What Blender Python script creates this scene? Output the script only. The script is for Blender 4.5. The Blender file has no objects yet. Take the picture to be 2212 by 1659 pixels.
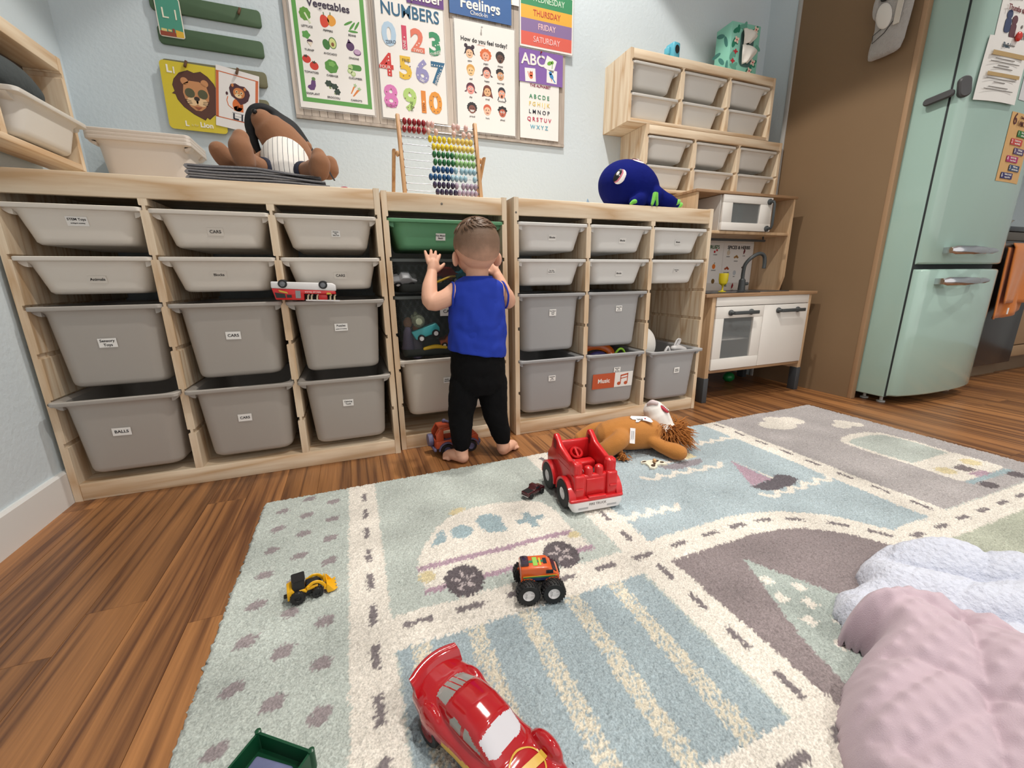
import bpy, bmesh, math, random
import numpy as np
from mathutils import Matrix, Vector, Euler, noise as mnoise

S = bpy.context.scene
COL = S.collection
PI = math.pi
rnd = random.Random(7)

# ------------------------------------------------------------------ camera
cam_d = bpy.data.cameras.new('camera')
cam = bpy.data.objects.new('camera', cam_d)
COL.objects.link(cam)
cam.location = (0.8197, -2.0687, 0.6257)
cam.rotation_euler = (1.3217, 0.0121, -0.3672)
cam_d.sensor_width = 36.0
cam_d.lens = 891.4935 / 2212 * 36.0
cam_d.clip_start = 0.02
S.camera = cam

# ------------------------------------------------------------------ world, exposure, lights
S.view_settings.view_transform = 'Standard'
S.view_settings.look = 'None'
S.view_settings.gamma = 1.0
S.view_settings.use_curve_mapping = False
S.view_settings.exposure = 0.12
world = bpy.data.worlds.new('world')
S.world = world
world.use_nodes = True
wbg = world.node_tree.nodes['Background']
wbg.inputs[0].default_value = (1.0, 0.97, 0.94, 1)
wbg.inputs[1].default_value = 1.0

def downlight(x, y, power, blend=0.10, cone=97.5, color=(1.0, 0.95, 0.88)):
    """recessed can: a cone of light with a fairly crisp edge"""
    d = bpy.data.lights.new('downlight_lamp', 'SPOT')
    d.energy = power; d.color = color; d.shadow_soft_size = 0.05
    d.spot_size = math.radians(cone); d.spot_blend = blend
    o = bpy.data.objects.new('downlight_lamp', d)
    o.location = (x, y, 2.985)
    COL.objects.link(o)
    return o
DOWNLIGHTS = [(1.58, -0.62, 190), (1.62, -1.62, 165, 0.45, 108), (4.15, -1.75, 140, 0.5, 110), (2.5, -3.2, 200, 0.5, 112)]  # last two cans are unseen, added as fill light
for a in DOWNLIGHTS:
    downlight(*a)

# ------------------------------------------------------------------ helpers
def lin(c):
    c = c / 255.0
    return c / 12.92 if c <= 0.04045 else ((c + 0.055) / 1.055) ** 2.4
def rgb(r, g, b):
    return (lin(r), lin(g), lin(b), 1.0)

MATS = {}
def mat(name, col, rough=0.5, metal=0.0, bump=0.0, bscale=200.0, var=0.0, vscale=8.0, coat=0.0, spec=0.5, alpha=1.0, trans=0.0, sheen=0.0, emit=0.0):
    if name in MATS:
        return MATS[name]
    m = bpy.data.materials.new(name); m.use_nodes = True
    nt = m.node_tree; b = nt.nodes['Principled BSDF']
    b.inputs['Base Color'].default_value = col
    b.inputs['Roughness'].default_value = rough
    b.inputs['Metallic'].default_value = metal
    b.inputs['Specular IOR Level'].default_value = spec
    if coat: b.inputs['Coat Weight'].default_value = coat; b.inputs['Coat Roughness'].default_value = 0.06
    if trans: b.inputs['Transmission Weight'].default_value = trans
    if alpha < 1: b.inputs['Alpha'].default_value = alpha
    if sheen: b.inputs['Sheen Weight'].default_value = sheen; b.inputs['Sheen Roughness'].default_value = 0.6
    if emit: b.inputs['Emission Color'].default_value = col; b.inputs['Emission Strength'].default_value = emit
    if bump or var:
        tc = nt.nodes.new('ShaderNodeTexCoord')
    if bump:
        n = nt.nodes.new('ShaderNodeTexNoise'); n.inputs['Scale'].default_value = bscale; n.inputs['Detail'].default_value = 3
        bp = nt.nodes.new('ShaderNodeBump'); bp.inputs['Strength'].default_value = bump; bp.inputs['Distance'].default_value = 0.004
        nt.links.new(tc.outputs['Object'], n.inputs['Vector']); nt.links.new(n.outputs['Fac'], bp.inputs['Height']); nt.links.new(bp.outputs['Normal'], b.inputs['Normal'])
    if var:
        n2 = nt.nodes.new('ShaderNodeTexNoise'); n2.inputs['Scale'].default_value = vscale; n2.inputs['Detail'].default_value = 4
        mx = nt.nodes.new('ShaderNodeMix'); mx.data_type = 'RGBA'
        mx.inputs[6].default_value = tuple(max(0, c * (1 - var)) for c in col[:3]) + (1,)
        mx.inputs[7].default_value = tuple(min(1, c * (1 + var)) for c in col[:3]) + (1,)
        nt.links.new(tc.outputs['Object'], n2.inputs['Vector']); nt.links.new(n2.outputs['Fac'], mx.inputs[0]); nt.links.new(mx.outputs[2], b.inputs['Base Color'])
    MATS[name] = m
    return m

def wood(name, c0, c1, axis=2, scale=1.0, rough=0.5, dist=4.0, rand=False, cross=14.0):
    """grain runs along local axis; c0 light, c1 dark"""
    if name in MATS: return MATS[name]
    m = bpy.data.materials.new(name); m.use_nodes = True
    nt = m.node_tree; N = nt.nodes; L = nt.links; b = N['Principled BSDF']
    b.inputs['Roughness'].default_value = rough
    tc = N.new('ShaderNodeTexCoord'); mp = N.new('ShaderNodeMapping')
    sc = [cross * scale] * 3; sc[axis] = 1.1 * scale
    mp.inputs['Scale'].default_value = sc
    L.new(tc.outputs['Object'], mp.inputs['Vector'])
    vec = mp.outputs['Vector']
    oi = N.new('ShaderNodeObjectInfo')
    if rand:
        ad = N.new('ShaderNodeVectorMath'); ad.operation = 'ADD'
        cb = N.new('ShaderNodeCombineXYZ'); ml = N.new('ShaderNodeMath'); ml.operation = 'MULTIPLY'; ml.inputs[1].default_value = 57.0
        L.new(oi.outputs['Random'], ml.inputs[0])
        for k in range(3): L.new(ml.outputs[0], cb.inputs[k])
        L.new(vec, ad.inputs[0]); L.new(cb.outputs[0], ad.inputs[1]); vec = ad.outputs[0]
    n1 = N.new('ShaderNodeTexNoise'); n1.inputs['Scale'].default_value = 0.45; n1.inputs['Detail'].default_value = 2.0
    L.new(vec, n1.inputs['Vector'])
    w = N.new('ShaderNodeMath'); w.operation = 'MULTIPLY'; w.inputs[1].default_value = dist * 6.0
    L.new(n1.outputs['Fac'], w.inputs[0])
    sn = N.new('ShaderNodeMath'); sn.operation = 'PINGPONG'; sn.inputs[1].default_value = 1.0
    L.new(w.outputs[0], sn.inputs[0])
    n2 = N.new('ShaderNodeTexNoise'); n2.inputs['Scale'].default_value = 5.0; n2.inputs['Detail'].default_value = 5.0
    L.new(vec, n2.inputs['Vector'])
    pw = N.new('ShaderNodeMath'); pw.operation = 'POWER'; pw.inputs[1].default_value = 2.2
    L.new(sn.outputs[0], pw.inputs[0])
    mu = N.new('ShaderNodeMath'); mu.operation = 'MULTIPLY_ADD'; mu.inputs[1].default_value = 0.75
    L.new(pw.outputs[0], mu.inputs[0])
    m2 = N.new('ShaderNodeMath'); m2.operation = 'MULTIPLY_ADD'; m2.inputs[1].default_value = 1.1; m2.inputs[2].default_value = -0.32
    L.new(n2.outputs['Fac'], m2.inputs[0]); L.new(m2.outputs[0], mu.inputs[2])
    rp = N.new('ShaderNodeValToRGB')
    rp.color_ramp.elements[0].position = 0.0; rp.color_ramp.elements[0].color = c0
    rp.color_ramp.elements[1].position = 1.0; rp.color_ramp.elements[1].color = c1
    L.new(mu.outputs[0], rp.inputs['Fac'])
    out = rp.outputs['Color']
    if rand:
        hs = N.new('ShaderNodeHueSaturation')
        mr = N.new('ShaderNodeMapRange'); mr.inputs['To Min'].default_value = 0.84; mr.inputs['To Max'].default_value = 1.18
        L.new(oi.outputs['Random'], mr.inputs['Value']); L.new(mr.outputs[0], hs.inputs['Value'])
        L.new(out, hs.inputs['Color']); out = hs.outputs['Color']
    L.new(out, b.inputs['Base Color'])
    bp = N.new('ShaderNodeBump'); bp.inputs['Strength'].default_value = 0.08; bp.inputs['Distance'].default_value = 0.002
    L.new(n2.outputs['Fac'], bp.inputs['Height']); L.new(bp.outputs['Normal'], b.inputs['Normal'])
    MATS[name] = m
    return m

class MB:
    """collects shapes; build() links them as ONE mesh object"""
    def __init__(s): s.v = []; s.f = []; s.m = []; s.sm = []; s.xf = Matrix.Identity(4); s.mi = 0; s.smooth = False
    def _add(s, vs, fs, smooth=None):
        o = len(s.v)
        X = s.xf
        flip = X.determinant() < 0
        for p in vs: s.v.append(tuple(X @ Vector(p)))
        for f in fs:
            f = [i + o for i in f]
            s.f.append(f[::-1] if flip else f); s.m.append(s.mi); s.sm.append(s.smooth if smooth is None else smooth)
        return s
    def box(s, x0, x1, y0, y1, z0, z1):
        return s._add([(x0,y0,z0),(x1,y0,z0),(x1,y1,z0),(x0,y1,z0),(x0,y0,z1),(x1,y0,z1),(x1,y1,z1),(x0,y1,z1)],
                      [(0,3,2,1),(4,5,6,7),(0,1,5,4),(1,2,6,5),(2,3,7,6),(3,0,4,7)])
    def cbox(s, cx, cy, cz, w, d, h): return s.box(cx-w/2, cx+w/2, cy-d/2, cy+d/2, cz-h/2, cz+h/2)
    def prism(s, poly, a, b, axis='z'):
        """poly ccw seen from +axis; for axis x poly=(y,z), y poly=(z,x), z poly=(x,y)"""
        area = sum(p[0]*q[1]-q[0]*p[1] for p, q in zip(poly, poly[1:]+poly[:1]))
        if area < 0: poly = poly[::-1]
        n = len(poly)
        def P(p, t):
            if axis == 'z': return (p[0], p[1], t)
            if axis == 'x': return (t, p[0], p[1])
            return (p[1], t, p[0])
        vs = [P(p, a) for p in poly] + [P(p, b) for p in poly]
        fs = [tuple(range(n))[::-1], tuple(range(n, 2*n))] + [(i, (i+1) % n, n+(i+1) % n, n+i) for i in range(n)]
        return s._add(vs, fs)
    def loft(s, rings, cap0=True, cap1=True, smooth=True, loop=False):
        n = len(rings[0]); vs = [p for r in rings for p in r]; fs = []
        R = len(rings)
        for k in range(R if loop else R-1):
            a = k*n; b = ((k+1) % R)*n
            for i in range(n):
                j = (i+1) % n
                fs.append((a+i, a+j, b+j, b+i))
        if not loop:
            if cap0: fs.append(tuple(range(n))[::-1])
            if cap1: fs.append(tuple(range((R-1)*n, R*n)))
        return s._add(vs, fs, smooth)
    def lathe(s, prof, n=24, smooth=True, cap=True):
        """profile (r,z) bottom to top, about local z"""
        rings = [[(max(r, 1e-5)*math.cos(2*PI*i/n), max(r, 1e-5)*math.sin(2*PI*i/n), z) for i in range(n)] for r, z in prof]
        return s.loft(rings, cap, cap, smooth)
    def ell(s, c, r, rot=None, n=16, m=10):
        X = s.xf
        L = Matrix.Translation(Vector(c))
        if rot is not None: L = L @ (rot if isinstance(rot, Matrix) else Euler(rot).to_matrix().to_4x4())
        s.xf = X @ L
        rings = []
        for k in range(m+1):
            t = -PI/2 + PI*k/m
            cr = max(math.cos(t), 0.02)
            rings.append([(r[0]*cr*math.cos(2*PI*i/n), r[1]*cr*math.sin(2*PI*i/n), r[2]*math.sin(t)) for i in range(n)])
        s.loft(rings)
        s.xf = X
        return s
    def tube(s, pts, r, n=10, smooth=True, cap=True, sq=None):
        """round tube through pts with radius r (number or list); sq=(a,b) scales the section"""
        P = [Vector(p) for p in pts]
        if not hasattr(r, '__len__'): r = [r]*len(P)
        rings = []
        up = None
        for k, p in enumerate(P):
            t = (P[min(k+1, len(P)-1)] - P[max(k-1, 0)]).normalized()
            if up is None:
                up = Vector((0, 0, 1)) if abs(t.z) < 0.9 else Vector((0, 1, 0))
            a = t.cross(up)
            if a.length < 1e-5: a = t.orthogonal()
            a.normalize(); u = a.cross(t).normalized(); up = u
            ka, kb = (sq if sq else (1, 1))
            rings.append([tuple(p + a*(math.cos(2*PI*i/n)*r[k]*ka) + u*(math.sin(2*PI*i/n)*r[k]*kb)) for i in range(n)])
        # orientation: ensure outward
        return s.loft([q[::-1] for q in rings], cap, cap, smooth)
    def limb(s, pts, r, n=12, sub=4):
        """smooth rounded limb (spherical ends) through pts, radii r"""
        P, Rr = spline(pts, r, sub)
        t0 = (P[0]-P[1]).normalized(); t1 = (P[-1]-P[-2]).normalized()
        A = []; AR = []
        for a in (80, 55, 28): A.append(P[0]+t0*Rr[0]*math.sin(math.radians(a))); AR.append(Rr[0]*math.cos(math.radians(a)))
        B = []; BR = []
        for a in (28, 55, 80): B.append(P[-1]+t1*Rr[-1]*math.sin(math.radians(a))); BR.append(Rr[-1]*math.cos(math.radians(a)))
        return s.tube(A+P+B, AR+Rr+BR, n)
    def build(s, name, mats, parent=None, loc=None, rot=None, bevel=0.0, bseg=2, sharp=35, subsurf=0, allsmooth=None):
        me = bpy.data.meshes.new(name)
        me.from_pydata(s.v, [], s.f)
        if not isinstance(mats, (list, tuple)): mats = [mats]
        for m in mats: me.materials.append(m)
        me.polygons.foreach_set('material_index', s.m)
        me.polygons.foreach_set('use_smooth', [True]*len(s.f) if allsmooth else s.sm)
        if bevel:
            bm = bmesh.new(); bm.from_mesh(me)
            ed = [e for e in bm.edges if len(e.link_faces) == 2 and e.calc_face_angle(0) > math.radians(30)]
            bmesh.ops.bevel(bm, geom=ed, offset=bevel, segments=bseg, affect='EDGES', profile=0.5, clamp_overlap=True)
            if bseg > 1:
                for f in bm.faces: f.smooth = True
            bm.to_mesh(me); bm.free()
            if bseg > 1: me.set_sharp_from_angle(angle=math.radians(50))
        elif any(s.sm) or allsmooth:
            me.set_sharp_from_angle(angle=math.radians(sharp))
        me.update()
        return link(name, me, parent, loc, rot, subsurf)

def spline(pts, r, sub=4):
    P = [Vector(p) for p in pts]
    if not hasattr(r, '__len__'): r = [r]*len(P)
    out = []; ro = []
    for k in range(len(P)-1):
        p0 = P[max(k-1, 0)]; p1 = P[k]; p2 = P[k+1]; p3 = P[min(k+2, len(P)-1)]
        for i in range(sub):
            t = i/sub
            out.append(0.5*((2*p1)+(p2-p0)*t+(2*p0-5*p1+4*p2-p3)*t*t+(3*p1-p0-3*p2+p3)*t**3))
            tt = t*t*(3-2*t)
            ro.append(r[k]*(1-tt)+r[k+1]*tt)
    out.append(P[-1]); ro.append(r[-1])
    return out, ro

def link(name, me, parent=None, loc=None, rot=None, subsurf=0):
    o = bpy.data.objects.new(name, me); COL.objects.link(o)
    if parent: o.parent = parent
    if loc is not None: o.location = loc
    if rot is not None: o.rotation_euler = rot
    if subsurf:
        md = o.modifiers.new('sub', 'SUBSURF'); md.levels = subsurf; md.render_levels = subsurf
    return o
def tag(o, label, cat, group=None):
    o['label'] = label; o['category'] = cat
    if group: o['group'] = group
    return o
def thing(name, label, cat, loc=(0, 0, 0), rot=(0, 0, 0), group=None):
    o = bpy.data.objects.new(name, None); COL.objects.link(o)
    o.empty_display_size = 0.05
    o.location = loc; o.rotation_euler = rot
    return tag(o, label, cat, group)
def struct(o):
    o['kind'] = 'structure'; return o
def dup(o, parent=None, loc=None):
    c = o.copy(); COL.objects.link(c)
    if parent is not None: c.parent = parent
    if loc is not None: c.location = loc
    for ch in list(o.children):
        dup(ch, c)
    return c
def rrect(w, d, r, z, n=5, cx=0.0, cy=0.0):
    """rounded rectangle ring, ccw from +z"""
    pts = []
    r = min(r, w/2-1e-4, d/2-1e-4)
    for sx, sy, a0 in ((1, 1, 0), (-1, 1, 90), (-1, -1, 180), (1, -1, 270)):
        for k in range(n+1):
            a = math.radians(a0+90*k/n)
            pts.append((cx+sx*(w/2-r)+r*math.cos(a), cy+sy*(d/2-r)+r*math.sin(a), z))
    return pts
def rpoly(w, h, r, n=4, cx=0, cy=0): return [(p[0], p[1]) for p in rrect(w, h, r, 0, n, cx, cy)]
def circ(cx, cy, r, n=20, ry=None, rot=0.0):
    ry = r if ry is None else ry
    c, s_ = math.cos(rot), math.sin(rot)
    return [(cx+r*math.cos(2*PI*i/n)*c-ry*math.sin(2*PI*i/n)*s_, cy+r*math.cos(2*PI*i/n)*s_+ry*math.sin(2*PI*i/n)*c) for i in range(n)]

def evalmesh(o, name):
    dg = bpy.context.evaluated_depsgraph_get()
    me = bpy.data.meshes.new_from_object(o.evaluated_get(dg))
    me.name = name
    return me
def fuse(mb, name, mats, parent=None, voxel=0.004, smooth=6, loc=None, rot=None, fac=0.5, dec=0.0):
    """melt overlapping closed shapes into one continuous surface"""
    t = mb.build('tmp', mats)
    md = t.modifiers.new('r', 'REMESH'); md.mode = 'VOXEL'; md.voxel_size = voxel; md.use_smooth_shade = True
    if smooth:
        sm = t.modifiers.new('s', 'SMOOTH'); sm.iterations = smooth; sm.factor = fac
    if dec:
        dc = t.modifiers.new('d', 'DECIMATE'); dc.ratio = dec
    me = evalmesh(t, name)
    old = t.data
    bpy.data.objects.remove(t); bpy.data.meshes.remove(old)
    me.polygons.foreach_set('use_smooth', [True]*len(me.polygons))
    return link(name, me, parent, loc, rot)

TXT = {}
def text(s, size, m, parent, loc, rot=(0, 0, 0), name='lettering', align='CENTER', bold=0.0, ext=0.0004, sx=1.0, shear=0.0):
    """flat printed lettering in the local xy plane"""
    key = (s, size, align, bold, ext, sx, shear)
    if key not in TXT:
        cu = bpy.data.curves.new('t', 'FONT'); cu.body = s; cu.size = size; cu.align_x = align; cu.align_y = 'CENTER'
        cu.extrude = ext; cu.offset = bold*size; cu.resolution_u = 3; cu.shear = shear
        o = bpy.data.objects.new('t', cu); COL.objects.link(o)
        me = evalmesh(o, name)
        bpy.data.objects.remove(o); bpy.data.curves.remove(cu)
        if sx != 1.0: me.transform(Matrix.Diagonal((sx, 1, 1, 1)))
        TXT[key] = me
    me = TXT[key]
    if me.materials and me.materials[0] != m:
        me = me.copy(); me.materials.clear()
    if not me.materials: me.materials.append(m)
    return link(name, me, parent, loc, rot)
FRONT = (PI/2, 0, 0)     # local xy -> world xz, facing -y
# ------------------------------------------------------------------ room shell
def wallmat(name, col, bs=70.0, st=0.35):
    if name in MATS: return MATS[name]
    m = mat(name, col, rough=0.85, bump=st, bscale=bs, spec=0.25)
    return m
M_WALL = wallmat('pale_blue_plaster', rgb(206, 217, 223))
M_CEIL = mat('ceiling_white', rgb(235, 233, 228), rough=0.9)
M_TRIM = mat('trim_white', rgb(226, 226, 224), rough=0.45)
M_PANEL = mat('brown_panel', rgb(132, 108, 82), rough=0.6, var=0.07, vscale=2.5, spec=0.2)
M_PANELEDGE = mat('brown_panel_edge', rgb(164, 132, 100), rough=0.55, var=0.06, vscale=5)
M_FLOOR = wood('bamboo_plank', rgb(166, 114, 68), rgb(92, 57, 34), axis=1, scale=1.0, rough=0.38, dist=1.0, rand=True, cross=42.0)
M_SUB = mat('floor_gap', rgb(52, 32, 20), rough=0.8)

fl = struct(MB().box(-0.12, 5.7, -4.2, 0.1, -0.06, -0.012).build('floor', M_SUB))
PW = 0.098
plank_mesh = {}
def plank(x, y0, L):
    k = round(L, 3)
    if k not in plank_mesh:
        o = MB().box(0.0003, PW-0.0003, 0.0003, L-0.0003, -0.012, 0).build('plank', M_FLOOR, fl, (x, y0, 0), bevel=0.0005, bseg=1)
        plank_mesh[k] = o.data
        return o
    return link('plank', plank_mesh[k], fl, (x, y0, 0))
x = -0.02
i = 0
while x < 5.6:
    y = -4.1 + rnd.choice([0.0, 0.45, 0.9, 0.2, 0.7, 1.1]) - 1.1
    while y < 0.0:
        L = rnd.choice([0.92, 1.22, 1.22, 1.52])
        y0 = max(y, -3.3); y1 = min(y+L, 0.0)
        if y1-y0 > 0.02 and y1 > -3.2: plank(x, y0, round(y1-y0, 2))
        y += L
    x += PW; i += 1

wb = struct(MB().box(-0.12, 3.32, 0.0, 0.1, -0.05, 3.1).build('wall_back', M_WALL))
wl = struct(MB().box(-0.12, -0.014, -4.2, 0.0, -0.05, 3.1).build('wall_left', M_WALL))
wr = struct(MB().box(3.20, 3.32, -0.178, 0.0, -0.05, 3.1).build('wall_right', M_WALL))
wk = struct(MB().box(3.32, 5.7, -0.1, 0.0, -0.05, 3.1).build('wall_kitchen', M_WALL))
we = struct(MB().box(5.6, 5.7, -4.2, -0.1, -0.05, 3.1).build('wall_far', M_WALL))
ce = struct(MB().box(-0.12, 5.7, -4.2, 0.1, 3.0, 3.1).build('ceiling', M_CEIL))
def base_prof():
    m = MB()
    # profile in (z,x) along y
    m.prism([(0, -0.014), (0, -0.001), (0.094, -0.001), (0.1, -0.006), (0.1, -0.014)], -4.1, 0.0, 'y')
    return m
struct(base_prof().build('baseboard_left', M_TRIM))
m = MB(); m.box(0.0, 3.2, -0.013, 0.0, 0, 0.1); struct(m.build('baseboard_back', M_TRIM, bevel=0.003))
# tall brown panel beside the fridge with a lighter front edge
pn = struct(MB().box(3.202, 3.2255, -0.752, -0.180, 0, 3.0).build('trim_1', M_PANEL))
pn['label'] = 'tall brown side panel between play kitchen and fridge'
struct(MB().box(3.2005, 3.232, -0.772, -0.752, 0, 3.0).build('trim_2', M_PANELEDGE, bevel=0.002))
struct(MB().box(3.1945, 3.206, -0.197, -0.174, 0, 3.0).build('trim_3', mat('painted_corner_strip', rgb(178, 176, 172), rough=0.7), bevel=0.003))
# recessed lamp rings on the ceiling
M_RING = mat('lamp_ring_white', rgb(240, 240, 238), rough=0.4)
for k, dl_ in enumerate(DOWNLIGHTS):
    lx, ly = dl_[:2]
    mm = MB(); mm.lathe([(0.085, 0), (0.11, 0), (0.115, 0.006), (0.115, 0.012), (0.085, 0.012), (0.085, 0)], 32)
    where = ['above the storage frames', 'above the near end of the rug', 'added as fill above the kitchen floor', 'added as fill behind the camera on the kitchen side'][k]
    tag(mm.build('ceiling_light', M_RING, None, (lx, ly, 2.988)), 'white ring of a recessed ceiling light ' + where, 'ceiling light', 'recessed ceiling lights')
# ------------------------------------------------------------------ pine storage frames
PINE0 = rgb(238, 222, 197); PINE1 = rgb(202, 169, 131)
M_PINEV = wood('pine_vertical', PINE0, PINE1, axis=2, scale=1.3, rough=0.55, dist=3.2)
M_PINEH = wood('pine_horizontal', PINE0, PINE1, axis=0, scale=1.1, rough=0.55, dist=2.6)
M_PINEY = wood('pine_depth', PINE0, PINE1, axis=1, scale=1.2, rough=0.55, dist=2.6)
M_SCREW = mat('screw_grey', rgb(120, 112, 102), rough=0.4, metal=0.6)
def notched(th, z0, z1, zs, left, right, nd=0.0065, nh=0.0125):
    """panel outline (x,z) with rail grooves at heights zs on the chosen sides"""
    R_ = [(th/2, z0)]
    c = 0.0018
    for z in sorted(zs):
        if right: R_ += [(th/2, z-nh-c), (th/2-c, z-nh), (th/2-nd, z-nh), (th/2-nd, z), (th/2-c, z), (th/2, z+c)]
    R_ += [(th/2, z1)]
    L_ = [(-th/2, z1)]
    for z in sorted(zs, reverse=True):
        if left: L_ += [(-th/2, z+c), (-th/2+c, z), (-th/2+nd, z), (-th/2+nd, z-nh), (-th/2+c, z-nh), (-th/2, z-nh-c)]
    L_ += [(-th/2, z0)]
    return R_+L_
def panel(name, parent, x, th, z0, z1, zs, left, right, y0, y1, m):
    mb = MB(); mb.prism([(b, a) for a, b in notched(th, z0, z1, zs, left, right)], y0, y1, 'y')
    return mb.build(name, m, parent, (x, 0, 0))
ROWS = [0.833, 0.703, 0.573, 0.443, 0.313, 0.183]
def frame(label, x0, w, yf, depth, cols, group):
    t = thing('storage_unit', label, 'shelf', (x0, yf, 0), group=group)
    th = 0.0185; H = 0.912
    panel('side_panel', t, th/2, th, 0, H, ROWS, False, True, 0, depth, M_PINEV)
    panel('side_panel', t, w-th/2, th, 0, H, ROWS, True, False, 0, depth, M_PINEV)
    pitch = (w-th)/cols
    for k in range(1, cols):
        panel('divider', t, th/2+pitch*k, 0.0205, 0.052, 0.852, ROWS, True, True, 0.002, depth-0.02, M_PINEV)
    MB().box(th, w-th, 0.001, 0.02, 0.851, 0.909).build('top_rail', M_PINEH, t, bevel=0.0015)
    MB().box(th, w-th, 0.02, depth-0.004, 0.889, 0.909).build('top_board', M_PINEH, t)
    MB().box(th, w-th, 0.001, 0.02, 0.0, 0.053).build('base_rail', M_PINEH, t, bevel=0.0015)
    MB().box(th, w-th, 0.02, depth-0.004, 0.034, 0.052).build('bottom_board', M_PINEH, t)
    return t, th/2, pitch
FD = 0.562
FY = -0.577
fL, ox, pitch = frame('wide pine storage frame with twelve bins against the left wall', 0.0, 0.94, FY, FD, 3, 'pine storage frames')
fM, _, _ = frame('narrow pine storage frame behind the standing child', 0.9465, 0.4385, -0.553, 0.538, 1, 'pine storage frames')
fR, _, _ = frame('wide pine storage frame beside the play kitchen', 1.404, 0.94, FY, FD, 3, 'pine storage frames')
sc = MB(); sc.xf = Matrix.Rotation(PI/2, 4, 'X'); sc.lathe([(0.004, 0), (0.004, 0.001), (0.002, 0.0016)], 12)
for fr_, sx_, sz_ in ((fM, 0.2, 0.88), (fL, 0.006, 0.30), (fR, 0.008, 0.86)):
    sc.build('screw', M_SCREW, fr_, (sx_, 0.0008, sz_))

# ------------------------------------------------------------------ bins
M_BINS = mat('bin_offwhite', rgb(222, 215, 205), rough=0.42)      # off-white plastic, left
M_BING = mat('bin_grey', rgb(174, 168, 161), rough=0.45)          # warm grey, left
M_BINW = mat('bin_white', rgb(226, 225, 222), rough=0.4)
M_BINR = mat('bin_cool_grey', rgb(166, 166, 167), rough=0.45)
M_BINGREEN = mat('bin_green', rgb(98, 158, 116), rough=0.45)
M_BINC = mat('bin_cream', rgb(208, 199, 187), rough=0.42)
M_PAPER = mat('label_paper', rgb(240, 238, 234), rough=0.7)
M_INK = mat('ink_black', rgb(32, 30, 32), rough=0.7)
BINMESH = {}
def binmesh(w, d, h, m, mi=None):
    """w,d: rim size; origin at the rim top centre of the front edge"""
    key = (w, d, h, m.name)
    if key in BINMESH: return BINMESH[key]
    tw, td = w-0.034, d-0.03
    dw = 0.03 if h > 0.15 else 0.032
    bw, bd = tw-dw, td-dw
    cy = d/2
    mb = MB()
    def ring(ww, dd, r, z): return rrect(ww, dd, r, z, 6, 0, cy)
    R = []
    R.append(ring(bw-0.05, bd-0.05, 0.02, -h))
    R.append(ring(bw-0.018, bd-0.018, 0.03, -h+0.0015))
    R.append(ring(bw-0.004, bd-0.004, 0.034, -h+0.008))
    R.append(ring(bw+0.001, bd+0.001, 0.036, -h+0.018))
    R.append(ring(tw-0.004, td-0.004, 0.042, -0.03))
    R.append(ring(tw, td, 0.042, -0.021))
    R.append(ring(tw+0.016, td+0.012, 0.042, -0.0125))
    R.append(ring(w-0.008, d-0.008, 0.02, -0.0115))
    R.append(ring(w-0.002, d-0.002, 0.016, -0.0115))
    R.append(ring(w, d, 0.016, -0.010))
    R.append(ring(w, d, 0.016, -0.0015))
    R.append(ring(w-0.003, d-0.003, 0.015, 0))
    R.append(ring(tw+0.01, td+0.006, 0.036, 0))
    R.append(ring(tw-0.004, td-0.008, 0.04, -0.006))
    R.append(ring(bw-0.006, bd-0.006, 0.032, -h+0.02))
    R.append(ring(bw-0.03, bd-0.03, 0.03, -h+0.005))
    mb.loft(R)
    # small carrying wings under the rim at the four corners
    for sx in (-1, 1):
        for yy in (0.022, d-0.05):
            xx = sx*(tw/2-0.006)
            mb.prism([(xx, -0.012), (xx+sx*0.030, -0.012), (xx+sx*0.024, -0.019), (xx+sx*0.008, -0.027), (xx, -0.027)] if False else
                     [(-0.012, xx), (-0.012, xx+sx*0.020), (-0.018, xx+sx*0.017), (-0.025, xx+sx*0.008), (-0.027, xx)], yy, yy+0.028, 'y')
    o = mb.build('body', m, allsmooth=True, sharp=38)
    me = o.data; bpy.data.objects.remove(o)
    BINMESH[key] = me
    return me
def frontface(w, d, h, z, xx=0.0):
    """y offset of the bin's front wall at depth z below the rim (same taper as binmesh)"""
    td = d-0.03; dw = 0.03 if h > 0.15 else 0.032
    t = (-z-0.021)/(h-0.04)
    dd = (td)*(1-t)+(td-dw)*t
    return d/2-dd/2, dw/2/(h-0.04)
def storage_bin(label, xc, y, z, w, d, h, m, group, lab=None, lsize=(0.04, 0.022), lx=0.0, lz=None, ltilt=0.0, lines=None, fs=0.009, nolabel=False):
    t = thing('storage_bin', label, 'bin', (xc, y, z), group=group)
    link('body', binmesh(w, d, h, m), t)
    if lines:
        zz = lz if lz is not None else -h*0.5
        yy, sl = frontface(w, d, h, zz)
        e = bpy.data.objects.new
        rx = PI/2+math.atan(sl)
        lb = MB(); lb.box(-lsize[0]/2, lsize[0]/2, -lsize[1]/2, lsize[1]/2, 0, 0.0006)
        lo = lb.build('label', M_PAPER if not nolabel else m, t, (lx, yy-0.0016, zz), (rx, ltilt, 0))
        n = len(lines)
        for q, s_ in enumerate(lines):
            f = fs if not isinstance(s_, tuple) else s_[1]
            st = s_ if not isinstance(s_, tuple) else s_[0]
            text(st, f, M_INK, lo, (0, ((n-1)/2-q)*fs*1.12, 0.0009), bold=0.012)
    return t
GL = 'bins in the left pine frame'; GM = 'bins in the narrow pine frame'; GR = 'bins in the right pine frame'
BW = 0.296; BD = 0.41
SM, LG = 0.10, 0.232
RZ = [0.8285, 0.6985, 0.5685, 0.3085]
XL = [ox+pitch*(k+0.5) for k in range(3)]
XR = [1.404+x_ for x_ in XL]
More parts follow.
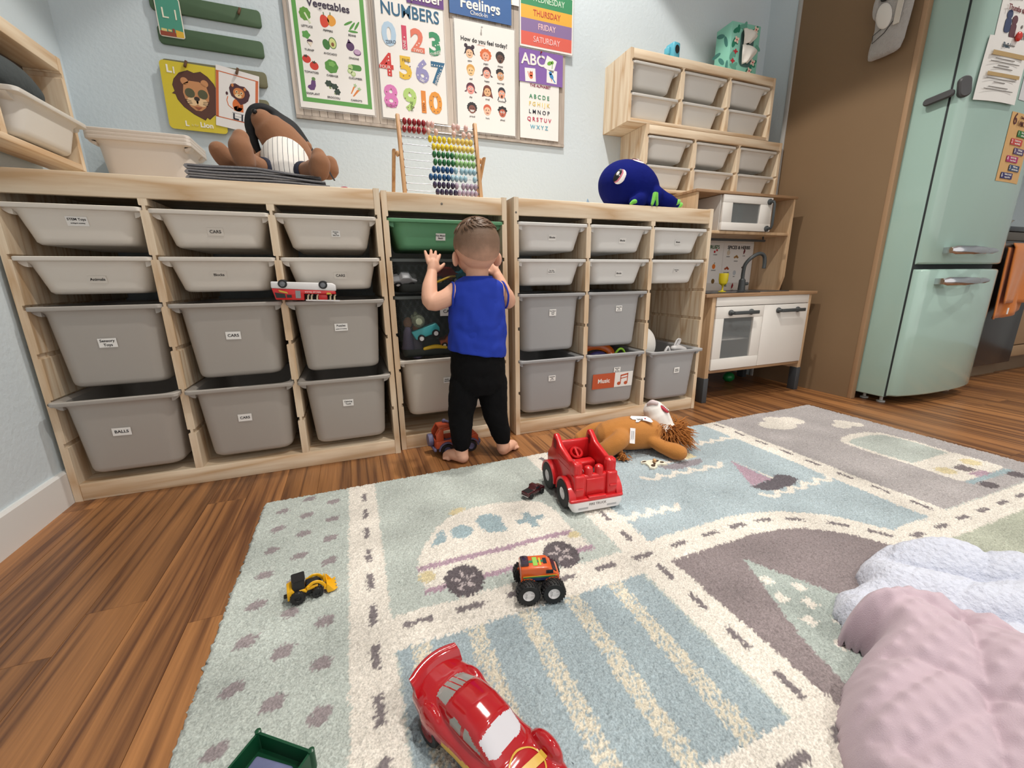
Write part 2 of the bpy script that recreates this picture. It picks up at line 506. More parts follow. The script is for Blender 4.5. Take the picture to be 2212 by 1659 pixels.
storage_bin('off-white shallow bin with faded STEM Toys label', XL[0], FY-0.004, RZ[0], BW, BD, SM, M_BINS, GL, lines=['STEM Toys', ('sorting & counting', 0.004)], fs=0.0085, lsize=(0.045, 0.024), lx=0.0, lz=-0.04)
storage_bin('off-white shallow bin labelled CARS in the top row', XL[1], FY-0.004, RZ[0]-0.003, BW, BD, SM, M_BINS, GL, lines=['CARS'], fs=0.012, lz=-0.055, nolabel=True)
storage_bin('off-white shallow bin labelled dramatic play at the top right', XL[2], FY-0.004, RZ[0]-0.003, BW, BD, SM, M_BINS, GL, lines=['Dramatic', 'Play', 'Baby dolls'], fs=0.0045, lsize=(0.026, 0.02), lx=0.02, lz=-0.052)
storage_bin('off-white shallow bin labelled Animals in the second row', XL[0], FY-0.004, RZ[1], BW, BD, SM, M_BINS, GL, lines=['Animals'], fs=0.0105, lsize=(0.04, 0.02), lx=0.01, lz=-0.06, nolabel=True)
storage_bin('off-white shallow bin labelled Blocks in the left frame', XL[1], FY-0.004, RZ[1], BW, BD, SM, M_BINS, GL, lines=['Blocks'], fs=0.0105, lx=-0.01, lz=-0.05, nolabel=True)
storage_bin('off-white shallow bin labelled CARS above the upturned fire engine', XL[2], FY-0.004, RZ[1], BW, BD, SM, M_BINS, GL, lines=['CARS'], fs=0.0115, lx=0.02, lz=-0.055, nolabel=True)
storage_bin('grey deep bin labelled Sensory Toys', XL[0], FY-0.008, RZ[2], BW, BD, LG, M_BING, GL, lines=['Sensory', 'Toys'], fs=0.0105, lsize=(0.042, 0.026), lz=-0.105)
storage_bin('grey deep bin labelled CARS under the Blocks bin', XL[1], FY-0.008, RZ[2]-0.002, BW, BD, LG, M_BING, GL, lines=['CARS'], fs=0.0125, lsize=(0.04, 0.024), lz=-0.10, ltilt=0.02)
storage_bin('grey deep bin labelled Puzzles carrying the upturned fire engine', XL[2], FY-0.022, RZ[2]-0.003, BW, BD, LG, M_BING, GL, lines=['Puzzles', ('pattern & matching', 0.0042)], fs=0.0095, lsize=(0.04, 0.024), lx=0.005, lz=-0.088)
storage_bin('grey deep bin labelled BALLS in the bottom row', XL[0], FY-0.030, RZ[3]+0.001, BW, BD, LG, M_BING, GL, lines=['BALLS'], fs=0.0125, lsize=(0.044, 0.024), lx=-0.01, lz=-0.105, ltilt=0.03)
storage_bin('grey deep bin labelled CARS in the bottom row', XL[1], FY-0.022, RZ[3], BW, BD, LG, M_BING, GL, lines=['CARS'], fs=0.0115, lsize=(0.038, 0.024), lx=-0.005, lz=-0.105, ltilt=0.02)
storage_bin('grey deep bin labelled Calming Tools', XL[2], FY-0.018, RZ[3]-0.003, BW, BD, LG, M_BING, GL, lines=['Calming', 'Tools'], fs=0.0078, lsize=(0.034, 0.024), lx=0.0, lz=-0.09, ltilt=0.02)

# right frame
storage_bin('white shallow bin labelled Blocks at the top left of its frame', XR[0], FY-0.006, RZ[0], BW, BD, SM, M_BINW, GR, lines=['Blocks'], fs=0.0095, lsize=(0.032, 0.02), lz=-0.05)
storage_bin('white shallow bin labelled Blocks in the middle of the top row', XR[1], FY-0.006, RZ[0], BW, BD, SM, M_BINW, GR, lines=['Blocks'], fs=0.0095, lsize=(0.032, 0.02), lx=0.015, lz=-0.055)
storage_bin('white shallow bin labelled Blocks above the empty slot', XR[2], FY+0.004, RZ[0], BW, BD, SM, M_BINW, GR, lines=['Blocks'], fs=0.0085, lsize=(0.032, 0.02), lx=0.004, lz=-0.055, nolabel=True)
storage_bin('white shallow bin with two lines of tiny print', XR[0], FY-0.002, RZ[1], BW, BD, SM, M_BINW, GR, lines=['Pop Tubs', 'Sensory Tubs'], fs=0.0052, lsize=(0.034, 0.02), lx=0.0, lz=-0.045)
storage_bin('white shallow bin labelled Blocks in the second row', XR[1], FY-0.002, RZ[1], BW, BD, SM, M_BINW, GR, lines=['Blocks'], fs=0.0095, lsize=(0.032, 0.02), lx=0.008, lz=-0.055)
storage_bin('white shallow bin with faint Fine Motor print', XR[2], FY+0.004, RZ[1], BW, BD, SM, M_BINW, GR, lines=['Fine Motor', ('Lacing', 0.0038)], fs=0.0052, lsize=(0.034, 0.02), lx=0.006, lz=-0.045, nolabel=True)
storage_bin('cool grey deep bin labelled Fine Motor', XR[0], FY-0.006, RZ[2], BW, BD, LG, M_BINR, GR, lines=['Fine Motor', 'Lacing', 'Toys'], fs=0.0058, lsize=(0.03, 0.026), lx=0.004, lz=-0.075)
storage_bin('cool grey deep bin above the Music bin', XR[1], FY-0.004, RZ[2], BW, BD, LG, M_BINR, GR, lines=['Interactive', 'Toys', ('push & pull', 0.004)], fs=0.0058, lsize=(0.03, 0.024), lx=0.012, lz=-0.07)
storage_bin('cool grey deep bin behind the child at the bottom left', XR[0], FY-0.008, RZ[3], BW, BD, LG, M_BINR, GR, lines=['Interactive', 'Toys', ('push & pull', 0.004)], fs=0.0058, lsize=(0.032, 0.024), lx=0.004, lz=-0.085)
bmus = storage_bin('cool grey deep bin with orange Music card', XR[1], FY-0.014, RZ[3], BW, BD, LG, M_BINR, GR, lines=['Interactive', 'Toys', ('lights & sounds', 0.004)], fs=0.0055, lsize=(0.034, 0.022), lx=0.012, lz=-0.075)
storage_bin('cool grey deep bin of stuffed animals pulled forward under the empty slot', XR[2], FY-0.04, RZ[3]-0.005, BW, BD, LG, M_BINR, GR, lines=['Stuffed', 'Animals'], fs=0.0068, lsize=(0.03, 0.026), lx=0.015, lz=-0.095)
# orange music card
yy, sl = frontface(BW, BD, LG, -0.125)
mc = bpy.data.objects.new('music_card', None); COL.objects.link(mc); mc.parent = bmus; mc.location = (-0.002, yy-0.0016, -0.122); mc.rotation_euler = (PI/2+math.atan(sl), 0, 0)
M_ORG = mat('card_orange', rgb(196, 88, 50), rough=0.65)
MB().box(-0.107, 0.006, -0.034, 0.034, 0, 0.0008).build('card_half', M_ORG, mc)
MB().box(0.006, 0.10, -0.034, 0.034, 0, 0.0008).build('card_half', M_PAPER, mc)
text('Music', 0.027, M_PAPER, mc, (-0.05, 0, 0.001), bold=0.02)
nm = MB()
for xx in (0.03, 0.066): nm.prism(circ(xx, -0.018, 0.0095, 20, 0.008), 0.0008, 0.0014)
nm.prism([(0.0355, -0.018), (0.0395, -0.018), (0.0395, 0.021), (0.0355, 0.021)], 0.0008, 0.0014)
nm.prism([(0.0715, -0.014), (0.0755, -0.014), (0.0755, 0.027), (0.0715, 0.027)], 0.0008, 0.0014)
nm.prism([(0.0355, 0.014), (0.0755, 0.020), (0.0755, 0.027), (0.0355, 0.021)], 0.0008, 0.0014)
nm.prism([(0.0355, 0.002), (0.0755, 0.008), (0.0755, 0.012), (0.0355, 0.006)], 0.0008, 0.0014)
nm.build('music_note', M_ORG, mc)

# narrow frame: green bin, two wire-mesh bins, cream bin
XM = 0.9465+0.4385/2; MY = -0.553
MWd = 0.414
storage_bin('green shallow bin labelled Fine Motor above the mesh bins', XM, MY-0.002, RZ[0], MWd, 0.29, SM, M_BINGREEN, GM, lines=['Fine Motor', 'Beads'], fs=0.0075, lsize=(0.034, 0.024), lx=-0.025, lz=-0.055)
storage_bin('cream deep bin at the bottom of the narrow frame behind the child', XM, MY-0.004, 0.342, MWd, 0.29, 0.222, M_BINC, GM, lines=['Stuffed', 'Animals'], fs=0.0062, lsize=(0.026, 0.022), lx=-0.03, lz=-0.09)
M_MESHBIN = mat('mesh_bin_black', rgb(34, 40, 38), rough=0.5)
M_MESHRIM = mat('mesh_bin_rim', rgb(70, 76, 74), rough=0.4)
def meshmat():
    """perforated dark netting: real holes by alpha on a fine diamond grid"""
    m = bpy.data.materials.new('black_netting'); m.use_nodes = True
    nt = m.node_tree; N = nt.nodes; L = nt.links; b = N['Principled BSDF']
    b.inputs['Base Color'].default_value = rgb(46, 54, 52); b.inputs['Roughness'].default_value = 0.5
    tc = N.new('ShaderNodeTexCoord'); sp = N.new('ShaderNodeSeparateXYZ'); L.new(tc.outputs['Object'], sp.inputs[0])
    def pp(op):
        a = N.new('ShaderNodeMath'); a.operation = op; L.new(sp.outputs[0], a.inputs[0])
        q = N.new('ShaderNodeMath'); q.operation = 'MULTIPLY'; q.inputs[1].default_value = 0.62; L.new(sp.outputs[2], q.inputs[0]); L.new(q.outputs[0], a.inputs[1])
        d = N.new('ShaderNodeMath'); d.operation = 'PINGPONG'; d.inputs[1].default_value = 0.0021; L.new(a.outputs[0], d.inputs[0])
        g = N.new('ShaderNodeMath'); g.operation = 'LESS_THAN'; g.inputs[1].default_value = 0.00062; L.new(d.outputs[0], g.inputs[0])
        return g
    a = pp('ADD'); c = pp('SUBTRACT')
    mx = N.new('ShaderNodeMath'); mx.operation = 'MAXIMUM'; L.new(a.outputs[0], mx.inputs[0]); L.new(c.outputs[0], mx.inputs[1])
    L.new(mx.outputs[0], b.inputs['Alpha'])
    return m
M_NET = meshmat()
def mesh_bin(label, z, h, band):
    t = thing('mesh_bin', label, 'bin', (XM, MY, z), group=GM)
    d = 0.29; w = MWd
    mb = MB()
    R1 = [rrect(w, d, 0.014, -0.010, 5, 0, d/2), rrect(w, d, 0.014, 0, 5, 0, d/2), rrect(w-0.03, d-0.03, 0.014, 0, 5, 0, d/2), rrect(w-0.03, d-0.03, 0.014, -0.010, 5, 0, d/2)]
    mb.loft(R1, loop=True, smooth=False)
    mb.build('rim', M_MESHRIM, t)
    tw, td = w-0.018, d-0.03
    bw = tw-0.03
    mb = MB()
    zb = -h+band
    mb.loft([rrect(bw-0.01, td-0.03, 0.02, -h, 5, 0, d/2), rrect(bw, td-0.02, 0.024, -h+0.008, 5, 0, d/2), rrect(bw+0.004, td-0.016, 0.024, zb, 5, 0, d/2), rrect(bw-0.004, td-0.024, 0.024, zb, 5, 0, d/2), rrect(bw-0.008, td-0.03, 0.024, -h+0.006, 5, 0, d/2)], smooth=True)
    mb.build('tray_base', M_MESHBIN, t)
    mb = MB()
    mb.loft([rrect(bw+0.003, td-0.018, 0.024, zb, 5, 0, d/2), rrect(tw, td, 0.024, -0.009, 5, 0, d/2)], cap0=False, cap1=False)
    mb.build('netting', M_NET, t)
    return t
mb1 = mesh_bin('shallow black mesh bin of small vehicles under the green bin', 0.698, 0.115, 0.03)
mb2 = mesh_bin('deep black mesh bin of toy figures above the cream bin', 0.571, 0.222, 0.028)
lo = MB().box(-0.032, 0.032, -0.016, 0.016, 0, 0.0008).build('label', M_PAPER, mb2, (-0.012, 0.0075, -0.058), (PI/2+0.09, 0, 0))
text('CARS', 0.017, M_INK, lo, (0, 0, 0.001), bold=0.01)
# ------------------------------------------------------------------ wall shelves with small bins
M_BINWS = mat('small_bin_white', rgb(216, 213, 207), rough=0.42)
WROW = [0.258, 0.128]
def wall_shelf(label, loc, rot, depth, group, w=0.93):
    t = thing('wall_shelf', label, 'shelf', loc, rot, group)
    th = 0.0165; H = 0.30
    panel('side_panel', t, th/2, th, 0, H, WROW, False, True, 0, depth, M_PINEV)
    panel('side_panel', t, w-th/2, th, 0, H, WROW, True, False, 0, depth, M_PINEV)
    p = (w-th)/3
    for k in (1, 2): panel('divider', t, th/2+p*k, 0.02, 0.015, 0.285, WROW, True, True, 0.002, depth-0.01, M_PINEV)
    MB().box(th, w-th, 0.001, depth, 0.262, 0.30).build('top_board', M_PINEH, t, bevel=0.0012)
    MB().box(th, w-th, 0.001, depth, 0.0, 0.0165).build('bottom_board', M_PINEH, t, bevel=0.0012)
    return t, th/2, p
GW = 'wall shelves'
w1, wo, wp = wall_shelf('upper pine wall shelf with six white bins', (2.131, -0.21, 1.347), (0, 0, 0), 0.209, GW)
w2, _, _ = wall_shelf('lower pine wall shelf with six white bins above the play kitchen', (2.2425, -0.21, 1.046), (0, 0, 0), 0.209, GW)
names = [('left', 'middle', 'right'), ('upper', 'lower')]
for sh, X0, Z0, nm_ in ((w1, 2.131, 1.347, 'upper'), (w2, 2.2425, 1.046, 'lower')):
    for r in range(2):
        for c in range(3):
            dy = [0.0, 0.006, 0.003][c]+0.002*r
            storage_bin('small white bin, %s row %s slot of the %s wall shelf' % (names[1][r], names[0][c], nm_), X0+wo+wp*(c+0.5), -0.207+dy, Z0+WROW[r]-0.003, 0.286, 0.19, 0.098, M_BINWS, 'small bins of the %s wall shelf' % nm_)
# shelf on the left wall, turned to face the room
ry = math.radians(88.5)
wl3, _, _ = wall_shelf('pine wall shelf on the left wall facing into the room', (0.0756, -1.225, 0.962), (0, 0, ry), 0.085, GW)
# ------------------------------------------------------------------ toy kitchen
M_BIRCH = wood('birch_ply', rgb(214, 184, 148), rgb(186, 152, 116), axis=2, scale=1.6, rough=0.5, dist=1.2)
M_BIRCHE = wood('birch_edge', rgb(176, 142, 108), rgb(140, 106, 76), axis=0, scale=2.5, rough=0.5, dist=1.2)
M_KWHITE = mat('kitchen_white', rgb(228, 224, 218), rough=0.4)
M_KGREY = mat('kitchen_dark_grey', rgb(62, 66, 68), rough=0.45)
M_KFOOT = mat('kitchen_foot_grey', rgb(66, 70, 74), rough=0.5)
M_KHOB = mat('kitchen_hob_black', rgb(38, 40, 44), rough=0.25)
M_GLASS = mat('toy_glass', rgb(150, 156, 158), rough=0.08, alpha=0.28)
kt = thing('toy_kitchen', 'white and birch toy kitchen with oven, microwave and dark tap', 'toy kitchen', (2.387, -0.545, 0))
def kb(name, x0, x1, y0, y1, z0, z1, m, bevel=0.0015, parent=None):
    return MB().box(x0-2.387, x1-2.387, y0+0.545, y1+0.545, z0, z1).build(name, m, parent or kt, bevel=bevel)
# counter, carcass, legs
kb('worktop', 2.387, 3.157, -0.545, -0.145, 0.5285, 0.544, M_BIRCHE)
for xa, xb in ((2.438, 2.462), (3.11, 3.134)):
    kb('side_panel', xa, xb, -0.533, -0.15, 0.125, 0.5285, M_BIRCH)
    for ya, yb in ((-0.5345, -0.492), (-0.20, -0.155)):
        kb('leg', xa-0.003, xb+0.003, ya, yb, 0.0, 0.128, M_KFOOT)
kb('base_plate', 2.462, 3.11, -0.533, -0.15, 0.152, 0.166, M_BIRCHE)
kb('oven_shelf', 2.466, 2.775, -0.49, -0.17, 0.306, 0.314, M_KWHITE)
kb('centre_wall', 2.776, 2.788, -0.51, -0.16, 0.166, 0.5285, M_KWHITE)
kb('back_panel', 2.462, 3.11, -0.166, -0.152, 0.166, 0.5285, M_KWHITE)
kb('fascia', 2.4625, 3.1095, -0.537, -0.518, 0.485, 0.5285, M_KWHITE)
# oven door with window
od = bpy.data.objects.new('oven_door', None); COL.objects.link(od); od.parent = kt
Z = lambda q: q
for nm_, b in (('door_rail', (2.4645, 2.7805, -0.539, -0.523, 0.426, 0.482)), ('door_rail', (2.4645, 2.7805, -0.539, -0.523, 0.168, 0.224)),
               ('door_stile', (2.4645, 2.519, -0.5385, -0.523, 0.224, 0.426)), ('door_stile', (2.718, 2.7805, -0.5385, -0.523, 0.224, 0.426))):
    kb(nm_, *b, M_KWHITE, 0.0012, od)
kb('window_pane', 2.517, 2.72, -0.531, -0.528, 0.222, 0.428, M_GLASS, 0, od)
cd_ = kb('cupboard_door', 2.783, 3.1085, -0.539, -0.523, 0.168, 0.482, M_KWHITE)
def bar_handle(parent, x0, x1, z, y):
    m_ = MB()
    for x_ in (x0, x1-0.02):
        m_.xf = Matrix.Translation((x_-2.387+0.0, y+0.545, z)) @ Matrix.Rotation(PI/2, 4, 'X')
        m_.lathe([(0.0145, 0), (0.0145, 0.008), (0.010, 0.010), (0.008, 0.024)], 18)
    m_.xf = Matrix.Identity(4)
    m_.box(x0-2.387-0.004, x1-2.387+0.004, y+0.545-0.032, y+0.545-0.022, z-0.0085, z+0.0085)
    m_.build('handle', M_KGREY, parent, bevel=0.002)
bar_handle(od, 2.556, 2.712, 0.452, -0.539)
bar_handle(cd_, 2.884, 3.046, 0.452, -0.539)
# upper shelf
UY = -0.375
kb('top_shelf', 2.425, 3.127, UY-0.008, -0.15, 1.024, 1.037, M_BIRCHE)
for xa, xb in ((2.432, 2.447), (3.105, 3.119)):
    m_ = MB(); m_.prism([(-0.15+0.545, 0.544), (UY+0.02+0.545, 0.544), (UY+0.545, 0.62), (UY+0.545, 1.024), (-0.15+0.545, 1.024)], xa-2.387, xb-2.387, 'x')
    m_.build('side_panel', M_BIRCH, kt)
kb('middle_shelf', 2.447, 3.105, UY+0.004, -0.15, 0.838, 0.852, M_BIRCH)
kb('back_panel', 2.447, 3.105, -0.165, -0.152, 0.544, 1.024, M_KWHITE)
# microwave
mw = bpy.data.objects.new('microwave', None); COL.objects.link(mw); mw.parent = kt
kb('case', 2.600, 2.612, UY+0.01, -0.17, 0.853, 1.022, M_KWHITE, 0.001, mw)
kb('case', 2.938, 2.950, UY+0.01, -0.17, 0.853, 1.022, M_KWHITE, 0.001, mw)
for nm_, b in (('door_rail', (2.603, 2.945, UY-0.006, UY+0.008, 0.986, 1.021)), ('door_rail', (2.603, 2.945, UY-0.006, UY+0.008, 0.854, 0.892)),
               ('door_stile', (2.603, 2.668, UY-0.0055, UY+0.008, 0.892, 0.986)), ('door_stile', (2.86, 2.945, UY-0.0055, UY+0.008, 0.892, 0.986))):
    kb(nm_, *b, M_KWHITE, 0.0012, mw)
kb('window_pane', 2.666, 2.862, UY+0.0, UY+0.002, 0.89, 0.988, M_GLASS, 0, mw)
m_ = MB()
for z_ in (0.868, 1.0):
    m_.xf = Matrix.Translation((2.918-2.387, UY-0.006+0.545, z_)) @ Matrix.Rotation(PI/2, 4, 'X')
    m_.lathe([(0.0145, 0), (0.0145, 0.007), (0.008, 0.01), (0.007, 0.022)], 18)
m_.xf = Matrix.Identity(4)
m_.tube([(2.918-2.387, UY-0.01+0.545, 1.0), (2.921-2.387, UY-0.032+0.545, 0.998), (2.921-2.387, UY-0.036+0.545, 0.985), (2.921-2.387, UY-0.036+0.545, 0.883), (2.921-2.387, UY-0.032+0.545, 0.870), (2.918-2.387, UY-0.01+0.545, 0.868)], 0.0062, 8)
m_.build('handle', M_KGREY, mw)
# towel rail, hob, sink, tap
m_ = MB(); m_.tube([(2.449-2.387, -0.30+0.545, 0.816), (3.02-2.387, -0.30+0.545, 0.816)], 0.0065, 10); m_.box(3.003-2.387, 3.009-2.387, -0.303+0.545, -0.297+0.545, 0.816, 0.838)
m_.box(2.52-2.387, 2.526-2.387, -0.303+0.545, -0.297+0.545, 0.816, 0.838)
m_.build('rail', M_KGREY, kt)
kb('hob', 2.43, 2.79, -0.50, -0.19, 0.544, 0.547, M_KHOB, 0.001)
sk = MB(); R_ = [rrect(0.25, 0.26, 0.05, z_, 6, 2.95-2.387, -0.34+0.545) for z_ in (0.544, 0.5475)]
R_ += [rrect(0.215, 0.225, 0.05, 0.5475, 6, 2.95-2.387, -0.34+0.545), rrect(0.20, 0.21, 0.05, 0.5465, 6, 2.95-2.387, -0.34+0.545)]
sk.loft(R_, smooth=False); sk.build('sink', mat('sink_grey', rgb(84, 88, 92), rough=0.3, metal=0.5), kt)
tp = MB(); tx, ty = 2.835-2.387, -0.345+0.545
tp.xf = Matrix.Translation((tx, ty, 0.5445)); tp.lathe([(0.026, 0), (0.026, 0.004), (0.0185, 0.006), (0.0165, 0.06), (0.013, 0.064), (0.011, 0.068)], 20); tp.xf = Matrix.Identity(4)
pts, rr = spline([(tx, ty, 0.60), (tx, ty, 0.65), (tx+0.004, ty-0.005, 0.69), (tx+0.030, ty-0.02, 0.725), (tx+0.07, ty-0.03, 0.743), (tx+0.098, ty-0.036, 0.728), (tx+0.104, ty-0.038, 0.69), (tx+0.102, ty-0.038, 0.665)], 0.0095, 4)
tp.tube(pts, rr, 12)
tp.tube([(tx, ty, 0.582), (tx+0.034, ty-0.006, 0.586)], 0.0085, 10)
tp.build('tap', M_KGREY, kt)
# posters behind the hob
GP = 'produce posters inside the toy kitchen'
def tinypic(kind, par, x, z, s=0.0225):
    cols = {'peach': (232, 150, 120), 'cherry': (190, 30, 40), 'apple': (196, 36, 32), 'orange': (226, 120, 36), 'kiwi': (96, 150, 50), 'garlic': (214, 200, 180), 'ginger': (170, 128, 70), 'chili': (150, 26, 36), 'onion': (110, 30, 40), 'pepper': (60, 24, 22), 'salt': (190, 196, 202), 'mint': (44, 128, 60), 'nutmeg': (170, 76, 40), 'clove': (36, 34, 36), 'lemon': (120, 90, 40)}
    c = cols[kind]; m_ = mat('print_'+kind, rgb(*c), rough=0.7)
    mb_ = MB()
    if kind == 'cherry':
        mb_.prism(circ(-s*0.3, -s*0.35, s*0.3, 12), 0, 0.0005); mb_.prism(circ(s*0.45, s*0.05, s*0.28, 12), 0, 0.0005)
    elif kind in ('nutmeg', 'ginger', 'pepper', 'clove'):
        for a, b, r in ((-0.45, -0.1, 0.36), (0.1, 0.15, 0.42), (0.5, -0.12, 0.34)): mb_.prism(circ(a*s, b*s, r*s, 10, r*s*0.75), 0, 0.0005)
    elif kind == 'mint':
        for a in range(3): mb_.prism(circ(0.4*s*math.cos(a*2.1+0.5), 0.35*s*math.sin(a*2.1+0.5), s*0.55, 12, s*0.28, a*2.1+0.5), 0, 0.0005)
    elif kind in ('chili', 'onion'):
        mb_.prism([(-0.2*s, -0.7*s), (0.2*s, -0.3*s), (0.35*s, 0.2*s), (0.1*s, 0.9*s), (-0.15*s, 0.4*s), (-0.3*s, -0.1*s)], 0, 0.0005)
    else:
        mb_.prism(circ(0, -0.1*s, s*0.55, 14, s*0.62), 0, 0.0005)
    o = mb_.build('picture', m_, par, (x, z, 0.0006))
    if kind in ('peach', 'apple', 'orange', 'cherry', 'garlic'):
        g = MB(); g.prism([(0, 0.4*s), (0.08*s, 0.4*s), (0.35*s, 0.9*s), (0.1*s, 0.85*s)], 0.0004, 0.0008)
        g.build('leaf', mat('print_leaf', rgb(70, 100, 50), rough=0.7), o)
    return o
for title, tc_, xx, items, lab in (
    ('FRUITS', (40, 96, 50), 2.75, [('peach', -0.01, 0.085, 'PEACH'), ('cherry', 0.058, 0.105, 'CHERRY'), ('apple', -0.012, 0.0, 'APPLE'), ('orange', 0.055, 0.018, 'ORANGE'), ('kiwi', -0.014, -0.085, 'KIWI'), ('lemon', 0.06, -0.065, '')], 'white poster of fruits behind the toy hob'),
    ('SPICES & HERBS', (34, 30, 34), 2.986, [('garlic', -0.078, 0.095, 'GARLIC'), ('ginger', -0.015, 0.07, 'GINGER'), ('onion', 0.045, 0.10, 'CHILI'), ('nutmeg', -0.08, 0.005, 'STAR ANISE'), ('salt', -0.015, -0.018, 'SALT'), ('pepper', 0.055, 0.012, 'PEPPER'), ('mint', -0.075, -0.072, 'MINT'), ('chili', -0.02, -0.098, 'CHILI'), ('pepper', 0.055, -0.06, ''), ('clove', 0.06, -0.105, ''), ('clove', 0.06, -0.14, '')], 'white poster of spices and herbs behind the toy tap')):
    pt = thing('food_poster', lab, 'poster', (xx, -0.1662, 0.70), FRONT, GP)
    MB().box(-0.1175, 0.1175, -0.112, 0.112, 0, 0.0005).build('sheet', mat('poster_paper', rgb(236, 234, 232), rough=0.5), pt)
    text(title, 0.026 if len(title) < 8 else 0.0255, mat('print_title_%d' % tc_[0], rgb(*tc_), rough=0.6), pt, (0.0 if len(title) > 8 else 0.045, 0.088, 0.0008), bold=0.03)
    for k_, a, b, s_ in items:
        tinypic(k_, pt, a, b-0.034)
        if s_: text(s_, 0.0085, M_INK, pt, (a, b-0.058, 0.0008))
# things on / under the toy kitchen
M_YEL = mat('cup_yellow', rgb(222, 205, 40), rough=0.25, trans=0.25)
cu = MB(); cu.lathe([(0.001, 0), (0.019, 0), (0.019, 0.003), (0.006, 0.006), (0.004, 0.012), (0.004, 0.028), (0.008, 0.034), (0.019, 0.042), (0.0225, 0.06), (0.023, 0.094), (0.021, 0.094), (0.0205, 0.06), (0.017, 0.045), (0.001, 0.04)], 24)
tag(cu.build('toy_goblet', M_YEL, None, (2.637, -0.40, 0.5475)), 'yellow plastic toy goblet on the toy hob', 'cup')
gb = MB(); gb.ell((0, 0, 0.03), (0.036, 0.03, 0.03), n=20, m=14)
tag(gb.build('toy_ball', mat('ball_green', rgb(20, 120, 60), rough=0.35), None, (2.93, -0.25, 0.0)), 'green toy ball on the floor under the toy kitchen', 'ball')

# ------------------------------------------------------------------ fridge
M_MINT = mat('fridge_mint', rgb(160, 188, 178), rough=0.16, coat=0.5)
M_CHROME = mat('chrome', rgb(205, 205, 208), rough=0.12, metal=1.0)
M_GASKET = mat('gasket_dark', rgb(40, 46, 48), rough=0.6)
fx0, fx1 = 3.235, 3.905
fg = thing('fridge', 'mint green retro fridge with two rounded doors and chrome handles', 'fridge', ((fx0+fx1)/2, -0.5, 0))
FXC = (fx0+fx1)/2
hw = (fx1-fx0)/2
MB().box(-hw, hw, -0.392, 0.38, 0.035, 1.95).build('cabinet', M_MINT, fg, bevel=0.006)
MB().box(-hw+0.004, hw-0.004, -0.402, -0.39, 0.04, 1.94).build('gasket', M_GASKET, fg)
def bulge(t): return -0.43 - 0.040*(1-abs(t)**2.6)
def fdoor(z0, z1):
    n = 28
    pts = [(-hw, -0.401)]
    ed = 0.018
    for k in range(n+1):
        t = -1+2*k/n
        y_ = bulge(t)
        # round the vertical edges
        e = 1-abs(t)
        if e < 0.06: y_ += 0.018*(1-math.sqrt(max(0, 1-(1-e/0.06)**2)))
        pts.append((t*hw, y_))
    pts.append((hw, -0.401))
    m_ = MB(); m_.smooth = True
    rings = []
    for dz, sh in ((0, 0.010), (0.004, 0.003), (0.010, 0.0)):
        rings.append([(x_*(1-sh*0.6), min(-0.401, y_+sh) if y_ < -0.401 else y_, z0+dz) for x_, y_ in pts])
    for dz, sh in ((-0.010, 0.0), (-0.004, 0.003), (0, 0.010)):
        rings.append([(x_*(1-sh*0.6), min(-0.401, y_+sh) if y_ < -0.401 else y_, z1+dz) for x_, y_ in pts])
    m_.loft(rings)
    return m_.build('door', M_MINT, fg, sharp=45)
d_up = fdoor(0.668, 1.94); d_lo = fdoor(0.045, 0.646)
def chrome_handle(par, x, z, tilt):
    m_ = MB()
    n = 14
    rings = []
    for k in range(n+1):
        t = k/n
        ww = 0.019*(1-0.35*t)*(1 if 0.02 < t < 0.98 else 0.55)
        if 0.22 < t < 0.42: ww *= 1.06+0.06*((k % 2)*2-1)
        yy_ = -0.018-0.032*math.sin(PI*min(1, t*1.05+0.12))
        rings.append([(0.34*(t-0.42), yy_-0.006*math.cos(2*PI*i/12)*1.2, ww*math.sin(2*PI*i/12)) for i in range(12)])
    m_.loft([r[::-1] for r in rings])
    m_.box(-0.135, -0.10, -0.03, 0.01, -0.013, 0.013)
    m_.box(0.10, 0.13, -0.035, 0.01, -0.008, 0.008)
    return m_.build('handle', M_CHROME, par, (x, bulge((x)/hw)+0.002, z), (0, 0, tilt))
chrome_handle(d_up, 3.455-FXC, 0.726, -0.08)
chrome_handle(d_lo, 3.448-FXC, 0.592, -0.08)
for fx_, fy_ in ((-hw+0.05, -0.36), (-hw+0.06, -0.28), (hw-0.05, -0.36)):
    f_ = MB(); f_.lathe([(0.018, 0), (0.018, 0.006), (0.007, 0.008), (0.007, 0.04)], 14); f_.build('foot', mat('foot_plastic', rgb(205, 205, 200), rough=0.5), fg, (fx_, fy_, 0))
# child lock
cl = thing('child_lock', 'dark grey child lock bridging fridge cabinet and upper door', 'lock', (3.232, -0.895, 1.365))
M_LOCK = mat('lock_grey', rgb(70, 70, 72), rough=0.45)
mm = MB(); mm.loft([rrect(0.044, 0.078, 0.02, z_, 5) for z_ in (0, 0.012)] + [rrect(0.036, 0.07, 0.018, 0.017, 5)])
mm.build('base', M_LOCK, cl, (0.02, -0.03, 0.0), (PI/2, -0.15, -0.55))
mm = MB(); mm.loft([rrect(0.10, 0.028, 0.013, z_, 5) for z_ in (0, 0.010)] + [rrect(0.094, 0.022, 0.011, 0.014, 5)])
mm.build('strap', M_LOCK, cl, (-0.0095, 0.028, -0.022), (PI/2, -0.12, -PI/2))
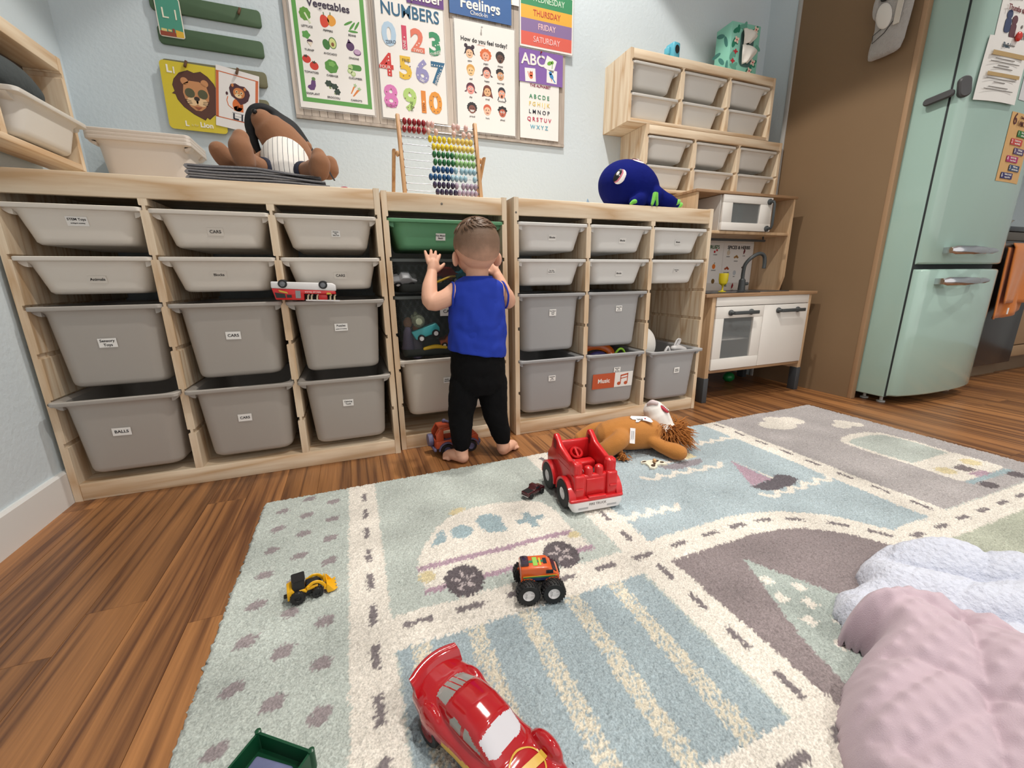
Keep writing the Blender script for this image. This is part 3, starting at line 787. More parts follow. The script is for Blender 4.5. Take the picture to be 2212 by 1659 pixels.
# papers on the door: curved with the door
def door_sheet(name, label, x0, x1, z0, z1, m, lift, tilt=0.0, off=0.0015, curl=0.0):
    t = thing(name, label, 'paper', (FXC, -0.5, 0), group='papers on the fridge door')
    n = 14; nz = 8
    mb_ = MB(); rows = []
    for j in range(nz+1):
        v = j/nz
        for i_ in range(n+1):
            u = i_/n
            x_ = x0+(x1-x0)*u+tilt*(v-1)
            z_ = z0+(z1-z0)*v
            y_ = bulge(max(-0.97, min(0.97, (x_-FXC)/hw)))-off-curl*(1-v)**2
            rows.append((x_-FXC, y_, z_))
    fs = []
    for j in range(nz):
        for i_ in range(n):
            a = j*(n+1)+i_
            fs.append((a, a+1, a+n+2, a+n+1))
    nv = len(rows)
    vs = rows+[(x_, y_+0.0006, z_) for x_, y_, z_ in rows]
    fs += [tuple(nv+q for q in f[::-1]) for f in fs]
    mb_._add(vs, fs, True)
    mb_.build('sheet', m, t)
    def put(xr, zr):   # point on sheet
        x_ = x0+(x1-x0)*xr+tilt*(zr-1); z_ = z0+(z1-z0)*zr
        tt = max(-0.97, min(0.97, (x_-FXC)/hw))
        y_ = bulge(tt)-off-curl*(1-zr)**2-0.0012
        dy = (bulge(min(0.97, tt+0.02))-bulge(max(-0.97, tt-0.02)))/(0.04*hw)
        return (x_-FXC, y_, z_), (PI/2, 0, math.atan(dy))
    return t, put
M_PRINT = mat('flyer_white', rgb(226, 224, 220), rough=0.6)
M_GREYTXT = mat('ink_grey', rgb(120, 116, 112), rough=0.7)
M_TANBAR = mat('print_tan', rgb(176, 148, 100), rough=0.7)
t1, put1 = door_sheet('flyer', 'white flyer with figures hanging at the fridge top edge', 3.325, 3.62, 1.47, 1.85, M_PRINT, 0, 0.0)
for s_, xr, zr, f_, c_ in (('Guests not so willing', 0.5, 0.56, 0.026, (120, 50, 56)), ('Thumbs to a sick sitter', 0.5, 0.45, 0.026, (120, 110, 112)), ('Build love, gather love', 0.52, 0.12, 0.024, (60, 80, 96))):
    p_, r_ = put1(xr, zr); text(s_, f_, mat('flyer_ink_%d' % c_[0], rgb(*c_), rough=0.7), t1, p_, r_, bold=0.01)
for xr, zr, c_ in ((0.18, 0.30, (46, 60, 96)), (0.3, 0.26, (90, 50, 60)), (0.88, 0.28, (150, 90, 80))):
    p_, r_ = put1(xr, zr); q = MB(); q.prism(rpoly(0.034, 0.05, 0.012), 0, 0.0006); q.prism(circ(0, 0.036, 0.016, 14), 0, 0.0008); q.build('picture', mat('flyer_fig_%d' % c_[0], rgb(*c_), rough=0.7), t1, p_, r_)
for k_ in range(16):
    xr, zr = 0.42+0.36*rnd.random(), 0.18+0.2*rnd.random()
    p_, r_ = put1(xr, zr); q = MB(); q.prism(circ(0, 0, 0.005+0.005*rnd.random(), 8), 0, 0.0006); q.build('dot', M_GREYTXT, t1, p_, r_)
t2, put2 = door_sheet('notice_sheet', 'curling white notice sheet with tan bars held by a red magnet', 3.30, 3.555, 1.315, 1.545, M_PRINT, 0, 0.02, 0.004, 0.006)
for zr, h_ in ((0.74, 0.016), (0.42, 0.013)):
    p_, r_ = put2(0.5, zr); q = MB(); q.box(-0.10, 0.10, -h_/2, h_/2, 0, 0.0005); q.build('printed_bar', M_TANBAR, t2, p_, r_)
for k_ in range(9):
    zr = [0.88, 0.66, 0.61, 0.56, 0.52, 0.35, 0.30, 0.22, 0.18][k_]
    p_, r_ = put2(0.5, zr); q = MB(); w_ = 0.05+0.05*((k_*7) % 3)/2; q.box(-w_, w_*(0.4+0.2*(k_ % 3)), -0.0014, 0.0014, 0, 0.0005); q.build('printed_line', M_GREYTXT, t2, p_, r_)
mg = MB(); mg.ell((0, 0, 0), (0.017, 0.017, 0.008), n=16, m=8)
p_, r_ = put2(0.56, 1.02)
tag(mg.build('magnet', mat('magnet_red', rgb(206, 52, 40), rough=0.3), None, (p_[0]+FXC, p_[1]-0.5-0.006, p_[2]), r_), 'small red round magnet on the fridge flyers', 'magnet')
t3, put3 = door_sheet('notice_sheet', 'pale grey printed sheet at the right of the fridge door', 3.575, 3.80, 1.345, 1.62, mat('flyer_grey', rgb(206, 206, 208), rough=0.6), 0, 0.0)
for k_ in range(10):
    p_, r_ = put3(0.5, 0.9-0.075*k_); q = MB(); q.box(-0.08, 0.07*(0.5+0.5*((k_*5) % 4)/3), -0.0015, 0.0015, 0, 0.0005); q.build('printed_line', M_GREYTXT, t3, p_, r_)
t4, put4 = door_sheet('tip_card', 'tan card headed 6 with six coloured banners on the fridge', 3.555, 3.775, 1.025, 1.298, mat('kraft_tan', rgb(206, 164, 108), rough=0.7), 0, 0.0)
p_, r_ = put4(0.16, 0.90); text('6', 0.062, mat('ink_maroon', rgb(84, 36, 36), rough=0.7), t4, p_, r_, bold=0.01)
p_, r_ = put4(0.62, 0.94); text('Choices to make when', 0.014, mat('ink_maroon', (0, 0, 0, 1)), t4, p_, r_)
p_, r_ = put4(0.62, 0.85); text('I AM ANGRY', 0.028, mat('ink_maroon', (0, 0, 0, 1)), t4, p_, r_, bold=0.01)
for k_, (c_, xr, s_) in enumerate((((40, 112, 50), 0.6, ('Take a break', 'and breathe')), ((190, 70, 66), 0.42, ('Count to ten', 'very slowly')), ((84, 66, 106), 0.62, ('Talk about', 'how you feel')), ((166, 46, 100), 0.42, ('Ask for help', 'from friends')), ((48, 72, 108), 0.6, ('Walk away', 'and calm down')), ((50, 46, 100), 0.36, ('Think of a kind', 'way to fix it')))):
    p_, r_ = put4(xr, 0.715-0.125*k_); q = MB(); q.box(-0.052, 0.052, -0.0125, 0.0125, 0, 0.0006)
    bo = q.build('banner', mat('banner_%d' % k_, rgb(*c_), rough=0.7), t4, p_, r_)
    text(str(k_+1), 0.022, M_PAPER, bo, (-0.043, 0, 0.001))
    for j_ in (0, 1): text(s_[j_], 0.0105, M_PAPER, bo, (0.008, 0.0055-0.011*j_, 0.001))

# ------------------------------------------------------------------ oven and cabinets beyond the fridge
M_OVEN = mat('oven_black', rgb(44, 40, 38), rough=0.22)
M_CAB = mat('cabinet_tan', rgb(158, 130, 98), rough=0.55, var=0.05, vscale=4)
ov = thing('oven', 'dark built-in oven partly hidden behind the fridge', 'oven', (4.36, -0.8, 0))
MB().box(-0.42, 0.312, 0.02, 0.60, 0.08, 0.87).build('body', M_OVEN, ov, bevel=0.004)
MB().box(-0.42, 0.312, 0.0, 0.022, 0.082, 0.80).build('door', M_OVEN, ov, bevel=0.004)
MB().box(-0.42, 0.312, -0.002, 0.02, 0.8, 0.846).build('control_panel', mat('oven_panel', rgb(80, 72, 62), rough=0.4), ov, bevel=0.003)
MB().box(-0.42, 0.312, -0.006, 0.6, 0.848, 0.874).build('cooktop', mat('cooktop_black', rgb(22, 22, 28), rough=0.15), ov, bevel=0.003)
hm = MB(); hm.tube([(-0.36, -0.04, 0.768), (0.26, -0.04, 0.768)], 0.011, 10)
for x_ in (-0.34, 0.24): hm.box(x_-0.008, x_+0.008, -0.04, 0.005, 0.760, 0.776)
hm.build('handle', mat('oven_handle', rgb(110, 104, 98), rough=0.3, metal=0.8), ov)
kbm = thing('base_cabinet', 'tan kitchen base cabinet right of the oven', 'cabinet', (4.676, -0.79, 0))
MB().box(0.0, 0.75, 0.02, 0.6, 0.1, 0.86).build('body', M_CAB, kbm)
MB().box(0.004, 0.745, 0.0, 0.02, 0.185, 0.70).build('door', M_CAB, kbm, bevel=0.003)
MB().box(0.004, 0.745, 0.0, 0.02, 0.11, 0.178).build('drawer_front', M_CAB, kbm, bevel=0.003)
MB().box(0.0, 0.75, 0.055, 0.07, 0.0, 0.1).build('toe_kick', mat('toe_kick', rgb(120, 100, 78), rough=0.6), kbm)
MB().box(-0.40, 0.312, 0.055, 0.07, 0.0, 0.08).build('plinth', mat('toe_kick', rgb(120, 100, 78)), ov)
pot = thing('pan', 'black pan in a white tray on the cooktop beyond the fridge', 'pan', (4.42, -0.62, 0.8745))
q = MB(); q.lathe([(0.09, 0), (0.12, 0.045), (0.122, 0.045), (0.118, 0.045), (0.09, 0.006)], 24); q.build('bowl', mat('enamel_white', rgb(214, 206, 196), rough=0.4), pot)
q = MB(); q.lathe([(0.08, 0.035), (0.11, 0.085), (0.105, 0.085), (0.07, 0.05)], 24); q.tube([(-0.09, -0.03, 0.08), (-0.24, -0.10, 0.10)], 0.012, 8); q.build('pan_body', M_OVEN, pot)
# orange towel over the handle: front fold, back fold, care tag
tw_ = thing('hand_towel', 'orange towel hanging over the oven handle', 'towel', (4.36, -0.84, 0.0))
M_TOWEL = mat('towel_orange', rgb(206, 118, 38), rough=0.9, bump=0.5, bscale=350, sheen=0.3, var=0.08, vscale=20)
def towel(x0, x1, zt, zb, yoff, name, skew):
    n, nz = 26, 14; vs = []; fs = []
    for j in range(nz+1):
        v = j/nz
        for i_ in range(n+1):
            u = i_/n
            x_ = x0+(x1-x0)*u-skew*v
            y_ = yoff-0.012*math.sin(u*9+v*1.5)*(0.3+0.9*v)-0.006*math.sin(u*21+1)*v
            z_ = zt+(zb(u)-zt)*v
            if v == 0: y_ = yoff+0.012
            vs.append((x_, y_, z_))
    for j in range(nz):
        for i_ in range(n):
            a = j*(n+1)+i_; fs.append((a, a+n+1, a+n+2, a+1))
    mb_ = MB(); mb_._add(vs, fs, True)
    o = mb_.build(name, M_TOWEL, tw_)
    md = o.modifiers.new('sol', 'SOLIDIFY'); md.thickness = 0.005
    return o
towel(-0.175, 0.24, 0.782, lambda u: 0.46+0.0*u, -0.028, 'front_fold', 0.02)
towel(-0.19, 0.15, 0.78, lambda u: 0.375+0.05*max(0, u-0.5)*2, -0.008, 'back_fold', 0.02)
MB().box(-0.105, -0.09, -0.036, -0.034, 0.40, 0.435).build('care_tag', M_PAPER, tw_, None, None)
# ------------------------------------------------------------------ wall display
PAPERM = {}
def pm(r, g, b, rough=0.55):
    k = 'print_%d_%d_%d' % (r, g, b)
    return mat(k, rgb(r, g, b), rough=rough, coat=0.25)
def shape(par, col, polys, lv=1, name='picture'):
    mb_ = MB()
    for p_ in polys: mb_.prism(p_, 0.0002, 0.0002+0.00035*lv)
    return mb_.build(name, pm(*col), par)
def wave_poly(c, rx, ry, k, amp, n=48, rot=0.0):
    return [(c[0]+(rx*(1+amp*math.cos(k*a)))*math.cos(a+rot), c[1]+(ry*(1+amp*math.cos(k*a)))*math.sin(a+rot)) for a in [2*PI*i/n for i in range(n)]]
def rotp(poly, a, c=(0, 0)):
    ca, sa = math.cos(a), math.sin(a)
    return [(c[0]+x_*ca-y_*sa, c[1]+x_*sa+y_*ca) for x_, y_ in poly]
def bar(x0, y0, x1, y1, w):
    dx, dy = x1-x0, y1-y0; l = math.hypot(dx, dy); nx, ny = -dy/l*w/2, dx/l*w/2
    return [(x0+nx, y0+ny), (x0-nx, y0-ny), (x1-nx, y1-ny), (x1+nx, y1+ny)]
M_BOARD = wood('board_grey_wood', rgb(196, 184, 172), rgb(160, 148, 138), axis=2, scale=1.2, rough=0.7, dist=1.6, rand=True)
board = thing('display_board', 'grey wood-plank display board on the back wall behind the posters', 'board', (0.69, -0.001, 1.266))
MB().box(0, 1.21, -0.006, 0.0, 0, 0.69).build('backing', mat('board_gap', rgb(118, 108, 100), rough=0.8), board)
sl_ = MB().box(0.0007, 0.0288, -0.0095, -0.006, 0.012, 0.69).build('slat', M_BOARD, board, (0, 0, 0))
for k in range(1, 41): link('slat', sl_.data, board, (k*0.0295, 0, 0))
MB().box(0, 1.21, -0.0105, -0.006, 0.0, 0.011).build('edge_strip', M_BOARD, board)

M_FILM = mat('laminate_film', rgb(235, 235, 235), rough=0.06, alpha=0.16)
M_SHEET = mat('laminated_paper', rgb(240, 237, 233), rough=0.35, coat=0.6)
PG = 'posters on the display board'
class Poster:
    def __init__(s, name, label, x0, x1, z0, z1, y, col=None, margin=0.006, film=True, rot=0.0, cat='poster'):
        s.cx, s.cz = (x0+x1)/2, (z0+z1)/2
        s.t = thing(name, label, cat, (s.cx, y, s.cz), (PI/2, rot, 0), PG)
        s.w, s.h = x1-x0, z1-z0
        MB().box(-s.w/2, s.w/2, -s.h/2, s.h/2, -0.0004, 0.0002).build('sheet', M_SHEET if col is None else mat('sheet_%d_%d_%d' % col, rgb(*col), rough=0.35, coat=0.5), s.t)
        if film: MB().box(-s.w/2-margin, s.w/2+margin, -s.h/2-margin, s.h/2+margin, -0.0012, -0.0006).build('lamination', M_FILM, s.t)
    def L(s, x, z): return (x-s.cx, z-s.cz)
    def sh(s, col, polys, lv=1, name='picture'):
        return shape(s.t, col, [[s.L(*p) for p in q] for q in polys], lv, name)
    def tx(s, st, size, col, x, z, lv=2, **k):
        rot = k.pop('rot', 0.0)
        l = s.L(x, z)
        return text(st, size, pm(*col), s.t, (l[0], l[1], 0.0004+0.00035*lv), (0, 0, rot), **k)

# --- vegetables poster
P_ = Poster('vegetables_poster', 'green bordered poster titled Vegetables', 0.712, 0.995, 1.305, 1.775, -0.016)
x0, x1, z0, z1 = 0.722, 0.986, 1.327, 1.765
b_ = 0.0155
P_.sh((92, 160, 76), [[(x0, z0), (x1, z0), (x1, z0+b_), (x0, z0+b_)], [(x0, z1-b_), (x1, z1-b_), (x1, z1), (x0, z1)], [(x0, z0+b_), (x0+b_, z0+b_), (x0+b_, z1-b_), (x0, z1-b_)], [(x1-b_, z0+b_), (x1, z0+b_), (x1, z1-b_), (x1-b_, z1-b_)]], 1, 'border')
P_.tx('Vegetables', 0.036, (52, 40, 66), 0.853, 1.668, bold=0.018)
INK = (44, 42, 48)
def vlab(s_, x_, z_): P_.tx(s_, 0.0098, INK, x_, z_)
GRN = (96, 150, 58); DG = (44, 92, 52)
c = (0.768, 1.622); P_.sh(GRN, [wave_poly((c[0]-0.003, c[1]+0.006), 0.02, 0.022, 9, 0.05, rot=0.3)]); P_.sh((214, 224, 190), [bar(c[0]-0.004, c[1]+0.01, c[0]+0.013, c[1]-0.022, 0.006)], 2); vlab('LETTUCE', 0.768, 1.587)
c = (0.845, 1.618); P_.sh((214, 66, 44), [wave_poly((c[0]-0.012, c[1]-0.003), 0.0165, 0.021, 3, 0.06)]); P_.sh((228, 158, 58), [wave_poly((c[0]+0.014, c[1]+0.003), 0.0155, 0.019, 3, 0.06)]); P_.sh((80, 110, 60), [bar(c[0]-0.012, c[1]+0.016, c[0]-0.013, c[1]+0.027, 0.003), bar(c[0]+0.011, c[1]+0.02, c[0]+0.012, c[1]+0.03, 0.003)], 2); vlab('PEPPERS', 0.843, 1.584)
c = (0.935, 1.615)
P_.sh((84, 150, 66), [rotp(circ(0, 0, 0.019, 14, 0.004), a, (c[0]+dx, c[1]+dz)) for a, dx, dz in ((0.5, -0.014, 0.008), (0.9, 0.0, 0.0), (1.0, 0.018, 0.004), (0.02, 0.002, -0.018))]); vlab('BEANS', 0.932, 1.583)
c = (0.767, 1.545); P_.sh((92, 158, 78), [wave_poly((c[0]-0.006, c[1]+0.014), 0.014, 0.013, 5, 0.12)]); P_.sh((70, 48, 66), [circ(c[0]+0.005, c[1]-0.008, 0.0105, 16, 0.008)], 2); P_.sh((228, 214, 196), [[(c[0]-0.005, c[1]-0.009), (c[0]+0.015, c[1]-0.009), (c[0]+0.007, c[1]-0.024)]], 3); vlab('TURNIP', 0.767, 1.508)
c = (0.843, 1.539); P_.sh((62, 120, 58), [circ(c[0]-0.012, c[1]-0.002, 0.013, 18, 0.018, 0.25)]); P_.sh((70, 120, 56), [circ(c[0]+0.012, c[1]+0.006, 0.0145, 18, 0.02, 0.1)], 2); P_.sh((206, 214, 140), [circ(c[0]+0.012, c[1]+0.005, 0.012, 18, 0.017, 0.1)], 3); P_.sh((134, 82, 46), [circ(c[0]+0.012, c[1]+0.001, 0.0055, 12, 0.007)], 4); vlab('AVOCADO', 0.843, 1.506)
c = (0.93, 1.54); P_.sh((84, 52, 96), [circ(c[0]-0.009, c[1]+0.004, 0.0155, 18), [(c[0]-0.02, c[1]+0.014), (c[0]-0.004, c[1]+0.016), (c[0]-0.014, c[1]+0.03)]]); P_.sh((110, 70, 116), [circ(c[0]+0.016, c[1]-0.014, 0.0145, 18, 0.011)], 2); P_.sh((196, 162, 196), [circ(c[0]+0.016, c[1]-0.0125, 0.0125, 18, 0.0085)], 3); vlab('ONIONS', 0.931, 1.503)
c = (0.764, 1.464); P_.sh((206, 56, 40), [circ(c[0]-0.011, c[1]+0.012, 0.0155, 18, 0.0135), circ(c[0]+0.014, c[1]-0.008, 0.016, 18, 0.0145)]); P_.sh((50, 56, 36), [wave_poly((c[0]-0.013, c[1]+0.022), 0.006, 0.004, 5, 0.4), wave_poly((c[0]+0.015, c[1]+0.004), 0.006, 0.004, 5, 0.4)], 2); vlab('TOMATOES', 0.766, 1.432)
c = (0.842, 1.463); P_.sh((86, 146, 62), [wave_poly(c, 0.0245, 0.0235, 7, 0.05)]); P_.sh((120, 176, 88), [wave_poly((c[0]+0.002, c[1]+0.008), 0.012, 0.009, 5, 0.12)], 2); vlab('CABBAGE', 0.842, 1.430)
c = (0.93, 1.463); P_.sh((76, 138, 60), [rpoly(0.046, 0.021, 0.01, cx=c[0]+0.004, cy=c[1]+0.008)]); P_.sh((176, 204, 138), [circ(c[0]-0.016, c[1]+0.008, 0.0095, 16), circ(c[0]-0.019, c[1]-0.006, 0.0095, 16), circ(c[0]-0.007, c[1]-0.015, 0.0095, 16)], 2); P_.sh((206, 222, 170), [circ(c[0]-0.019, c[1]-0.006, 0.0065, 14), circ(c[0]-0.007, c[1]-0.015, 0.0065, 14)], 3); vlab('CUCUMBER', 0.93, 1.432)
c = (0.763, 1.39); P_.sh((96, 58, 116), [[(c[0]-0.018, c[1]-0.012), (c[0]-0.008, c[1]-0.021), (c[0]+0.006, c[1]-0.019), (c[0]+0.013, c[1]-0.004), (c[0]+0.013, c[1]+0.014), (c[0]+0.004, c[1]+0.02), (c[0]-0.002, c[1]+0.012), (c[0]-0.005, c[1]-0.001), (c[0]-0.015, c[1]-0.005)]]); P_.sh((100, 140, 80), [circ(c[0]+0.007, c[1]+0.02, 0.007, 12, 0.006)], 2); vlab('EGGPLANT', 0.763, 1.357)
c = (0.839, 1.387); P_.sh((140, 160, 110), [bar(c[0]-0.013, c[1]+0.012, c[0]-0.009, c[1]-0.004, 0.007), bar(c[0]+0.012, c[1]-0.008, c[0]+0.006, c[1]-0.022, 0.007)]); P_.sh((40, 62, 50), [wave_poly((c[0]-0.014, c[1]+0.014), 0.013, 0.011, 6, 0.12), wave_poly((c[0]+0.007, c[1]+0.006), 0.013, 0.010, 6, 0.12), wave_poly((c[0]+0.016, c[1]-0.012), 0.011, 0.011, 6, 0.12)], 2); vlab('BROCCOLI', 0.839, 1.352)
c = (0.926, 1.387); P_.sh((222, 130, 56), [[(c[0]-0.008, c[1]+0.014), (c[0]+0.001, c[1]+0.018), (c[0]-0.016, c[1]-0.012), (c[0]-0.02, c[1]-0.012)], [(c[0]+0.006, c[1]+0.005), (c[0]+0.016, c[1]+0.004), (c[0]-0.008, c[1]-0.021), (c[0]-0.013, c[1]-0.02)]]); P_.sh((170, 196, 150), [wave_poly((c[0], c[1]+0.02), 0.005, 0.006, 5, 0.3), wave_poly((c[0]+0.015, c[1]+0.009), 0.006, 0.005, 5, 0.3)], 2); vlab('CARROTS', 0.926, 1.352)

# --- numbers poster
P_ = Poster('numbers_poster', 'white poster titled NUMBERS with coloured digits', 1.028, 1.308, 1.303, 1.80, -0.0165)
P_.tx('NUMBERS', 0.064, (24, 92, 128), 1.17, 1.700, bold=0.011, sx=0.86)
WH = (238, 234, 228)
for d_, x_, z_, col, word, wx, wz, wr, wc in (
    ('0', 1.077, 1.608, (178, 204, 226), 'ZERO', 0.006, -0.024, 0.12, (70, 80, 100)), ('1', 1.139, 1.605, (206, 62, 96), 'ONE', 0.0, -0.022, PI/2, WH), ('2', 1.193, 1.602, (222, 116, 92), 'TWO', 0.0, -0.032, 0, WH), ('3', 1.267, 1.601, (48, 142, 96), 'THREE', 0.0, -0.03, 0.35, WH),
    ('4', 1.058, 1.497, (206, 50, 44), 'FOUR', -0.006, -0.006, 0.0, WH), ('5', 1.136, 1.495, (228, 186, 50), 'FIVE', 0.002, 0.031, 0.0, (120, 100, 40)), ('6', 1.206, 1.492, (146, 142, 190), 'SIX', -0.002, -0.03, -0.5, WH), ('7', 1.272, 1.493, (30, 96, 134), 'SEVEN', 0.0, -0.018, 1.2, WH),
    ('8', 1.067, 1.381, (216, 122, 184), 'EIGHT', 0.0, -0.032, 0.0, (150, 60, 120)), ('9', 1.147, 1.378, (178, 210, 120), 'NINE', 0.006, -0.02, PI/2, (90, 120, 50)), ('1', 1.205, 1.376, (224, 136, 48), 'TEN', 0.0, -0.016, PI/2, (150, 80, 30)), ('0', 1.257, 1.378, (228, 150, 46), '', 0, 0, 0, WH)):
    P_.tx(d_, 0.112, col, x_, z_, bold=0.04 if d_ != '4' else 0.03, name='digit')
    if word: P_.tx(word, 0.0165, wc, x_+wx, z_+wz, 4, rot=wr, name='word')
    rr_ = random.Random(ord(d_))
    dots = {'1': 1, '2': 2, '3': 3, '4': 4, '5': 5, '6': 6, '7': 7, '8': 6, '9': 5, '0': 8 if x_ > 1.2 else 0}[d_]
    pl = []
    for q in range(dots):
        if d_ == '7': dx, dz = (-0.022+0.011*q, 0.034) if q < 5 else (0.016-0.004*(q-5), 0.02-0.012*(q-5))
        elif d_ == '4': dx, dz = 0.0105, [0.032, 0.02, -0.018, -0.03][q]
        elif d_ in '12': dx, dz = (0.0, 0.006) if d_ == '1' else (-0.004+0.010*q, -0.012+0.008*q)
        else:
            a = 2*PI*q/dots+0.4; dx, dz = 0.021*math.cos(a), 0.031*math.sin(a)
            if d_ == '3': dx, dz = (0.002, 0.0) if q == 0 else ((0.013, 0.004), (0.019, 0.014))[q-1]
        pl.append(circ(x_+dx, z_+dz, 0.0026, 8))
    if pl: P_.sh(WH if d_ in '12347' or d_ == '6' else (120, 84, 70), pl, 4, 'dots')

# --- feelings poster
P_ = Poster('feelings_poster', 'white poster of twelve cartoon faces asking how do you feel today', 1.355, 1.634, 1.288, 1.717, -0.0165)
P_.tx('How do you feel today?', 0.0225, (34, 34, 40), 1.49, 1.648, bold=0.014)
P_.sh((226, 150, 130), [bar(1.455, 1.634, 1.492, 1.634, 0.0016)])
SK = [(232, 188, 150), (236, 168, 140), (98, 66, 54), (234, 196, 140), (232, 160, 140), (206, 152, 112), (232, 150, 140), (226, 176, 130), (226, 150, 120), (128, 76, 64), (238, 190, 160), (190, 98, 72)]
HR = [(52, 34, 50), (214, 108, 58), (40, 34, 36), (214, 160, 80), (74, 44, 50), (34, 30, 34), (92, 40, 60), (116, 58, 46), (44, 46, 56), (36, 32, 34), (206, 96, 66), (36, 30, 34)]
NM = ['calm', 'angry', 'sleepy', 'sad', 'happy', 'worried', 'shy', 'tired', 'shocked', 'proud', 'hurt', 'afraid']
FX = [(1.420, 1.495, 1.564), (1.423, 1.498, 1.564), (1.420, 1.499, 1.569), (1.424, 1.497, 1.571)]
FZ = [1.598, 1.530, 1.458, 1.381]
for k in range(12):
    r_, c_ = divmod(k, 3); x_ = FX[r_][c_]; z_ = FZ[r_]
    R = 0.0195
    sk, hr = SK[k], HR[k]
    hp = []
    if k == 0: hp = [circ(x_, z_+0.006, R*1.02, 18), circ(x_-0.016, z_+0.026, 0.008, 12), circ(x_+0.016, z_+0.024, 0.008, 12), [(x_-0.026, z_-0.008), (x_-0.016, z_-0.002), (x_-0.018, z_+0.008)], [(x_+0.026, z_-0.008), (x_+0.016, z_-0.002), (x_+0.018, z_+0.008)]]
    elif k == 1: hp = [wave_poly((x_, z_+0.003), R*1.36, R*1.2, 11, 0.06)]
    elif k == 2: hp = [wave_poly((x_, z_+0.006), R*1.12, R*1.05, 16, 0.04)]
    elif k in (4, 6): hp = [circ(x_, z_+0.005, R*1.05, 18), [(x_-0.03, z_-0.012), (x_-0.016, z_-0.002), (x_-0.02, z_-0.014)], [(x_+0.03, z_-0.012), (x_+0.016, z_-0.002), (x_+0.02, z_-0.014)]]
    elif k == 5: hp = [wave_poly((x_-0.003, z_+0.012), R*0.95, R*0.75, 9, 0.06)]
    elif k == 7: hp = [circ(x_, z_+0.006, R*1.0, 18), [(x_-0.018, z_+0.008), (x_+0.018, z_+0.008), (x_+0.027, z_-0.026), (x_+0.014, z_-0.020), (x_-0.014, z_-0.020), (x_-0.027, z_-0.024)]]
    elif k == 8: hp = [circ(x_, z_+0.008, R*0.92, 18), bar(x_-0.014, z_-0.014, x_-0.02, z_-0.03, 0.004), bar(x_+0.014, z_-0.014, x_+0.02, z_-0.03, 0.004)]
    elif k == 9: hp = [wave_poly((x_, z_+0.004), R*1.2, R*1.1, 13, 0.05)]
    elif k == 11: hp = [wave_poly((x_, z_+0.009), R*1.15, R*0.85, 8, 0.09)]
    else: hp = [circ(x_, z_+0.006, R*0.98, 18)]
    P_.sh(hr, hp, 1, 'hair')
    P_.sh(sk, [circ(x_, z_-0.003, R*0.84, 18, R*0.86)], 2, 'face')
    ink = (40, 30, 32)
    if k in (4, 5, 6, 8, 11):
        P_.sh((244, 240, 236), [circ(x_-0.006, z_+0.001, 0.0042, 10), circ(x_+0.006, z_+0.001, 0.0042, 10)], 3, 'eyes')
    P_.sh(ink, [circ(x_-0.006, z_+0.001, 0.0021, 8), circ(x_+0.006, z_+0.001, 0.0021, 8)] if k not in (0, 2, 9) else [bar(x_-0.009, z_+0.001, x_-0.003, z_+0.0005, 0.0012), bar(x_+0.003, z_+0.0005, x_+0.009, z_+0.001, 0.0012)], 4, 'eyes')
    if k == 2: mo = [circ(x_, z_-0.011, 0.005, 12)]
    elif k == 8: mo = [circ(x_, z_-0.012, 0.0042, 12, 0.0055)]
    elif k == 9: P_.sh((244, 240, 236), [[(x_-0.011, z_-0.006), (x_+0.011, z_-0.006), (x_+0.006, z_-0.0135), (x_-0.006, z_-0.0135)]], 3, 'teeth'); mo = [bar(x_-0.009, z_-0.0098, x_+0.009, z_-0.0098, 0.0007)]
    elif k in (0, 4, 6): mo = [bar(x_-0.006, z_-0.008, x_, z_-0.0105, 0.0014), bar(x_, z_-0.0105, x_+0.006, z_-0.008, 0.0014)]
    elif k == 10: mo = [bar(x_-0.006, z_-0.0105, x_+0.006, z_-0.0105, 0.003)]
    else: mo = [bar(x_-0.0045, z_-0.0115, x_, z_-0.0095, 0.0014), bar(x_, z_-0.0095, x_+0.0045, z_-0.0115, 0.0014)]
    P_.sh((150, 60, 56) if k == 10 else ink, mo, 4, 'mouth')
    P_.tx(NM[k], 0.0105, (50, 48, 54), x_, z_-0.032 if k else z_-0.031)

# --- heading cards
P_ = Poster('number_heading_card', 'purple heading card ending in ber above the numbers poster', 1.158, 1.312, 1.736, 1.83, -0.0185, (104, 66, 132), film=False)
P_.tx('Number', 0.052, WH, 1.215, 1.765, bold=0.02)
P_ = Poster('feelings_heading_card', 'blue heading card reading Feelings Check-In', 1.337, 1.62, 1.732, 1.83, -0.0185, (66, 104, 160), film=False)
P_.tx('Feelings', 0.058, WH, 1.475, 1.779, bold=0.02); P_.tx('Check-In', 0.022, WH, 1.468, 1.748)
P_ = Poster('heading_sheet', 'white sheet with yellow outline at the top edge above Feelings', 1.43, 1.658, 1.812, 1.95, -0.0175, film=False)
P_.sh((220, 186, 90), [bar(1.55, 1.818, 1.625, 1.818, 0.003), bar(1.62, 1.818, 1.625, 1.86, 0.003)])
P_ = Poster('weekday_chart', 'striped weekday chart from Wednesday down to Saturday', 1.662, 1.933, 1.664, 1.96, -0.0165, rot=0.0)
for (a, b, col, w_, tc) in ((1.827, 1.885, (60, 140, 96), 'WEDNESDAY', (206, 226, 206)), (1.776, 1.827, (228, 172, 64), 'THURSDAY', (196, 76, 64)), (1.725, 1.776, (136, 112, 158), 'FRIDAY', (240, 200, 200)), (1.672, 1.725, (218, 98, 84), 'SATURDAY', (244, 196, 196))):
    P_.sh(col, [[(1.667, a), (1.928, a), (1.928, b), (1.667, b)]], 1, 'stripe')
    P_.tx(w_, 0.034, tc, 1.797 if len(w_) < 9 else 1.805, (a+b)/2, bold=0.004, sx=0.8)
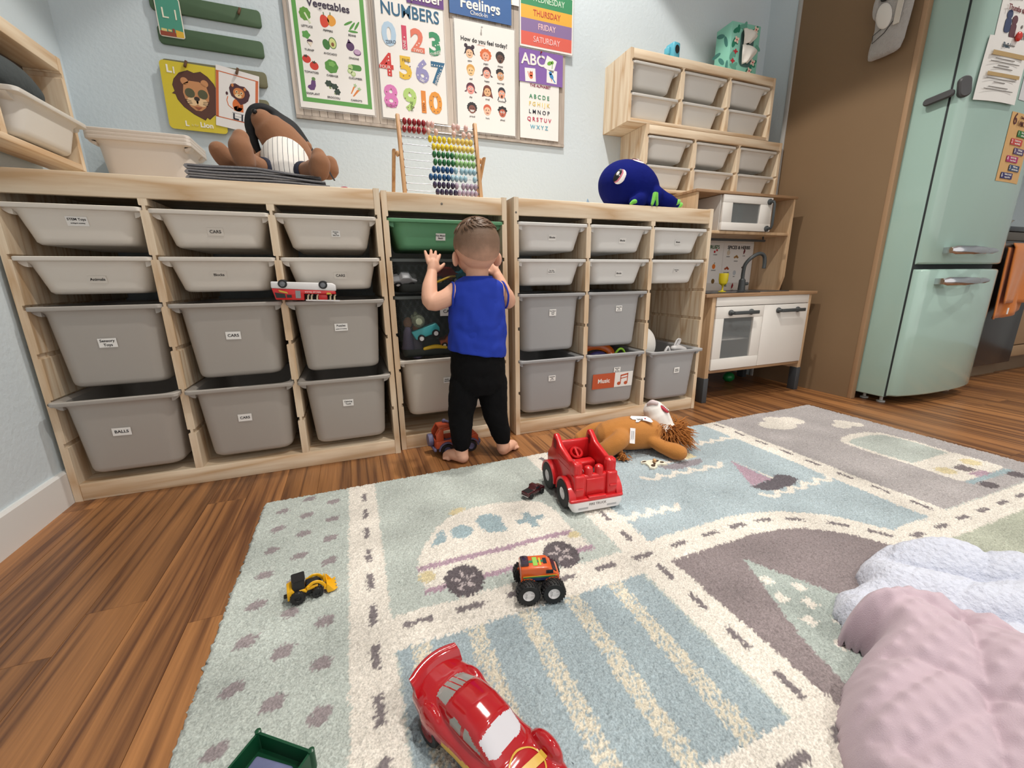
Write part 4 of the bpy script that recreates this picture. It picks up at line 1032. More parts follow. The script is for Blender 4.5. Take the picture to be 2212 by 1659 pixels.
P_ = Poster('alphabet_sheet', 'white alphabet sheet with letters in five coloured rows', 1.660, 1.864, 1.286, 1.535, -0.0165, film=False)
for s_, col, z_ in (('A B C D E', (50, 140, 96), 1.466), ('F G H I J K', (232, 206, 120), 1.435), ('L M N O P', (46, 50, 66), 1.402), ('Q R S T U V', (190, 40, 80), 1.370), ('W X Y Z', (96, 172, 196), 1.337)):
    P_.tx(s_, 0.0245, col, 1.76, z_, bold=0.015)
P_.tx('THE ALPHABET', 0.016, (140, 30, 70), 1.765, 1.512, bold=0.02)
P_ = Poster('letter_card', 'purple ABC card with lizard, cat and bird pictures', 1.656, 1.882, 1.522, 1.655, -0.019, (134, 98, 172), film=False, cat='card')
P_.tx('ABC', 0.062, WH, 1.727, 1.613, bold=0.022)
def tile(cx, cz, a): P_.sh((238, 236, 234), [rotp([(-0.027, -0.027), (0.027, -0.027), (0.027, 0.027), (-0.027, 0.027)], a, (cx, cz))], 1, 'picture_tile')
tile(1.815, 1.609, -0.35); P_.sh((110, 170, 64), [circ(1.812, 1.613, 0.014, 14, 0.008, 0.4), circ(1.826, 1.618, 0.007, 12), bar(1.826, 1.612, 1.824, 1.592, 0.003)], 2)
tile(1.712, 1.553, 0.06); P_.sh((222, 112, 72), [circ(1.716, 1.556, 0.010, 14, 0.009), circ(1.716, 1.545, 0.009, 14, 0.008), bar(1.706, 1.545, 1.699, 1.566, 0.003), [(1.708, 1.56), (1.712, 1.571), (1.716, 1.563)], [(1.717, 1.563), (1.722, 1.571), (1.725, 1.56)]], 2)
tile(1.824, 1.559, -0.02); P_.sh((60, 134, 196), [circ(1.822, 1.561, 0.014, 14, 0.009, -0.9), circ(1.816, 1.573, 0.008, 12), bar(1.83, 1.55, 1.842, 1.537, 0.005)], 2); P_.sh((216, 140, 110), [bar(1.82, 1.552, 1.824, 1.54, 0.003)], 3)
pn_ = MB(); pn_.xf = Matrix.Rotation(PI/2, 4, 'X')
pn_.lathe([(0.002, 0), (0.002, 0.004), (0.0042, 0.006), (0.0042, 0.009), (0.002, 0.01)], 12)
for x_, z_, w_, col in ((1.765, 1.648, 'red push pin at the top of the ABC card', (130, 30, 40)), (1.478, 1.70, 'clear push pin at the top of the feelings poster', (205, 205, 205)), (1.475, 1.813, 'clear push pin above the Feelings card', (206, 205, 205)), (1.178, 1.744, 'clear push pin above the word NUMBERS', (205, 206, 205))):
    o = pn_.build('push_pin', mat('pin_%d_%d' % (col[0], col[1]), rgb(*col), rough=0.2), None, (x_, -0.0195, z_))
    tag(o, w_, 'push pin', 'push pins')

# --- green slats with alphabet cards
M_SLAT = mat('slat_green', rgb(74, 98, 72), rough=0.75, var=0.08, vscale=25)
M_SLAT2 = mat('slat_olive', rgb(112, 110, 84), rough=0.75, var=0.08, vscale=25)
SG = 'painted wall slats'
for k, (x0_, x1_, z0_, z1_, m__, lb) in enumerate(((0.268, 0.610, 1.557, 1.612, M_SLAT, 'dark green wooden slat at the top edge'), (0.276, 0.605, 1.457, 1.512, M_SLAT, 'dark green wooden slat under the small Ll card'), (0.272, 0.602, 1.357, 1.410, M_SLAT2, 'olive wooden slat behind the two lion cards'), (0.272, 0.598, 1.262, 1.315, M_SLAT2, 'olive wooden slat mostly hidden behind the lion cards and plush'))):
    mb_ = MB(); mb_.xf = Matrix.Translation(((x0_+x1_)/2, -0.001, (z0_+z1_)/2)) @ Matrix.Rotation(PI/2, 4, 'X')
    mb_.prism(rpoly(x1_-x0_, z1_-z0_, 0.012), 0, 0.011)
    tag(mb_.build('painted_slat', m__, None, bevel=0.0015), lb, 'slat', SG)
def card(name, label, x0, x1, z0, z1, y, col, rot=0.0, rad=0.008, tiltx=0.0):
    t = thing(name, label, 'card', ((x0+x1)/2, y, (z0+z1)/2), (PI/2-tiltx, rot, 0), 'alphabet cards on the wall slats')
    mb_ = MB(); mb_.prism(rpoly(x1-x0, z1-z0, rad), -0.0006, 0.0002); mb_.build('sheet', mat('card_%d_%d_%d' % col, rgb(*col), rough=0.45, coat=0.2), t)
    return t
# small teal card: letters, desk and books (no figure)
t = card('letter_card', 'small teal card with the letters Ll at the top edge', 0.283, 0.358, 1.478, 1.60, -0.0145, (236, 230, 214), 0.0)
w_, h_ = 0.075, 0.122
shape(t, (74, 150, 128), [rpoly(w_-0.006, h_-0.006, 0.005)], 1, 'background')
text('L', 0.045, pm(236, 232, 210), t, (-0.012, 0.010, 0.0012), bold=0.0); text('l', 0.045, pm(236, 232, 210), t, (0.02, 0.008, 0.0012))
shape(t, (222, 178, 56), [[(0.012, -0.058), (0.0345, -0.058), (0.0345, -0.040), (0.012, -0.036)]], 2, 'picture')
shape(t, (146, 66, 44), [[(-0.0345, -0.058), (0.012, -0.058), (0.012, -0.046), (-0.0345, -0.044)], bar(0.006, -0.046, 0.006, -0.034, 0.007)], 3, 'picture')
shape(t, (214, 200, 130), [bar(-0.03, -0.04, -0.014, -0.041, 0.008), bar(-0.010, -0.040, 0.0, -0.041, 0.006)], 3, 'picture')
# yellow lion card
t = card('lion_card', 'yellow card with a brown maned lion face reading L is for Lion', 0.262, 0.446, 1.181, 1.402, -0.0165, (216, 196, 50), 0.02, 0.014)
def lp(l): return [[(x_-0.354, z_-1.2915) for x_, z_ in q] for q in l]
BR = (88, 50, 36)
mane = [(0.300, 1.345), (0.318, 1.366), (0.345, 1.378), (0.363, 1.372), (0.384, 1.379), (0.404, 1.366), (0.420, 1.346), (0.430, 1.318), (0.434, 1.300), (0.444, 1.296), (0.436, 1.288), (0.438, 1.27), (0.425, 1.250), (0.410, 1.243), (0.392, 1.226), (0.385, 1.232), (0.378, 1.222), (0.345, 1.238), (0.318, 1.258), (0.302, 1.28), (0.298, 1.296), (0.288, 1.298), (0.297, 1.306), (0.293, 1.325)]
shape(t, (60, 34, 26), lp([[(x_+(x_-0.365)*0.025, z_+(z_-1.30)*0.025) for x_, z_ in mane]]), 1); shape(t, BR, lp([mane]), 2, 'mane')
shape(t, (200, 140, 92), lp([circ(0.330, 1.343, 0.012, 14), circ(0.392, 1.343, 0.012, 14), [(0.326, 1.335), (0.345, 1.346), (0.375, 1.346), (0.396, 1.335), (0.402, 1.305), (0.398, 1.285), (0.385, 1.262), (0.370, 1.250), (0.353, 1.250), (0.338, 1.262), (0.325, 1.285), (0.321, 1.305)]]), 3, 'face')
shape(t, (232, 196, 150), lp([circ(0.347, 1.279, 0.018, 16, 0.014), circ(0.376, 1.279, 0.018, 16, 0.014)]), 4)
shape(t, (84, 84, 56), lp([circ(0.342, 1.306, 0.0155, 20), circ(0.382, 1.306, 0.0155, 20)]), 5, 'eye')
shape(t, (50, 34, 26), lp([circ(0.3615, 1.289, 0.009, 14, 0.007)]), 6, 'nose')
shape(t, (150, 82, 54), lp([[(0.350, 1.262), (0.374, 1.262), (0.362, 1.253)]]), 6, 'mouth')
shape(t, (50, 36, 28), lp([bar(0.325, 1.284, 0.343, 1.280, 0.001), bar(0.326, 1.277, 0.343, 1.276, 0.001), bar(0.33, 1.27, 0.345, 1.273, 0.001), bar(0.398, 1.284, 0.380, 1.280, 0.001), bar(0.397, 1.277, 0.380, 1.276, 0.001), bar(0.393, 1.27, 0.378, 1.273, 0.001)]), 6, 'whiskers')
text('L', 0.034, pm(244, 240, 226), t, (0.288-0.354, 1.375-1.2915, 0.001), bold=0.03); text('l', 0.03, pm(244, 240, 226), t, (0.303-0.354, 1.372-1.2915, 0.001), bold=0.02)
text('L', 0.024, pm(244, 240, 226), t, (0.318-0.354, 1.202-1.2915, 0.001), bold=0.03); text('is for', 0.011, pm(236, 226, 160), t, (0.343-0.354, 1.200-1.2915, 0.001)); text('Lion', 0.024, pm(244, 240, 226), t, (0.380-0.354, 1.203-1.2915, 0.001), bold=0.03)
# white lion card
t = card('lion_card', 'white card with orange frame, sitting lion and the letters LI', 0.4235, 0.5635, 1.196, 1.402, -0.019, (236, 232, 230), 0.15, 0.002)
def lq(l): return [[(x_-0.498, z_-1.299) for x_, z_ in q] for q in l]
OR = (206, 104, 56)
shape(t, OR, lq([[(0.4285, 1.228), (0.437, 1.228), (0.437, 1.383), (0.4285, 1.383)], [(0.556, 1.228), (0.565, 1.228), (0.565, 1.383), (0.556, 1.383)], bar(0.4285, 1.383, 0.565, 1.383, 0.003), bar(0.4285, 1.228, 0.565, 1.228, 0.003)]), 1, 'border')
shape(t, (216, 110, 44), lq([circ(0.498, 1.283, 0.017, 18, 0.022), [(0.486, 1.275), (0.516, 1.29), (0.517, 1.262), (0.486, 1.262)], bar(0.484, 1.266, 0.468, 1.275, 0.0025), bar(0.468, 1.275, 0.463, 1.292, 0.0025), bar(0.463, 1.292, 0.466, 1.306, 0.0025)]), 1)
shape(t, (74, 34, 42), lq([[(0.470, 1.335), (0.475, 1.350), (0.490, 1.356), (0.505, 1.351), (0.520, 1.352), (0.534, 1.34), (0.538, 1.328), (0.532, 1.306), (0.523, 1.296), (0.508, 1.286), (0.495, 1.300), (0.478, 1.31), (0.473, 1.322)], circ(0.463, 1.315, 0.004, 10, 0.006)]), 2, 'mane')
shape(t, (206, 128, 70), lq([circ(0.502, 1.325, 0.019, 18, 0.018), circ(0.481, 1.347, 0.004, 10, 0.006), circ(0.521, 1.343, 0.004, 10, 0.006)]), 3, 'face')
shape(t, (236, 206, 160), lq([circ(0.500, 1.315, 0.011, 14, 0.007), circ(0.495, 1.328, 0.005, 10), circ(0.51, 1.327, 0.005, 10)]), 4); shape(t, (40, 26, 26), lq([circ(0.495, 1.328, 0.0024, 8), circ(0.51, 1.327, 0.0024, 8), [(0.499, 1.319), (0.505, 1.319), (0.502, 1.315)]]), 5, 'eye')
shape(t, (34, 38, 52), lq([bar(0.486, 1.252, 0.486, 1.232, 0.005), bar(0.486, 1.2335, 0.502, 1.2335, 0.005), bar(0.513, 1.253, 0.513, 1.231, 0.005)]), 2, 'letters'); shape(t, (80, 90, 110), lq([bar(0.480, 1.254, 0.519, 1.254, 0.0012), bar(0.480, 1.230, 0.519, 1.230, 0.0012), bar(0.49, 1.243, 0.51, 1.243, 0.0008)]), 1, 'guide_line')
# little wooden clips
CG = 'wooden clips on the slats'
for x_, z_, y_, lb in ((0.346, 1.399, -0.019, 'small brown wooden clip on the yellow lion card'), (0.508, 1.398, -0.0215, 'small brown wooden clip on the white lion card'), (0.543, 1.598, -0.013, 'small brown wooden clip on the top green slat')):
    mb_ = MB(); mb_.xf = Matrix.Translation((x_, y_, z_)) @ Matrix.Rotation(0.35, 4, 'Y')
    mb_.box(-0.004, 0.004, -0.006, 0.0, -0.013, 0.010); mb_.box(-0.0034, 0.0034, -0.009, -0.005, -0.012, -0.002)
    tag(mb_.build('clip', mat('clip_brown', rgb(96, 66, 42), rough=0.6), None, bevel=0.0015), lb, 'clip', CG)
# ------------------------------------------------------------------ play rug: pile height field, woven pattern as vertex colour
def build_rug():
    rs = np.random.RandomState(3)
    X0, X1, Y0, Y1 = 0.532, 2.866, -2.40, -0.797
    ys = np.concatenate([np.linspace(-2.40, -1.96, 12), np.arange(-1.957, Y1+1e-6, 0.0032)])
    xs = np.arange(X0, X1, 0.0032)
    gx, gy = np.meshgrid(xs, ys)
    # slight skew: the back edge runs a little deeper on the fridge side
    sk = 0.036*(gx-X0)/(X1-X0)*np.clip((gy+1.35)/0.55, 0, 1) - 0.018*np.clip((gy+1.35)/0.55, 0, 1)
    px_ = gx + rs.normal(0, 0.0022, gx.shape); py_ = gy + rs.normal(0, 0.0022, gx.shape)
    def c(r, g, b): return np.array([lin(r), lin(g), lin(b)])
    CREAM = c(228, 221, 211); SAGE = c(188, 195, 189); DASH = c(128, 120, 122); DOT = c(152, 142, 144)
    BLUE = c(160, 174, 180); SEA = c(171, 185, 191); BUS = c(172, 166, 166); DARK = c(138, 127, 128); GRN = c(178, 182, 166)
    CONE = c(166, 175, 170); MAUVE = c(176, 150, 164); TYRE = c(98, 90, 94); TAN = c(212, 198, 160); STEEL = c(150, 168, 174)
    col = np.zeros(gx.shape+(3,)); col[:] = SAGE
    def put(mask, cc): col[mask] = cc
    def box(x0, x1, y0, y1): return (px_ > x0) & (px_ < x1) & (py_ > y0) & (py_ < y1)
    def ell(cx, cy, rx, ry, a=0.0):
        dx, dy = px_-cx, py_-cy; ca, sa = math.cos(a), math.sin(a)
        u = dx*ca+dy*sa; v = -dx*sa+dy*ca
        return (u/rx)**2+(v/ry)**2 < 1
    def poly(pts):
        m = np.zeros(gx.shape, bool); n = len(pts); j = n-1
        for i in range(n):
            xi, yi = pts[i]; xj, yj = pts[j]
            cnd = ((yi > py_) != (yj > py_))
            with np.errstate(divide='ignore', invalid='ignore'):
                t = (xj-xi)*(py_-yi)/((yj-yi) if yj != yi else 1e-9)+xi
            m ^= cnd & (px_ < t); j = i
        return m
    def path(pts, w):
        m = np.zeros(gx.shape, bool)
        for (ax, ay), (bx, by) in zip(pts[:-1], pts[1:]):
            vx, vy = bx-ax, by-ay; L2 = vx*vx+vy*vy
            t = np.clip(((px_-ax)*vx+(py_-ay)*vy)/L2, 0, 1)
            m |= (px_-ax-t*vx)**2+(py_-ay-t*vy)**2 < (w/2)**2
        return m
    # panels
    put(box(0, .76, -3, 0), SAGE)
    put(box(.83, 1.35, -1.385, 0), SAGE)
    put(box(1.43, 2.17, -1.575, 0), SEA)
    put(box(2.25, 3, -1.56, 0), BUS)
    put(box(2.03, 3, -3, -1.637), GRN)
    put(poly([(1.427, -1.45), (1.70, -1.43), (1.80, -1.435), (1.88, -1.47), (1.95, -1.53), (2.0, -1.60), (2.03, -1.637), (2.03, -3), (1.427, -3)]), DARK)
    # striped field
    fld = box(.836, 1.344, -1.787, -1.46)
    put(fld, BLUE)
    ph = np.mod(px_-.973+.04965, .0993)-.04965
    sp = fld & (np.abs(ph) < .0165)
    put(sp & (rs.rand(*gx.shape) < .72), c(214, 206, 188))
    # dots on the left field
    for j in range(12):
        for k, xx in enumerate((.588, .652, .716)):
            yy_ = -.877-.0937*j-(.047*k)
            if k == 1 and j == 0: put(ell(.652, -.830, .0175, .0135, .3), DOT)
            put(ell(xx, yy_, .0175, .0135, .3), DOT)
    put(ell(.716, -.876, .0175, .0135, .3), DOT)
    # roads
    put(box(.758, .833, -3, 0), CREAM)
    put(box(1.350, 1.430, -3, 0), CREAM)
    put(box(.80, 1.43, -1.462, -1.384), CREAM)
    put(box(.80, 1.43, -1.865, -1.787), CREAM)
    put(box(2.168, 2.250, -1.60, 0), CREAM)
    put(box(2.03, 3, -1.637, -1.563), CREAM)
    mid = [(1.40, -1.4135), (1.60, -1.4085), (1.70, -1.410), (1.80, -1.427), (1.876, -1.462), (1.935, -1.515), (1.975, -1.575), (2.01, -1.60), (2.10, -1.60)]
    P_, _ = spline([(a, b, 0) for a, b in mid], 1, 4)
    arc = path([(p.x, p.y) for p in P_], .078)
    put(arc & box(1.38, 2.10, -1.637, -1.2), CREAM)
    # dashes
    def dash(x, y, dx, dy): put(box(x-dx, x+dx, y-dy, y+dy) , DASH)
    for k in range(12): dash(.800, -.887-.0955*k, .0065, .0245)
    for xx in (.878, .979, 1.08, 1.181, 1.284, 1.384): dash(xx, -1.413, .0265, .0065)
    for k in range(6): dash(1.393, -.86-.0955*k, .0065, .022)
    for k in range(6): dash(1.394, -1.474-.0915*k, .0065, .024)
    for k in range(8): dash(2.224, -.851-.0958*k, .0065, .0245)
    for k in range(10): dash(2.048+.0985*k, -1.598, .023, .0065)
    for k in range(6): dash(.9+.1*k, -1.826, .025, .0065)
    for (xx, yy_, a) in ((1.487, -1.409, 0), (1.588, -1.407, 0), (1.679, -1.407, 0), (1.760, -1.414, -.2), (1.841, -1.440, -.45), (1.920, -1.496, -.8), (1.972, -1.560, -1.0)):
        dx, dy = px_-xx, py_-yy_; u = dx*math.cos(a)+dy*math.sin(a); v = -dx*math.sin(a)+dy*math.cos(a)
        put((np.abs(u) < .024) & (np.abs(v) < .0065), DASH)
    # ambulance
    body = [(.897, -1.275), (.905, -1.235), (.930, -1.18), (.965, -1.125), (1.005, -1.088), (1.06, -1.068), (1.15, -1.066), (1.235, -1.085), (1.272, -1.12), (1.286, -1.18), (1.284, -1.25), (1.292, -1.30), (1.292, -1.345), (.91, -1.345), (.90, -1.31)]
    put(ell(1.035, -1.070, .024, .018), TAN)
    put(poly(body), CREAM*1.0)
    put(box(.898, 1.275, -1.277, -1.260), MAUVE); put(box(.90, 1.297, -1.350, -1.334), MAUVE)
    put(poly([(.938, -1.200), (.970, -1.140), (.981, -1.145), (.980, -1.192)]), STEEL*1.12)
    put(ell(1.022, -1.166, .028, .030), STEEL*1.12)
    put(poly([(1.070, -1.130), (1.085, -1.110), (1.115, -1.112), (1.135, -1.135), (1.130, -1.203), (1.085, -1.197), (1.070, -1.17)]), STEEL*1.12)
    put(box(1.167, 1.243, -1.191, -1.171) | box(1.193, 1.214, -1.216, -1.143), STEEL)
    put(ell(.913, -1.298, .017, .018), TAN); put(ell(1.278, -1.283, .016, .013), TAN)
    for cx in (.985, 1.214):
        put(ell(cx, -1.338, .041, .048), TYRE)
        for q in range(5):
            a = 2*PI*q/5+.3
            put(path([(cx, -1.338), (cx+.023*math.cos(a), -1.338+.027*math.sin(a))], .007), c(190, 178, 178))
        put(ell(cx, -1.338, .008, .009), TYRE)
    # sea: waves, boats
    def wave(x0, y0, x1, y1, n, amp, w=.016):
        pts = []
        for q in range(n*6+1):
            t = q/(n*6)
            pts.append((x0+(x1-x0)*t, y0+(y1-y0)*t+amp*abs(math.sin(PI*t*n))-amp*.5))
        put(path(pts, w), CREAM)
    wave(1.975, -.955, 2.175, -.962, 4, -.022); wave(1.625, -1.112, 1.935, -1.128, 5, -.024); wave(1.875, -1.330, 2.168, -1.322, 5, -.024); wave(1.427, -1.272, 1.610, -1.280, 4, -.022)
    put(poly([(1.722, -1.058), (1.905, -1.062), (1.885, -1.088), (1.855, -1.098), (1.765, -1.098), (1.735, -1.085)]), c(146, 140, 146))
    put(box(1.82, 1.90, -1.05, -.99), TAN); put(path([(1.74, -1.04), (1.85, -1.05)], .012), CREAM)
    put(poly([(1.983, -1.115), (1.895, -1.270), (1.988, -1.262)]), MAUVE)
    put(poly([(1.990, -1.112), (2.004, -1.266), (1.994, -1.266)]) , CREAM)
    put(poly([(1.885, -1.272), (1.99, -1.262), (2.02, -1.245), (2.062, -1.262), (2.062, -1.292), (2.03, -1.312), (1.94, -1.316), (1.902, -1.302)]), c(100, 94, 100))
    # bus
    for cx, cy, rx, ry in ((2.43, -.925, .05, .04), (2.50, -.90, .05, .05), (2.56, -.925, .05, .045), (2.47, -.96, .06, .03), (2.69, -1.045, .035, .03), (2.735, -1.03, .035, .035), (2.76, -1.06, .03, .025)):
        put(ell(cx, cy, rx, ry), CREAM*.95)
    put(poly([(2.495, -1.19), (2.505, -1.15), (2.55, -1.125), (2.62, -1.117), (2.70, -1.125), (2.745, -1.15), (2.757, -1.19), (2.757, -1.40), (2.755, -1.48), (2.745, -1.492), (2.51, -1.492), (2.497, -1.48)]), CREAM*.95)
    put(poly([(2.512, -1.20), (2.525, -1.165), (2.58, -1.152), (2.68, -1.152), (2.73, -1.17), (2.74, -1.21), (2.74, -1.355), (2.515, -1.36)]), SAGE*.92)
    put(ell(2.550, -1.430, .030, .026), TAN); put(ell(2.702, -1.428, .030, .026), TAN)
    put(box(2.598, 2.652, -1.465, -1.425), DARK*.8); put(box(2.585, 2.66, -1.498, -1.470), MAUVE)
    put(box(2.505, 2.745, -1.512, -1.495), STEEL*1.05)
    put(ell(2.545, -1.532, .028, .02), TYRE); put(ell(2.712, -1.530, .028, .02), TYRE)
    # cone with squares on the dark panel
    put(poly([(1.582, -1.508), (1.69, -1.70), (1.70, -1.80), (1.47, -1.80), (1.495, -1.70)]), CONE)
    for a, b in ((1.568, -1.574), (1.612, -1.612), (1.553, -1.618), (1.590, -1.648), (1.548, -1.678), (1.547, -1.733), (1.60, -1.70)):
        put(box(a-.011, a+.011, b-.011, b+.011), CREAM*.95)
    # pile: uneven height and shade
    nz = rs.normal(0, 1, gx.shape)
    lo = np.kron(rs.normal(0, 1, (gx.shape[0]//24+2, gx.shape[1]//24+2)), np.ones((24, 24)))[:gx.shape[0], :gx.shape[1]]
    k = np.ones(25)/25
    for ax in (0, 1):
        lo = np.apply_along_axis(lambda v: np.convolve(np.pad(v, 12, mode='edge'), k, 'valid'), ax, lo)
    col *= (1+.055*nz+.10*lo)[..., None]
    gz = .0125+.0013*nz+.001*lo
    edge = np.minimum.reduce([gx-X0, X1-gx, Y1-gy, gy-Y0])
    gz -= .0105*np.clip(1-edge/.008, 0, 1)**2
    ny, nx = gx.shape
    V = np.stack([gx+rs.normal(0, .0006, gx.shape)+np.where(edge < .004, rs.normal(0, .0018, gx.shape), 0), gy+sk+rs.normal(0, .0006, gx.shape)+np.where(edge < .004, rs.normal(0, .0018, gx.shape), 0), gz], -1).reshape(-1, 3)
    idx = np.arange(nx*ny).reshape(ny, nx)
    F = np.stack([idx[:-1, :-1], idx[:-1, 1:], idx[1:, 1:], idx[1:, :-1]], -1).reshape(-1, 4)
    # underside skirt
    ring = np.concatenate([idx[0, :], idx[1:, -1], idx[-1, :-1][::-1], idx[1:-1, 0][::-1]])
    base = len(V)
    low = V[ring].copy(); low[:, 2] = .0004
    V = np.vstack([V, low]); n = len(ring)
    a = ring; b = np.roll(ring, -1); ia = base+np.arange(n); ib = np.roll(ia, -1)
    F = np.vstack([F, np.stack([a, ia, ib, b], -1)])
    me = bpy.data.meshes.new('play_rug')
    me.vertices.add(len(V)); me.vertices.foreach_set('co', V.astype(np.float32).ravel())
    me.loops.add(len(F)*4); me.loops.foreach_set('vertex_index', F.astype(np.int32).ravel())
    me.polygons.add(len(F)); me.polygons.foreach_set('loop_start', np.arange(0, len(F)*4, 4, dtype=np.int32))
    me.polygons.foreach_set('use_smooth', np.ones(len(F), bool))
    me.update(); me.validate()
    ca = me.color_attributes.new('pattern', 'FLOAT_COLOR', 'POINT')
    C4 = np.ones((len(V), 4), np.float32)
    C4[:nx*ny, :3] = np.clip(col.reshape(-1, 3), 0, 1); C4[nx*ny:, :3] = C4[ring, :3]
    ca.data.foreach_set('color', C4.ravel())
    m = bpy.data.materials.new('rug_pile'); m.use_nodes = True
    nt = m.node_tree; N = nt.nodes; L = nt.links; bs = N['Principled BSDF']
    bs.inputs['Roughness'].default_value = 0.95; bs.inputs['Specular IOR Level'].default_value = 0.1
    bs.inputs['Sheen Weight'].default_value = 0.25
    at_ = N.new('ShaderNodeAttribute'); at_.attribute_name = 'pattern'
    tc = N.new('ShaderNodeTexCoord'); n1 = N.new('ShaderNodeTexNoise'); n1.inputs['Scale'].default_value = 330; n1.inputs['Detail'].default_value = 2
    L.new(tc.outputs['Object'], n1.inputs['Vector'])
    mr = N.new('ShaderNodeMapRange'); mr.inputs['From Min'].default_value = .3; mr.inputs['From Max'].default_value = .7; mr.inputs['To Min'].default_value = .70; mr.inputs['To Max'].default_value = 1.16
    L.new(n1.outputs['Fac'], mr.inputs['Value'])
    mx = N.new('ShaderNodeVectorMath'); mx.operation = 'SCALE'
    L.new(at_.outputs['Color'], mx.inputs[0]); L.new(mr.outputs[0], mx.inputs['Scale'])
    L.new(mx.outputs[0], bs.inputs['Base Color'])
    bp = N.new('ShaderNodeBump'); bp.inputs['Strength'].default_value = .55; bp.inputs['Distance'].default_value = .003
    L.new(n1.outputs['Fac'], bp.inputs['Height']); L.new(bp.outputs['Normal'], bs.inputs['Normal'])
    me.materials.append(m)
    o = link('play_rug', me)
    return tag(o, 'pastel play rug with woven roads, ambulance, boats and bus', 'rug')
build_rug()

# ------------------------------------------------------------------ blankets: thick folded cloth
def cloth_heap(name, label, cat, outline, hfun, m, step=0.007, th=0.012):
    pts = np.array(outline)
    x0, y0 = pts.min(0)-0.01; x1, y1 = pts.max(0)+0.01
    xs = np.arange(x0, x1, step); ys = np.arange(y0, y1, step)
    gx, gy = np.meshgrid(xs, ys)
    d = np.full(gx.shape, 9.0); ins = np.zeros(gx.shape, bool)
    n = len(pts); j = n-1
    for i in range(n):
        ax, ay = pts[j]; bx, by = pts[i]
        vx, vy = bx-ax, by-ay
        t = np.clip(((gx-ax)*vx+(gy-ay)*vy)/(vx*vx+vy*vy), 0, 1)
        d = np.minimum(d, np.hypot(gx-ax-t*vx, gy-ay-t*vy))
        cnd = (ay > gy) != (by > gy)
        with np.errstate(divide='ignore', invalid='ignore'):
            ins ^= cnd & (gx < (bx-ax)*(gy-ay)/((by-ay) if by != ay else 1e-9)+ax)
        j = i
    d = np.where(ins, d, -d)
    z = hfun(gx, gy, d)
    keep = d > -0.004
    idm = -np.ones(gx.shape, int); idm[keep] = np.arange(keep.sum())
    V = np.stack([gx[keep], gy[keep], z[keep]], -1)
    F = []
    a = idm[:-1, :-1]; b = idm[:-1, 1:]; c = idm[1:, 1:]; dd = idm[1:, :-1]
    ok = (a >= 0) & (b >= 0) & (c >= 0) & (dd >= 0)
    F = np.stack([a[ok], b[ok], c[ok], dd[ok]], -1)
    me = bpy.data.meshes.new(name); me.from_pydata(V.tolist(), [], F.tolist())
    me.polygons.foreach_set('use_smooth', [True]*len(me.polygons)); me.materials.append(m)
    o = link(name, me)
    md = o.modifiers.new('sol', 'SOLIDIFY'); md.thickness = th; md.offset = -1 
    s = o.modifiers.new('sub', 'SUBSURF'); s.levels = 1; s.render_levels = 1
    return tag(o, label, cat)
def ridge(u, k, p=2.0): return (0.5+0.5*np.sin(u*k))**p
def rnd_edge(d, w, h):
    t = np.clip(d/w, 0, 1)
    return h*np.sqrt(np.clip(1-(1-t)**2, 0, 1))
def sherpa_h(x, y, d):
    e = rnd_edge(d, .05, 1.0)
    w1 = x*0.75+y*0.65+0.03*np.sin(9*x+3)+0.02*np.sin(21*y)
    w2 = x*-0.35+y*0.95+0.025*np.sin(14*x)
    f = 0.038*(np.abs(np.sin(w1*21))**0.38)-0.014+0.028*(np.abs(np.sin((w2+.05)*25))**0.38)*np.clip((x-1.72)*5, 0, 1)+0.006*np.sin(43*x+25*y)
    dome = 0.016+0.018*np.exp(-((x-1.90)/.22)**2-((y+1.80)/.15)**2)
    return 0.003+e*(0.017+np.maximum(dome+f, 0.03))+e*0.0036*np.sin(420*x+3*np.sin(190*y))*np.sin(450*y+3*np.sin(170*x))
M_SHERPA = mat('sherpa_pile', rgb(200, 204, 218), rough=0.95, bump=1.0, bscale=140, var=0.12, vscale=160, sheen=0.2, spec=0.1)
cloth_heap('sherpa_blanket', 'pale blue-white sherpa blanket crumpled on the rug behind the pink one', 'blanket',
    [(1.595, -1.685), (1.65, -1.655), (1.72, -1.662), (1.745, -1.635), (1.80, -1.615), (1.86, -1.615), (1.92, -1.645), (1.98, -1.695), (2.015, -1.755), (2.03, -1.83), (2.06, -2.0), (1.9, -2.1), (1.6, -2.05), (1.52, -1.90), (1.56, -1.75)], sherpa_h, M_SHERPA, 0.0045, 0.016)
def pink_h(x, y, d):
    e = rnd_edge(d, .045, 1.0)
    w1 = x*0.45-y*0.9+0.03*np.sin(8*x)+0.015*np.sin(19*y+1)
    w2 = x*0.9+y*0.5+0.03*np.sin(11*y)
    f = 0.030*np.abs(np.sin(w1*17))**0.5+0.018*np.abs(np.sin(w2*21+.6))**0.5+0.008*np.abs(np.sin((w1-w2)*41+8*x))**0.6-0.012
    dome = 0.022+0.03*np.exp(-((x-1.58)/.16)**2-((y+1.88)/.14)**2)
    # fold line at the upper left
    fold = 0.022*np.exp(-((y+1.745+0.35*(x-1.6))/.016)**2)*np.clip((1.72-x)*8, 0, 1)
    # minky dots in staggered rows
    g = 0.026
    rx_ = np.mod(x+np.mod(np.floor(y/g), 2)*g/2, g)-g/2; ry_ = np.mod(y, g)-g/2
    dots = 0.0062*np.exp(-(rx_**2+ry_**2)/(0.0062**2))
    under = np.clip((x-1.50)/.12, 0, 1)*np.clip((-1.62-y)/.05, 0, 1)*0.022
    return 0.003+e*(0.015+np.maximum(dome+f+fold+under, 0.02))+dots*np.clip(d/.02, 0, 1)
M_MINKY = mat('minky_pink', rgb(186, 166, 176), rough=0.85, bump=0.25, bscale=700, var=0.04, vscale=30, sheen=0.2, spec=0.15)
